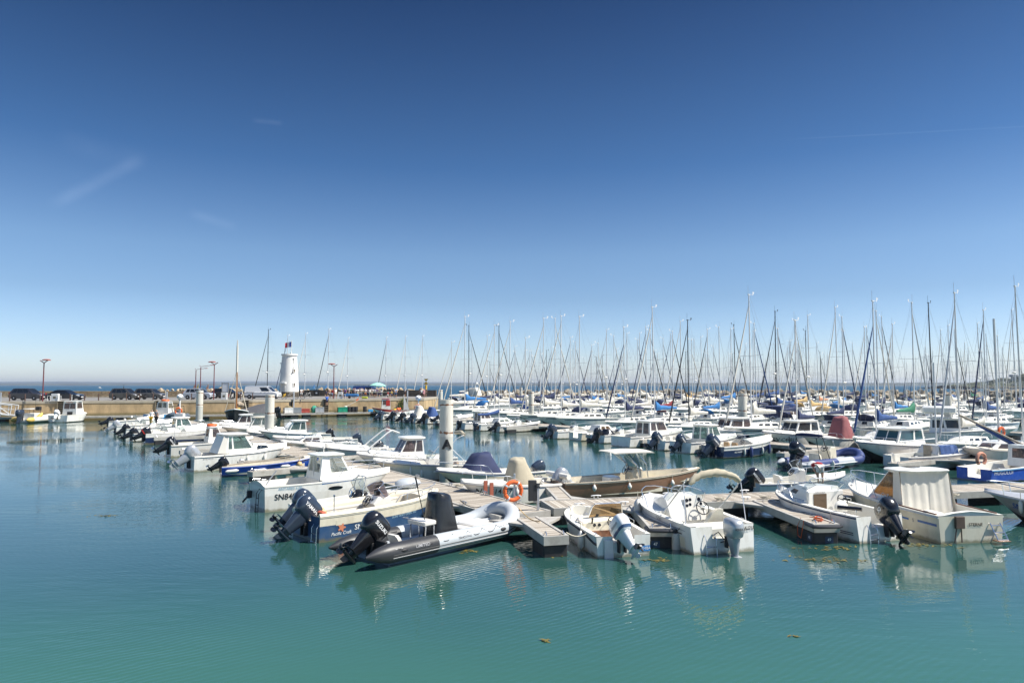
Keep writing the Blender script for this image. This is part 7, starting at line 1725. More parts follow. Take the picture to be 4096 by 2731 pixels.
# ---- walkway along the quay
WA, WB_ = [], []
pts = [at_front(px)[0] for px in (-250, 0, 300, 640, 1000, 1200, 1500)]
for i in range(len(pts) - 1):
    a_, c_ = pts[i], pts[i + 1]; dd = (c_ - a_).normalized(); nn2 = Vector((dd.y, -dd.x, 0)); o1 = a_ + nn2 * 1.05; o2 = c_ + nn2 * 1.05
    pontoon("quay_pontoon", "%s length from the left of the walkway along the quay wall" % ORD[i], (o1.x, o1.y), (o2.x, o2.y), 1.7, "walkway lengths along the quay wall", gap=5.5, fl=1.2)
def on_walk(px, outw=1.0, z=DZ + .01):
    p, an = at_front(px); q_ = Vector((math.sin(an), -math.cos(an), 0)); r_ = p + q_ * outw; r_.z = z; return r_, an
# gangway truss at far left
p, an = on_walk(10, 1.3); o = thing("gangway", "pale metal gangway with triangular truss sides at the left edge", "gangway", p, rad(2))
b = MB()
for y in (-.7, .7):
    top = [(-9, y, 3.1), (-1.0, y, 2.05), (2.4, y, 1.6)]; bot = [(-9, y, 1.7), (2.2, y, .25)]
    b.tube(top, .07, 6); b.tube(bot, .07, 6); b.tube([(2.4, y, 1.6), (2.2, y, .25)], .06, 6); b.tube([(2.05, y, 1.63), (1.9, y, .3)], .05, 6)
    for x0, x1, up in ((-3.2, -1.2, 1), (-1.2, 1.2, 0), (-5, -3.2, 0)):
        zt = lambda x: lerp(3.1, 1.6, (x + 9) / 11.4); zb = lambda x: lerp(1.7, .25, (x + 9) / 11.2)
        b.tube([(x0, y, zb(x0) if up else zt(x0)), (x1, y, zt(x1) if up else zb(x1))], .06, 6)
    b.tube([(-9, y, 2.4), (2.3, y, .95)], .035, 5)
b.build("truss", ALUW, o); b = MB(); b.loft([[(-9, -.6, 1.75), (-9, .6, 1.75), (-9, .6, 1.68), (-9, -.6, 1.68)], [(3.6, -.6, .12), (3.6, .6, .12), (3.6, .6, .05), (3.6, -.6, .05)]]); b.build("gangway_deck", ALU, o)
# globe lamp posts with letters
def globe(px, py, letter, label, ytop, rings_label):
    p = W(px, py, DZ); S_ = p.y / FPX; hc = (py - ytop) * S_
    o = thing("globe_post", label, "lamp post", p, 0)
    b = MB(); b.tube([(0, 0, 0), (0, 0, hc)], .1, 10); b.build("post_tube", ALUW, o)
    R_ = 12.5 * S_; b = MB(); b.ell((0, 0, hc), (R_, R_, R_ * .85), 20, 12); g_ = b.build("globe", mat("globe_white", (.78, .78, .78), .3), o, 60)
    vd = math.atan2(-p.y, -p.x)
    for da in (-.45, .85):
        def fn(a, c, da=da):
            t_ = vd + da + a / R_; k = math.sqrt(max(.05, 1 - (c / (R_ * .85)) ** 2)); return Vector((R_ * 1.01 * k * math.cos(t_), R_ * 1.01 * k * math.sin(t_), hc + c))
        lettering(letter, R_ * .8, fn, INKK, g_, 1.0, .02)
    b = MB(); b.box(-.5, .55, -.3, .3, 0, 1.1, .03) if letter == "A" else b.box(-.1, .1, -.1, .1, 0, .3); b.build("service_box", ALUW, o)
    q_ = p + Vector((-.05, -.18, (py - (1644 if letter == "A" else 1631)) * S_)); lifebuoy(q_, rad(8), rings_label, 12 * S_, 3.2 * S_, ORNG if letter == "A" else PINK, False)
globe(717, 1690, "A", "white globe lamp post lettered A with a lifebuoy on it", 1587, "orange lifebuoy on the globe lamp post lettered A")
globe(1673, 1645, "B", "white globe lamp post lettered B with a lifebuoy on it", 1592, "faded orange lifebuoy on the globe lamp post lettered B")
# ---- crates and drums on the quay walkway
def crate(px, label, m, wd=1.3, h_=.8, fill=None):
    p, an = on_walk(px, 1.0); o = thing("fish_crate", label, "crate", p, an, "crates on the walkway by the quay wall"); hw = wd / 2
    b = MB(); b.box(-hw, hw, -.4, .4, .08, h_, .02); b.box(-hw, -hw + .12, -.42, .42, 0, h_ + .01); b.box(hw - .12, hw, -.42, .42, 0, h_ + .01); b.box(-.06, .06, -.425, -.38, .08, h_); b.box(-hw, hw, -.43, .43, h_ - .1, h_ + .02); b.box(-hw, hw, -.43, -.38, .06, .18); b.build("crate_box", m, o, 0)
    if fill is not None:
        b = MB(); rn = random.Random(px); n = 10
        b.ell((0, 0, h_), (hw * .85, .36, .3), 14, 8); b.v = [(x + rn.uniform(-.06, .06), y + rn.uniform(-.06, .06), z + rn.uniform(-.08, .08)) for x, y, z in b.v]; b.build("net_heap", fill, o, 0)
NETB = mat("net_brown", (.2, .16, .09), .95, var=.4, vscale=8, bump=.8, bscale=30); NETG = mat("net_green", (.05, .3, .2), .95, var=.3, vscale=8, bump=.8, bscale=30)
crate(1148, "pale grey crate heaped with brown netting, leftmost of the row", ALUW, 1.35, .85, NETB)
crate(1181, "grey slatted crate between the netting crate and the red crate", mat("crate_slate", (.2, .22, .24), .6), 1.3, .85)
crate(1217, "red plastic crate on the walkway", mat("crate_red", (.4, .07, .05), .5), 1.5, .65)
crate(1276, "grey crate with green net left of the climbed ladder", mat("crate_grey", (.36, .38, .4), .5), 1.35, .85, NETB)
o, an = on_walk(1256, .95); n_ = thing("green_net", "green fishing net draped beside a grey crate", "net", o, an); b = MB(); b.ell((0, 0, .55), (.55, .4, .55), 14, 8); rn = random.Random(4); b.v = [(x + rn.uniform(-.07, .07), y + rn.uniform(-.07, .07), max(0, z + rn.uniform(-.07, .07))) for x, y, z in b.v]; b.build("net_pile", NETG, n_, 60)
crate(1367, "green plastic crate left of the black drums", mat("crate_green", (.01, .27, .16), .5), 1.45, .8)
for px, nm in ((1393, "leftmost black drum beside the green crate"), (1408, "middle black drum of three beside the green crate"), (1421, "rightmost of three black drums beside the green crate"), (1456, "single black drum right of the other drums")):
    p, an = on_walk(px, 1.0); o = thing("plastic_drum", nm, "drum", p, an, "black drums on the quay walkway"); b = MB(); b.lathe([(.3, 0), (.32, .05), (.31, .35), (.325, .4), (.31, .45), (.32, .85), (.28, .88), (.26, .82)], 14); b.build("drum_body", BLACKM, o)
p, an = on_walk(1400, 1.0); o = thing("fishing_flag_pole", "pole with small orange and red flag lying over the drums", "flag pole", p, an); b = MB(); b.tube([(-.9, 0, .85), (1.2, 0, 1.9)], .03, 6); b.ell((-.8, 0, .9), (.25, .12, .12)); b.build("pole", FENW, o); b = MB(); b.quad((.85, 0, 1.7), (1.25, 0, 1.95), (1.25, 0, 2.3), (.85, 0, 2.0)); b.build("pennant", ORNG, o, 0)
p, an = on_walk(1478, 1.0); o = thing("plastic_tub", "pale blue tub and yellow net beside the single drum", "tub", p, an); b = MB(); b.box(-.4, .4, -.3, .3, 0, .4, .04); b.build("tub_box", SKYB, o); b = MB(); b.ell((.6, 0, .25), (.35, .3, .28)); b.build("yellow_net", TARPY, o)
# ---- railing and small quay clutter
q0 = W(1428, 1592, QZ); q1 = W(1578, 1592, QZ); o = thing("quay_railing", "pale green pipe railing in front of the crowd", "railing", q0, math.atan2(q1.y - q0.y, q1.x - q0.x)); Lr = (q1 - q0).length
b = MB(); b.tube([(0, 0, 1.02), (Lr, 0, 1.02)], .035, 6); b.tube([(0, 0, .35), (Lr, 0, .35)], .02, 5)
for k in range(4): b.tube([(Lr * k / 3, 0, 0), (Lr * k / 3, 0, 1.02)], .04, 6)
b.build("rail_pipes", mat("rail_pale_green", (.4, .47, .38), .5), o)
p = W(1270, 1584, QZ); o = thing("wheeled_bin", "large black wheeled refuse bin against the dark wall", "bin", p, rad(-8)); b = MB(); b.loft([[(x * .55, y * .45, .15) for x, y in ((-1, -1), (1, -1), (1, 1), (-1, 1))], [(x * .68, y * .55, 1.1) for x, y in ((-1, -1), (1, -1), (1, 1), (-1, 1))]]); b.box(-.7, .7, -.58, .58, 1.1, 1.28, .05); b.build("bin_body", mat("bin_black", (.025, .025, .028), .5), o); b = MB(); b.box(-.18, .18, -.56, -.5, .5, .8); b.build("bin_label", INKW, o)
p = W(1212, 1584, QZ); o = thing("narrow_bin", "narrow dark bin beside the tower bicycles", "bin", p); b = MB(); b.box(-.3, .3, -.3, .3, 0, 1.15, .05); b.build("bin_body", mat("bin_black", (.025, .025, .028), .5), o)
p = W(1383, 1593, QZ); 
p = W(1405, 1593.5, QZ); o = thing("hand_cart", "blue tarpaulin covered hand cart among the crowd", "cart", p); b = MB(); b.box(-1.2, 1.2, -.4, .4, .35, .75, .08); b.build("tarpaulin_load", TARPB2, o); b = MB(); b.lathe([(.2, -.06), (.24, 0), (.2, .06)], 14, (-.2, -.45, .24), 'y'); b.lathe([(.1, -.07), (.12, -.05)], 10, (-.2, -.45, .24), 'y'); b.build("cart_wheel", TYRE, o)
p = W(1459, 1593.5, QZ); o = thing("yellow_tub", "lime yellow rectangular tub on the quay edge", "tub", p); b = MB(); b.box(-.45, .45, -.3, .3, 0, .3, .05); b.build("tub_box", mat("tub_lime", (.45, .5, .02), .5), o)
p = W(1510, 1588, QZ); o = thing("market_parasol", "wide green and white parasol beside the blue van", "parasol", p); b = MB(); b.tube([(0, 0, 0), (0, 0, 2.5)], .035, 6); b.build("parasol_pole", ALUW, o)
b = MB(); rings = [[(math.cos(6.283 * k / 12) * r_, math.sin(6.283 * k / 12) * r_, z) for k in range(12)] for r_, z in ((.05, 2.75), (.8, 2.55), (1.5, 2.2), (1.52, 2.05))]; b.loft(rings, True, True, False); b.build("parasol_canopy", mat("parasol_mint", (.3, .6, .48), .8), o, 20)
p = D(1704, 1562, 149); o = thing("channel_beacon", "yellow beacon post with crossed top mark behind the wall end", "beacon", (p.x, p.y, QZ)); b = MB(); b.tube([(0, 0, 0), (0, 0, 2.2)], .22, 10); b.build("beacon_post", TARPY, o); b = MB(); b.prism([(-.5, 3.55), (0, 3.0), (.5, 3.55)], -.08, .08); b.prism([(-.5, 2.4), (.5, 2.4), (0, 3.0)], -.08, .08); b.tube([(0, 0, 2.1), (0, 0, 2.5)], .07, 6); b.build("top_mark", mat("beacon_ochre", (.45, .28, .02), .5), o)
# creeper on the wall
p, an = at_front(1612); o = thing("wall_creeper", "bushy green creeper growing on the quay wall", "plant", (p.x, p.y, 1.9), an); b = MB(); rn = random.Random(2)
for k in range(420):
    c = Vector((rn.gauss(0, .4), -.12 - rn.random() * .3, rn.gauss(0, .45))); u = Vector((rn.gauss(0, 1), rn.gauss(0, 1), rn.gauss(0, 1))).normalized() * .09; v_ = Vector((rn.gauss(0, 1), rn.gauss(0, 1), rn.gauss(0, 1))).normalized() * .07; b.quad(c - u, c - v_, c + u, c + v_)
b.build("foliage", mat("creeper_leaf", (.16, .2, .03), .8, var=.5, vscale=4), o, 0)
# ---- bicycles
def bicycle(px, py, rz, label, m):
    p = W(px, py, QZ); o = thing("bicycle", label, "bicycle", p, rad(rz), "bicycles on the quay")
    for x in (-.52, .52):
        b = MB(); b.torus((x, 0, .34), .32, .028, 'y', 22, 6); wh = b.build("wheel", TYRE, o)
        b = MB()
        for k in range(6): a = 3.1416 * k / 6; b.tube([(x + .31 * math.cos(a), 0, .34 + .31 * math.sin(a)), (x - .31 * math.cos(a), 0, .34 - .31 * math.sin(a))], .004, 3)
        b.build("spokes", WIRE, wh)
    b = MB(); b.tube([(-.52, 0, .34), (-.18, 0, .36), (-.3, 0, .85)], .025, 6); b.tube([(-.18, 0, .36), (.36, 0, .82)], .035, 6); b.tube([(-.28, 0, .7), (.36, 0, .85)], .025, 6); b.tube([(-.52, 0, .34), (-.28, 0, .72)], .018, 6); b.tube([(.52, 0, .34), (.34, 0, .98)], .025, 6); b.build("frame", m, o)
    b = MB(); b.tube([(.3, -.28, 1.02), (.38, 0, 1.0), (.3, .28, 1.02)], .02, 6); b.build("handlebar", BLACKM, o)
    b = MB(); b.ell((-.32, 0, .9), (.14, .08, .04), 8, 6); b.build("saddle", BLACKM, o)
bicycle(1197, 1597, 3, "black bicycle nearest the quay edge right of the tower", BLACKM)
bicycle(1231, 1589, 5, "white bicycle beside the dark wall right of the tower", WHITE)
bicycle(1137, 1596, 80, "yellowish bicycle standing end on before the tower door", TARPY)
bicycle(1164, 1588, 8, "pale bicycle leaning against the tower's stone foot", OFFW)
for k, px in enumerate((914, 921, 929)): bicycle(px, 1597, 70 + k * 12, ["leftmost", "middle", "rightmost"][k] + " of three bicycles parked beside the pale cabinet under the notice board", [REDP, BLACKM, OFFW][k])
# ================================================================ boats along the quay
QG = None
def qboat(px, py, out=6.4):
    p, an = at_front(px); q_ = p + Vector((math.sin(an), -math.cos(an), 0)) * out; q_.z = 0; return q_
r = boat("inflatable_boat", "white topped workboat with yellow floats, slate engine and yellow inflatable aboard", "workboat", qboat(165, 1681), 84)
rt, path, rs_ = rib_tubes(r, 5.6, 2.9, .34, .42, lambda i, k: 1 if i < 4 else 0, .3, .5); tb = rt.build("inflatable_collar", [OFFW, RUBY], r, 60)
hull_parts(r, Hull(5.2, 2.1, .4, .6, ws=.95, rake=.5, zk=-.35, zc=0), OFFW, OFFW, RUBG, [(0, .86, .3), (.86, 1, .42)], gw=.05)
b = MB(); b.box(1.2, 3.2, .0, 1.1, 1.75, 1.85, .04); b.build("canopy", WHITE, r); b = MB()
for x in (1.25, 3.1):
    for y in (.05, 1.05): b.tube([(x, y, .4), (x, y, 1.76)], .03, 5)
b.tube([(1.2, 1.1, 1.7), (1.2, 1.2, 3.4)], .02, 5); b.tube([(2, -.1, 1.7), (2, -.1, 4.2)], .015, 5); b.box(2.0, 2.4, -.7, -.1, 1.6, 2.1, .03); b.build("canopy_posts", BLACKM, r)
b = MB(); b.box(1.2, 2.6, -.7, .9, .35, 1.25, .06); b.build("gear_locker", OFFW, r)
outboard(r, -.1, 0, .75, 5, 1.5, YAMG, "", INKW, None, YAMG)
y2 = thing("inflatable_dinghy", "small yellow and grey inflatable leaning up against the workboat with yellow floats", "dinghy", r.matrix_basis @ Vector((1.6, -1.0, .75)), r.rotation_euler.z); y2.rotation_euler = (0, rad(-42), rad(70)); b = MB(); b.tuber([(-.7, 0, 0), (-.5, 0, 0), (.4, 0, 0), (.7, 0, .12)], [.1, .24, .24, .1], 10); b.build("inflatable_tube", RUBY, y2)
by = thing("round_buoy", "round white and red buoy between the two leftmost quay boats", "buoy", W(235, 1655, .9) + Vector((0, .5, 0))); b = MB(); b.ell((0, 0, 0), (.42, .38, .38)); b.build("buoy_ball", mat("buoy_cream", (.7, .6, .5), .5, stain=(.5, .12, .08), sscale=2, samt=.8), by)
r = boat("cabin_boat", "white cabin boat stern on to the quay with red lettering on its cabin", "cabin boat", qboat(296, 1680), 86)
h = Hull(5.4, 2.9, .95, 1.15, ws=.95, rake=.6, zk=-.3, zc=.1); hull_parts(r, h, WHITE, GREENB, DECKW, [(0, .12, .5), (.12, .4, .3), (.4, 1, None)], gw=.2)
house(r, 2.2, 4.0, 1.0, .85, 2.3, 3.6, .92, .8, 1.0, 2.75, WHITE, GLS, [(.1, .9, .4, .9)], [(.1, .9, .45, .9)], [(.08, .49, .42, .86), (.52, .92, .42, .86)], roof=(.2, .1, .1), rh=.06)
lettering("OSTREICOLE", .17, plane_fn((2.16, 0, 2.62), (0, -1, 0), (0, 0, 1)), INKR, r, 1.05, .02)
b = MB(); b.box(2.1, 2.2, -.45, .25, .4, 1.35); b.build("dark_doorway", BLACKM, r); outboard(r, 0, .1, .75, 35, 1.2, ENGW, "", INKK, BLACK, ENGW, 10); b = MB(); b.tube([(2.6, 0, 2.85), (2.6, 0, 3.7)], .03, 5); b.build("aerial", WHITE, r)
r = boat("fishing_boat", "sky blue fishing boat with white wheelhouse topped by an orange lifebuoy", "fishing boat", qboat(648, 1672), 80)
h = Hull(6.0, 2.7, .95, 1.2, ws=.9, rake=.5, zk=-.3); hull_parts(r, h, SKYB, BLKB, OFFW, [(0, .4, .3), (.4, 1, None)], gw=.14, rub=WHITE)
house(r, 2.2, 3.8, 1.0, .85, 2.4, 3.5, .8, .72, 1.0, 2.6, OFFW, GLC, [(.1, .9, .4, .9)], [(.1, .9, .45, .9)], [(.08, .46, .5, .92), (.54, .92, .5, .92)], roof=(.1, .1, .06), rh=.05)
b = MB(); b.tube([(2.9, 0, 2.7), (2.9, 0, 4.2)], .03, 5); b.tube([(2.9, -.4, 3.3), (2.9, .4, 3.3)], .02, 5); b.build("aerial", WHITE, r)
q_ = thing("lifebuoy", "orange lifebuoy flat on the roof of the sky blue fishing boat", "lifebuoy", r.matrix_basis @ Vector((2.9, 0, 2.82))); b = MB(); b.torus((0, 0, 0), .42, .13, 'z', 20, 8); b.build("ring", ORNG, q_)
r = boat("inflatable_boat", "large grey inflatable nosed toward the viewer behind the globe lamp post A", "inflatable boat", qboat(735, 1668, 2.4), -70)
rt, path, rs_ = rib_tubes(r, 5.8, 2.9, .42, .5, lambda i, k: 0, .4, .4); rt.build("inflatable_collar", [mat("rubber_slate", (.11, .14, .17), .5)], r, 60)
hull_parts(r, Hull(5.4, 2.0, .4, .6, ws=.95, rake=.5, zk=-.35, zc=0), OFFW, OFFW, RUBG, [(0, .86, .3), (.86, 1, .42)], gw=.05); console(r, 2.2, 3, .4, .3, 1.4, BLACKM); b = MB(); b.tube([(1.6, -.8, .6), (1.6, -.7, 2.0), (1.6, .7, 2.0), (1.6, .8, .6)], .05, 6); b.ell((1.6, 0, 2.15), (.15, .15, .15)); b.build("roll_frame", BLACK, r)
# old black gaff boat
r = boat("gaff_sailboat", "old black wooden sailing boat with varnished mast, bow toward the viewer", "sailboat", qboat(965, 1672, 2.6), -72)
h = Hull(8.6, 3.1, 1.1, 1.75, ws=.6, tm=.45, p=2.2, q=.8, rake=.3, zk=-.4, zc=-.1, cf=.7); hull_parts(r, h, mat("tarred_black", (.012, .012, .013), .45), BLKB, WOODD, [(0, .75, .5), (.75, 1, None)], gw=.12)
for sg in (1, -1):
    b = MB(); b.tube([h.rail(t, -.01, -.04, sg) for t in TS], .07, 6); b.build("white_strake", INKW, r)
b = MB(); mh = (1665 - 1380) * .037 + .8; b.tuber([(5.4, 0, .5), (5.4, 0, mh * .6), (5.4, 0, mh * .62)], [.14, .12, .1], 8); m_ = b.build("mast", WOODM, r); b = MB(); b.tuber([(5.4, 0, mh * .6), (5.38, 0, mh * .9), (5.38, 0, mh)], [.15, .13, .05], 8); b.build("wrapped_topmast", TARPW, m_)
b = MB()
for sg in (1, -1):
    for dx in (-.5, .1, .6): b.tube([(5.2 + dx, sg * 1.45, 1.3), (5.4, 0, mh * .62)], .022, 4)
b.tube([(8.5, 0, 1.7), (5.4, 0, mh * .62)], .022, 4); b.build("rigging", ROPE, r)
b = MB(); b.tuber([(5.3, .1, 2.2), (4.2, .3, 2.3), (2.6, .6, 2.1), (1.6, .7, 2.0)], [.25, .4, .35, .12], 9); b.build("furled_sail", mat("canvas_brown", (.33, .27, .2), .9, var=.3, bump=.4, bscale=5), r, 60); b = MB(); b.box(1.2, 3.6, -.5, .5, .6, 1.15, .1); b.build("deck_gear", TARPN, r)
b = MB(); b.box(5.9, 6.4, .2, .6, 1.4, 1.75, .05); b.build("yellow_bag", TARPY, r)
# tarpaulin boat
r = boat("covered_boat", "dark grey tarpaulin covered boat with shiny black engine left of a pile", "boat", qboat(1075, 1672, 4), 190)
h = Hull(6.0, 2.3, .8, 1.0); hull_parts(r, h, OFFW, BLKB, DECKW, [(0, .62, .3), (.62, 1, None)])
b = MB(); b.loft([[(.2, y * 1.1, .8 + .0) for y in (-1, 0, 1)], [(1.2, y * 1.15, .85 + 1.5 * (1 - abs(y))) for y in (-1, 0, 1)], [(2.6, y * 1.1, .9 + 1.2 * (1 - abs(y))) for y in (-1, 0, 1)], [(5.4, y * .4, 1.0 + .2 * (1 - abs(y))) for y in (-1, 0, 1)]], False, False, False); b.build("tarpaulin", TARPS, r, 0); outboard(r, 0, 0, .7, 20, 1.4, BLACK, "")
# red and white trawler
r = boat("fishing_trawler", "small red and white fishing trawler with red trimmed wheelhouse by the quay", "fishing boat", qboat(1618, 1659, 4.0), 196); r.scale = (.74,) * 3
h = Hull(8.6, 3.0, 1.15, 1.9, ws=.85, tm=.4, p=2.1, rake=.8, zk=-.4); hull_parts(r, h, WHITE, BLKB, WOODD, [(0, .5, .7), (.5, .72, .9), (.72, 1, None)], gw=.14, topband=REDP, rub=REDP)
house(r, 4.6, 6.6, 1.0, .85, 4.7, 6.4, .95, .82, 1.1, 3.7, WHITE, GLS, [(.1, .9, .55, .9)], [(.1, .42, .5, .88), (.52, .9, .5, .88)], [(.2, .8, .4, .85)], roof=(.1, .1, .08), rh=.05, roofmat=REDP)
b = MB(); b.quad((4.72, .985, 2.2), (5.6, .94, 2.2), (5.6, .9, 3.5), (4.75, .955, 3.5)); b.build("red_door_panel", REDP, r, 0)
b = MB(); b.tube([(1.6, 0, .7), (1.6, 0, 4.6)], .06, 6); b.tube([(5.5, 0, 3.8), (5.5, 0, 4.6)], .04, 6); b.build("mast", MASTM, r); b = MB(); b.prism([(1.7, 1.3), (.4, 1.3), (1.6, 4.4)], -.03, .03); b.build("steadying_sail", mat("canvas_grey", (.5, .51, .5), .8), r, 0)
b = MB(); b.ell((2.9, .3, 1.4), (.4, .4, .35)); b.ell((2.4, -.4, 1.5), (.3, .3, .3)); b.build("orange_buoys", ORNG, r); b = MB(); b.ell((3.4, -.2, 1.2), (.5, .6, .4)); b.build("yellow_net", TARPY, r)
r = boat("blue_barge", "long low blue boat lying along the wall below the quay end", "boat", qboat(1600, 1652, 3.2), 25)
h = Hull(9.5, 2.6, .75, .95, ws=.9); hull_parts(r, h, NAVY, BLKB, SKYB, [(0, .8, .3), (.8, 1, None)], rub=TARPB2)
# ---- vessels out on the bay
def bay(px, py, label, sail, d, hgt=6, name="sailing_dinghy"):
    p = D(px, py, d); o = thing(name, label, "sailboat" if sail else "boat", (p.x, p.y, 0), 0); b = MB(); b.loft([[(-2, -.7, .1), (-2, .7, .1), (-2, .8, .7), (-2, -.8, .7)], [(1, -.7, .1), (1, .7, .1), (1, .8, .8), (1, -.8, .8)], [(3, -.05, .3), (3, .05, .3), (3, .1, 1), (3, -.1, 1)]]); b.build("hull", WHITE, o)
    if sail: b = MB(); b.prism([(.4, .9), (-2.2, 1.2), (.2, hgt)], -.06, .06); b.build("sail", sail, o, 0); b = MB(); b.tube([(.45, 0, .6), (.3, 0, hgt + .2)], .06, 5); b.build("mast", MASTM, o)
    else: b = MB(); b.box(-.8, 1, -.6, .6, .8, 2.2, .15); b.build("cabin", WHITE, o)
SB = mat("sail_blue", (.1, .4, .75), .8)
bay(398, 1543, "small white motorboat far out on the bay", None, 900, name="bay_motorboat"); bay(780, 1545, "white and orange sail left of the long armed lamps on the bay", TARPO, 600); bay(833, 1545, "orange topped white sail right of the long armed lamps", TARPO, 620); bay(793, 1546, "yellow sail between the long armed lamps", TARPY, 640)
bay(1258, 1541, "light blue sail on the bay right of the tower", SB, 800); bay(1306, 1541, "second light blue sail out on the bay left of the crowd's lamp post", SB, 850); bay(1625, 1541, "white sail on the bay above the quay end wall", TARPW, 700, 9); bay(2085, 1548, "white sail before the boulders, left of two", TARPW, 480); bay(2108, 1548, "white sail before the boulders, right of two", TARPW, 500)
p = D(495, 1547, 500); o = thing("channel_buoy", "black topped yellow marker standing in the bay above the left cars", "marker", (p.x, p.y, 0)); b = MB(); b.tube([(0, 0, -1), (0, 0, 2.2)], .3, 8); b.build("marker_base", TARPY, o); b = MB(); b.tube([(0, 0, 2.2), (0, 0, 3.6)], .3, 8); b.tube([(0, 0, 3.6), (0, 0, 5)], .1, 6); b.build("marker_top", BLACKM, o)
# ================================================================ people
def skin_mesh(name, joints, edges, sub=1):
    me = bpy.data.meshes.new(name + "_cage"); keys = list(joints); ix = {k: i for i, k in enumerate(keys)}
    me.from_pydata([joints[k][0] for k in keys], [(ix[a], ix[c]) for a, c in edges], []); ob = bpy.data.objects.new(name + "_cage", me); COL.objects.link(ob)
    md = ob.modifiers.new("skin", 'SKIN'); md.use_smooth_shade = True
    sv = me.skin_vertices[0].data
    for k in keys: r_ = joints[k][1]; sv[ix[k]].radius = (r_, r_) if not isinstance(r_, tuple) else r_
    sv[0].use_root = True
    s2 = ob.modifiers.new("sub", 'SUBSURF'); s2.levels = sub; s2.render_levels = sub
    dg = bpy.context.evaluated_depsgraph_get(); dg.update(); out = bpy.data.meshes.new_from_object(ob.evaluated_get(dg)); out.name = name
    bpy.data.objects.remove(ob); bpy.data.meshes.remove(me); return out
def pose(arms="down", bend=0, step=0.0, crouch=0):
    P_ = Vector
    J = {"pelvis": (P_((0, 0, .95)), (.15, .115)), "waist": (P_((0, -.0, 1.12)), (.125, .1)), "chest": (P_((0, 0, 1.34)), (.155, .11)), "neck": (P_((0, .0, 1.49)), .055), "chin": (P_((0, -.015, 1.57)), (.07, .08)), "crown": (P_((0, -.005, 1.68)), (.075, .09))}
    for n, s_ in (("l", 1), ("r", -1)):
        J[n + "hip"] = (P_((s_ * .095, 0, .88)), .09); J[n + "knee"] = (P_((s_ * .1, -.03 - s_ * step * .5, .49)), .058); J[n + "ankle"] = (P_((s_ * .1, .02 - s_ * step, .09)), .04); J[n + "toe"] = (P_((s_ * .12, -.14 - s_ * step, .04)), .036)
        J[n + "sh"] = (P_((s_ * .18, 0, 1.42)), .065)
        if arms == "down": J[n + "elb"] = (P_((s_ * .25, .03, 1.15)), .044); J[n + "wri"] = (P_((s_ * .25, -.06, .91)), .032); J[n + "hand"] = (P_((s_ * .24, -.1, .8)), .035)
        elif arms == "crossed": J[n + "elb"] = (P_((s_ * .25, -.04, 1.17)), .044); J[n + "wri"] = (P_((s_ * .02, -.19, 1.2 + s_ * .03)), .034); J[n + "hand"] = (P_((-s_ * .1, -.17, 1.22 + s_ * .03)), .035)
        elif arms == "reach": J[n + "elb"] = (P_((s_ * .22, -.24, 1.22)), .044); J[n + "wri"] = (P_((s_ * .16, -.45, 1.12)), .032); J[n + "hand"] = (P_((s_ * .14, -.54, 1.1)), .035)
        elif arms == "up": J[n + "elb"] = (P_((s_ * .26, -.2, 1.55)), .044); J[n + "wri"] = (P_((s_ * .22, -.34, 1.75)), .032); J[n + "hand"] = (P_((s_ * .2, -.38, 1.84)), .035)
    if bend:
        piv = P_((0, 0, .98)); Rm = Matrix.Rotation(rad(bend), 3, 'X')
        for k in list(J):
            if k in ("waist", "chest", "neck", "chin", "crown") or k[1:] in ("sh", "elb", "wri", "hand"): J[k] = (piv + Rm @ (J[k][0] - piv), J[k][1])
    return J
ED = [("pelvis", "waist"), ("waist", "chest"), ("chest", "neck"), ("neck", "chin"), ("chin", "crown")] + [(a.replace("*", n), c.replace("*", n)) for n in "lr" for a, c in (("pelvis", "*hip"), ("*hip", "*knee"), ("*knee", "*ankle"), ("*ankle", "*toe"), ("chest", "*sh"), ("*sh", "*elb"), ("*elb", "*wri"), ("*wri", "*hand"))]
PC = {}
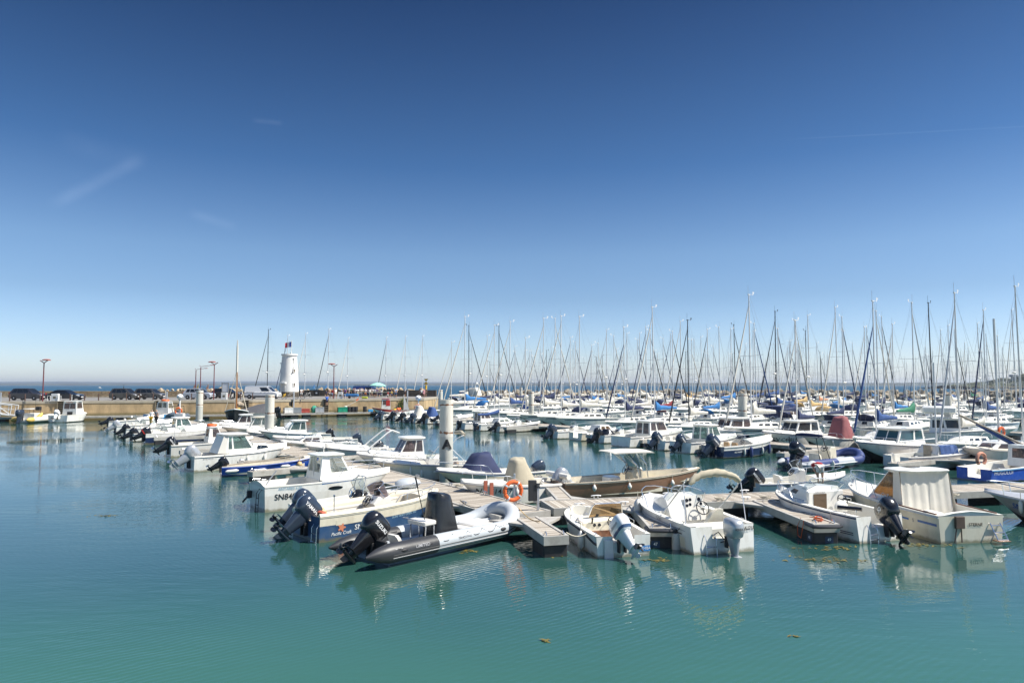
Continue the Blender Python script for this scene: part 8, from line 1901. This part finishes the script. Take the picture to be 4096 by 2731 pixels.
def pparts(key):
    if key in PC: return PC[key]
    J = pose(*key[:3]); long_ = key[3]
    out = {"body": skin_mesh("body", J, ED)}
    sj = {k: (J[k][0], tuple(q + .022 for q in J[k][1]) if isinstance(J[k][1], tuple) else J[k][1] + .022) for k in ("waist", "pelvis", "chest", "lsh", "rsh")}
    for n in "lr":
        sj[n + "half"] = (J[n + "sh"][0].lerp(J[n + "elb"][0], .6), .068)
    sj["collar"] = (J["chest"][0].lerp(J["neck"][0], .7), .075)
    out["shirt"] = skin_mesh("shirt", sj, [("waist", "pelvis"), ("waist", "chest"), ("chest", "collar"), ("chest", "lsh"), ("chest", "rsh"), ("lsh", "lhalf"), ("rsh", "rhalf")])
    tj = {"pelvis": (J["pelvis"][0], (.172, .137))}
    es = []
    for n in "lr":
        tj[n + "hip"] = (J[n + "hip"][0], .112); kn = J[n + "hip"][0].lerp(J[n + "knee"][0], .85); tj[n + "knee"] = (kn if not long_ else J[n + "knee"][0], .085); es += [("pelvis", n + "hip"), (n + "hip", n + "knee")]
        if long_: tj[n + "cuff"] = (J[n + "ankle"][0] + Vector((0, 0, .04)), .062); es.append((n + "knee", n + "cuff"))
    out["trousers"] = skin_mesh("trousers", tj, es)
    hj = {"a": (J["crown"][0] + (J["crown"][0] - J["chin"][0]) * .25, (.085, .09)), "b": (J["crown"][0] * .55 + J["chin"][0] * .45 + Vector((0, .035, 0)), (.085, .075))}
    out["hair"] = skin_mesh("hair", hj, [("a", "b")])
    # face: nose and eyes
    b = MB(); c = J["chin"][0].lerp(J["crown"][0], .45); f = Vector((0, -1, 0))
    if key[1]: f = Matrix.Rotation(rad(key[1]), 3, 'X') @ f
    b.ell(c + f * .092, (.014, .02, .024), 8, 5); me = bpy.data.meshes.new("nose"); me.from_pydata(b.v, [], b.f); out["nose"] = me
    PC[key] = out; return out
SK = [mat("skin_light", (.5, .29, .19), .55), mat("skin_tan", (.36, .19, .11), .55)]
CL = {}
def cl(n, c): return mat("cloth_" + n, c, .85)
COLS = {"white": (.72, .71, .68), "black": (.02, .02, .022), "red": (.5, .03, .03), "navy": (.02, .03, .08), "blue": (.02, .12, .5), "purple": (.22, .08, .3), "grey": (.25, .25, .26), "beige": (.5, .42, .3), "pale blue": (.35, .45, .6), "orange": (.6, .2, .06), "yellow": (.7, .42, .03), "denim": (.06, .1, .2), "pink": (.6, .3, .32), "green": (.06, .2, .1)}
def person(p, rz, label, shirt, legs, key=("down", 0, .05, False), h_=1.72, skin=0, hair=(.05, .03, .02), group=None, hat=None, top=True):
    o = thing("person", label, "person", p, rad(rz), group); s_ = h_ / 1.76; o.scale = (s_,) * 3
    pp_ = pparts(key)
    mm_ = {"body": SK[skin], "shirt": cl(shirt, COLS[shirt]), "trousers": cl(legs, COLS[legs]), "hair": hat or mat("hair_%d" % int(hair[0] * 1000), hair, .7), "nose": SK[skin]}
    for n in ("body", "shirt", "trousers", "hair", "nose"):
        if n == "shirt" and not top: continue
        me = pp_[n]
        if not me.materials: me.materials.append(mm_[n])
        c = bpy.data.objects.new(n, me); COL.objects.link(c); c.parent = o; c.material_slots[0].link = 'OBJECT'; c.material_slots[0].material = mm_[n]
    return o
CG = "people crowding the quay end"
DN, CR, RE = ("down", 0, .05, False), ("crossed", 0, .03, False), ("reach", 8, .06, False); DL, CRL = ("down", 0, .06, True), ("crossed", 0, .03, True)
HB, HG, HY = (.035, .02, .012), (.35, .34, .32), (.35, .22, .09)
for px, py, rz, lab, sh, lg, key, hh, hair, tp_ in [
    (1319, 1594, 20, "bare chested man in grey shorts left of the crowd's lamp post", "grey", "grey", DN, 1.78, HB, False),
    (1331, 1594, -10, "person in red top and pale skirt beside the lamp post", "red", "pale blue", DN, 1.66, HB, True),
    (1342, 1593, 40, "person in white shirt just right of the lamp post", "white", "beige", DN, 1.7, (.4, .1, .12), True),
    (1366, 1591, 90, "person in pale blue shirt leaning left of the purple top", "pale blue", "grey", RE, 1.7, HB, True),
    (1374, 1591, 60, "person in black top behind the white cabinet", "black", "black", DN, 1.72, HB, True),
    (1381, 1592, -30, "person in purple top next to the white cabinet", "purple", "black", DN, 1.68, HG, True),
    (1389, 1591, 10, "person in black vest behind the blue hand cart", "black", "denim", DN, 1.7, HB, True),
    (1396, 1590, -70, "tall person in pale vest and shorts right of the hand cart", "pale blue", "grey", DN, 1.85, HB, True),
    (1411, 1592, 20, "person dressed in black turned to the crowd, right of the hand cart", "black", "black", DL, 1.74, HB, True),
    (1420, 1592, -20, "person in white shirt with grey apron left of the railing", "white", "grey", CRL, 1.78, HG, True),
    (1431, 1589, 15, "person in white shirt over red bag at the railing's left end", "white", "beige", CR, 1.68, HB, True),
    (1444, 1590, 0, "tall person in white shirt with folded arms at the railing", "white", "grey", CRL, 1.8, HG, True),
    (1454, 1590, 5, "child in dark top behind the yellow tub", "black", "grey", DN, 1.35, HB, True),
    (1462, 1590, -5, "person in white top, pink shorts and white cap at the railing", "white", "orange", CR, 1.7, (.7, .7, .68), True),
    (1479, 1590, 10, "long haired person in white vest before the blue van's side", "white", "black", DN, 1.64, HY, True),
    (1494, 1589, 15, "person in white top and black trousers below the parasol", "white", "black", CR, 1.66, HB, True),
    (1500, 1590, -30, "person in white shirt and black shorts behind the grey post", "white", "black", DN, 1.66, HB, True),
    (1517, 1590, -40, "person with yellow bag under the parasol's right edge", "beige", "navy", DN, 1.66, HB, True),
    (1553, 1588, 10, "man in black shirt behind the red topped child", "black", "navy", DN, 1.82, HB, True),
    (1561, 1588, -25, "fair haired person in navy dress beside the man in black", "navy", "navy", DN, 1.74, HY, True),
    (1552, 1592, 0, "small child in red top near the railing's right end", "red", "white", DN, 1.2, HB, True),
    (1576, 1591, 10, "person in black with crossed arms at the railing's right end", "black", "black", CR, 1.66, HB, True),
    (1583, 1592, 20, "person in pale blue shirt with hand on hip at the railing's right end", "pale blue", "denim", RE, 1.76, HB, True),
    (1620, 1587, -60, "person in white vest and black shorts walking before the dark wall", "white", "black", ("down", 0, .14, False), 1.7, HY, True),
    (1682, 1588, 0, "man in black shirt with white bag near the wall's end", "black", "black", DN, 1.84, HB, True),
    (1686, 1590, 10, "person in pale top standing before the man in black near the wall's end", "white", "black", DN, 1.62, HB, True),
    (1696, 1590, 10, "person in pink dress and cap near the wall's end", "pink", "pink", DN, 1.6, (.5, .4, .35), True),
    (1702, 1588, 20, "person in black vest at the notice on the dark wall", "black", "black", DN, 1.72, HB, True),
    (1371, 1588, 30, "person in orange top half hidden behind the purple top", "orange", "denim", DN, 1.7, HB, True),
    (1402, 1587, -15, "person in green top behind the hand cart's right end", "green", "black", CR, 1.72, HG, True),
    (1415, 1587, 25, "person in red top behind the grey apron", "red", "navy", DN, 1.7, HB, True),
    (1437, 1587, -20, "person in navy shirt behind the red bag", "navy", "beige", DN, 1.75, HB, True),
    (1450, 1587, 10, "person in beige shirt behind the tall person with folded arms", "beige", "navy", DN, 1.72, HG, True),
    (1471, 1588, -10, "person in pink top between the white cap and the white vest", "pink", "denim", DN, 1.64, HY, True),
    (1486, 1587, 20, "person in grey shirt in front of the blue van's door", "grey", "beige", CR, 1.76, HB, True),
    (1508, 1587, -30, "person in purple shirt under the parasol's pole", "purple", "grey", DN, 1.68, HG, True),
    (1526, 1588, 15, "person in white shirt just right of the parasol", "white", "navy", DN, 1.7, HB, True),
    (1566, 1590, 0, "child in yellow top beside the navy dress", "yellow", "denim", DN, 1.3, HY, True),
    (1305, 1590, 0, "child in navy top walking with a net beside the ladder", "navy", "black", DN, 1.3, HG, True)]:
    person(W(px, py, QZ), rz, lab, sh, lg, key, hh, 1 if px % 3 == 0 else 0, hair, CG, top=tp_)
c_ = W(1205, 1592, QZ); person(c_, 30, "person in white riding clothes beside the black bicycle near the tower", "white", "white", RE, 1.72, 0, HB)
p, an = at_front(1308); q_ = Vector((math.sin(an), -math.cos(an), 0)); cp = p + q_ * .42; cp.z = QZ - 1.05
person(cp, math.degrees(an) + 180, "man in blue shirt and red cap climbing the quay wall ladder", "blue", "navy", ("up", 0, .04, False), 1.72, 0, (.5, .03, .03))
# people on the walkway and aboard
p = W(603, 1702, .75); person(p, 170, "man in white shirt and yellow trousers standing aboard a white motorboat", "white", "yellow", ("reach", 12, .03, True), 1.72, 0, HG)
p = W(624, 1700, .75); person(p, 160, "person in dark grey beside the man in yellow trousers", "grey", "black", DL, 1.72, 0, HG)
p = W(3282, 1938, .55); person(p, 180, "person in white shorts and red top bending over in a white motorboat", "red", "white", ("reach", 98, .02, False), 1.66, 0, HB)
# ================================================================ small finishing things
def rope(label, pts, m=ROPE, r=.014, sag=.12, n=8):
    a, c = Vector(pts[0]), Vector(pts[-1]); q = []
    for i in range(n + 1):
        t = i / n; p = a.lerp(c, t); p.z -= sag * 4 * t * (1 - t); q.append(p)
    b = MB(); b.tube([tuple(p - a) for p in q], r, 5); o = b.build("mooring_rope", m, None); o.location = a
    return tag(o, label, "rope", "mooring ropes")
rope("yellowish rope from the grey inflatable's bow down to the short finger", [W(2075, 2030, .85), W(2160, 2085, .65)], TARPT, .016)
rope("pale rope from the short finger's end to the cream runabout", [W(2265, 2128, .65), RUN.matrix_basis @ Vector((.7, .85, .62))], ROPE, .02)
rope("dark green rope from finger 47 to the bimini motorboat's stern", [f1.matrix_basis @ Vector((Ln1, .3, .6)), BIM.matrix_basis @ Vector((.5, 1.02, .85))], ROPEK, .012)
rope("black rope from the walkway cleat to the bow of the blue hulled open boat", [W(1840, 2000, 1.0), W(1924, 2024, .66)], ROPEK, .016)
b = MB(); rn = random.Random(8); pts = []
for k in range(26): pts.append((.25 * math.sin(k * .9) + rn.uniform(-.05, .05), .12 * math.cos(k * 1.3), .03 + .004 * k))
b.tube(pts, .014, 5); o = b.build("mooring_rope", ROPEO, None); o.location = f2.matrix_basis @ Vector((Ln2 - .7, .05, DZ)); o.rotation_euler.z = f2.rotation_euler.z; tag(o, "tangled orange rope lying on the end of finger 48", "rope")
b = MB(); b.tube([(0, 0, .05), (0, -.12, -.2), (.05, -.14, -.5), (.25, -.14, -.55), (.35, -.14, -.3), (.3, -.05, .02)], .013, 5); o = b.build("mooring_rope", ROPEO, None); o.location = f2.matrix_basis @ Vector((Ln2 - .95, -.38, DZ)); o.rotation_euler.z = f2.rotation_euler.z; tag(o, "orange rope loop hanging over finger 48's black float", "rope")
for x, y, z, nm in ((1836, 1946, .62, "pinkish rope coil tied at the bow of the beige covered motorboat"), (3060, 1995, .62, "rope coil beside the cleat where the gusset of finger 48 starts"), (2880, 2001, .62, "rope coil on the walkway behind the bimini motorboat"), (3815, 1985, .62, "dark rope coil on the walkway behind the canvas curtained cabin boat")):
    b = MB(); pts = []
    for k in range(40): a = k * .62; rr = .16 + .05 * math.sin(k * 1.1); pts.append((rr * math.cos(a), rr * .8 * math.sin(a), .02 + .0025 * k))
    b.tube(pts, .016, 5); o = b.build("rope_coil", ROPE, None); o.location = W(x, y, z); tag(o, nm, "rope")
# floating weed
WEED = mat("seaweed_olive", (.14, .115, .025), .6, var=.3, vscale=9)
def weed(px, py, s_, label, seed, wide=1.6):
    rn = random.Random(seed); b = MB()
    for k in range(int(50 * s_) + 4):
        c = Vector((rn.gauss(0, .4 * s_ * wide), rn.gauss(0, .22 * s_), .004 + rn.random() * .02)); a = rn.uniform(0, 6.28); l_ = rn.uniform(.05, .12); d = Vector((math.cos(a), math.sin(a), rn.uniform(-.1, .2))) * l_; e = Vector((-math.sin(a), math.cos(a), 0)) * l_ * .35
        b.quad(c - d, c - e, c + d, c + e)
    o = b.build("floating_seaweed", WEED, None, 0); o.location = W(px, py, 0); return tag(o, label, "seaweed", "drifts of floating seaweed")
weed(3340, 2192, .7, "brown yellow weed drift below the cuddy cruiser's side", 1); weed(3320, 2240, .9, "larger weed drift floating in front of the cuddy cruiser", 2); weed(3680, 2180, .8, "weed drift between the cuddy cruiser and the canvas curtained boat", 3)
weed(2215, 2222, .4, "yellow weed fringe at the foot of the short finger's float", 4, 1); weed(1870, 2205, .3, "single floating leaf clump below the grey inflatable's bow", 5, 1); weed(2184, 2562, .1, "small brown weed scrap alone in the open foreground water", 6, 1)
weed(2640, 2240, .5, "yellow green weed clump under the cream runabout's starboard quarter", 9, 1)
weed(430, 2062, .5, "thin weed scrap in the open water at left", 7); weed(3175, 2545, .08, "small dark weed scrap in the right foreground water", 8)
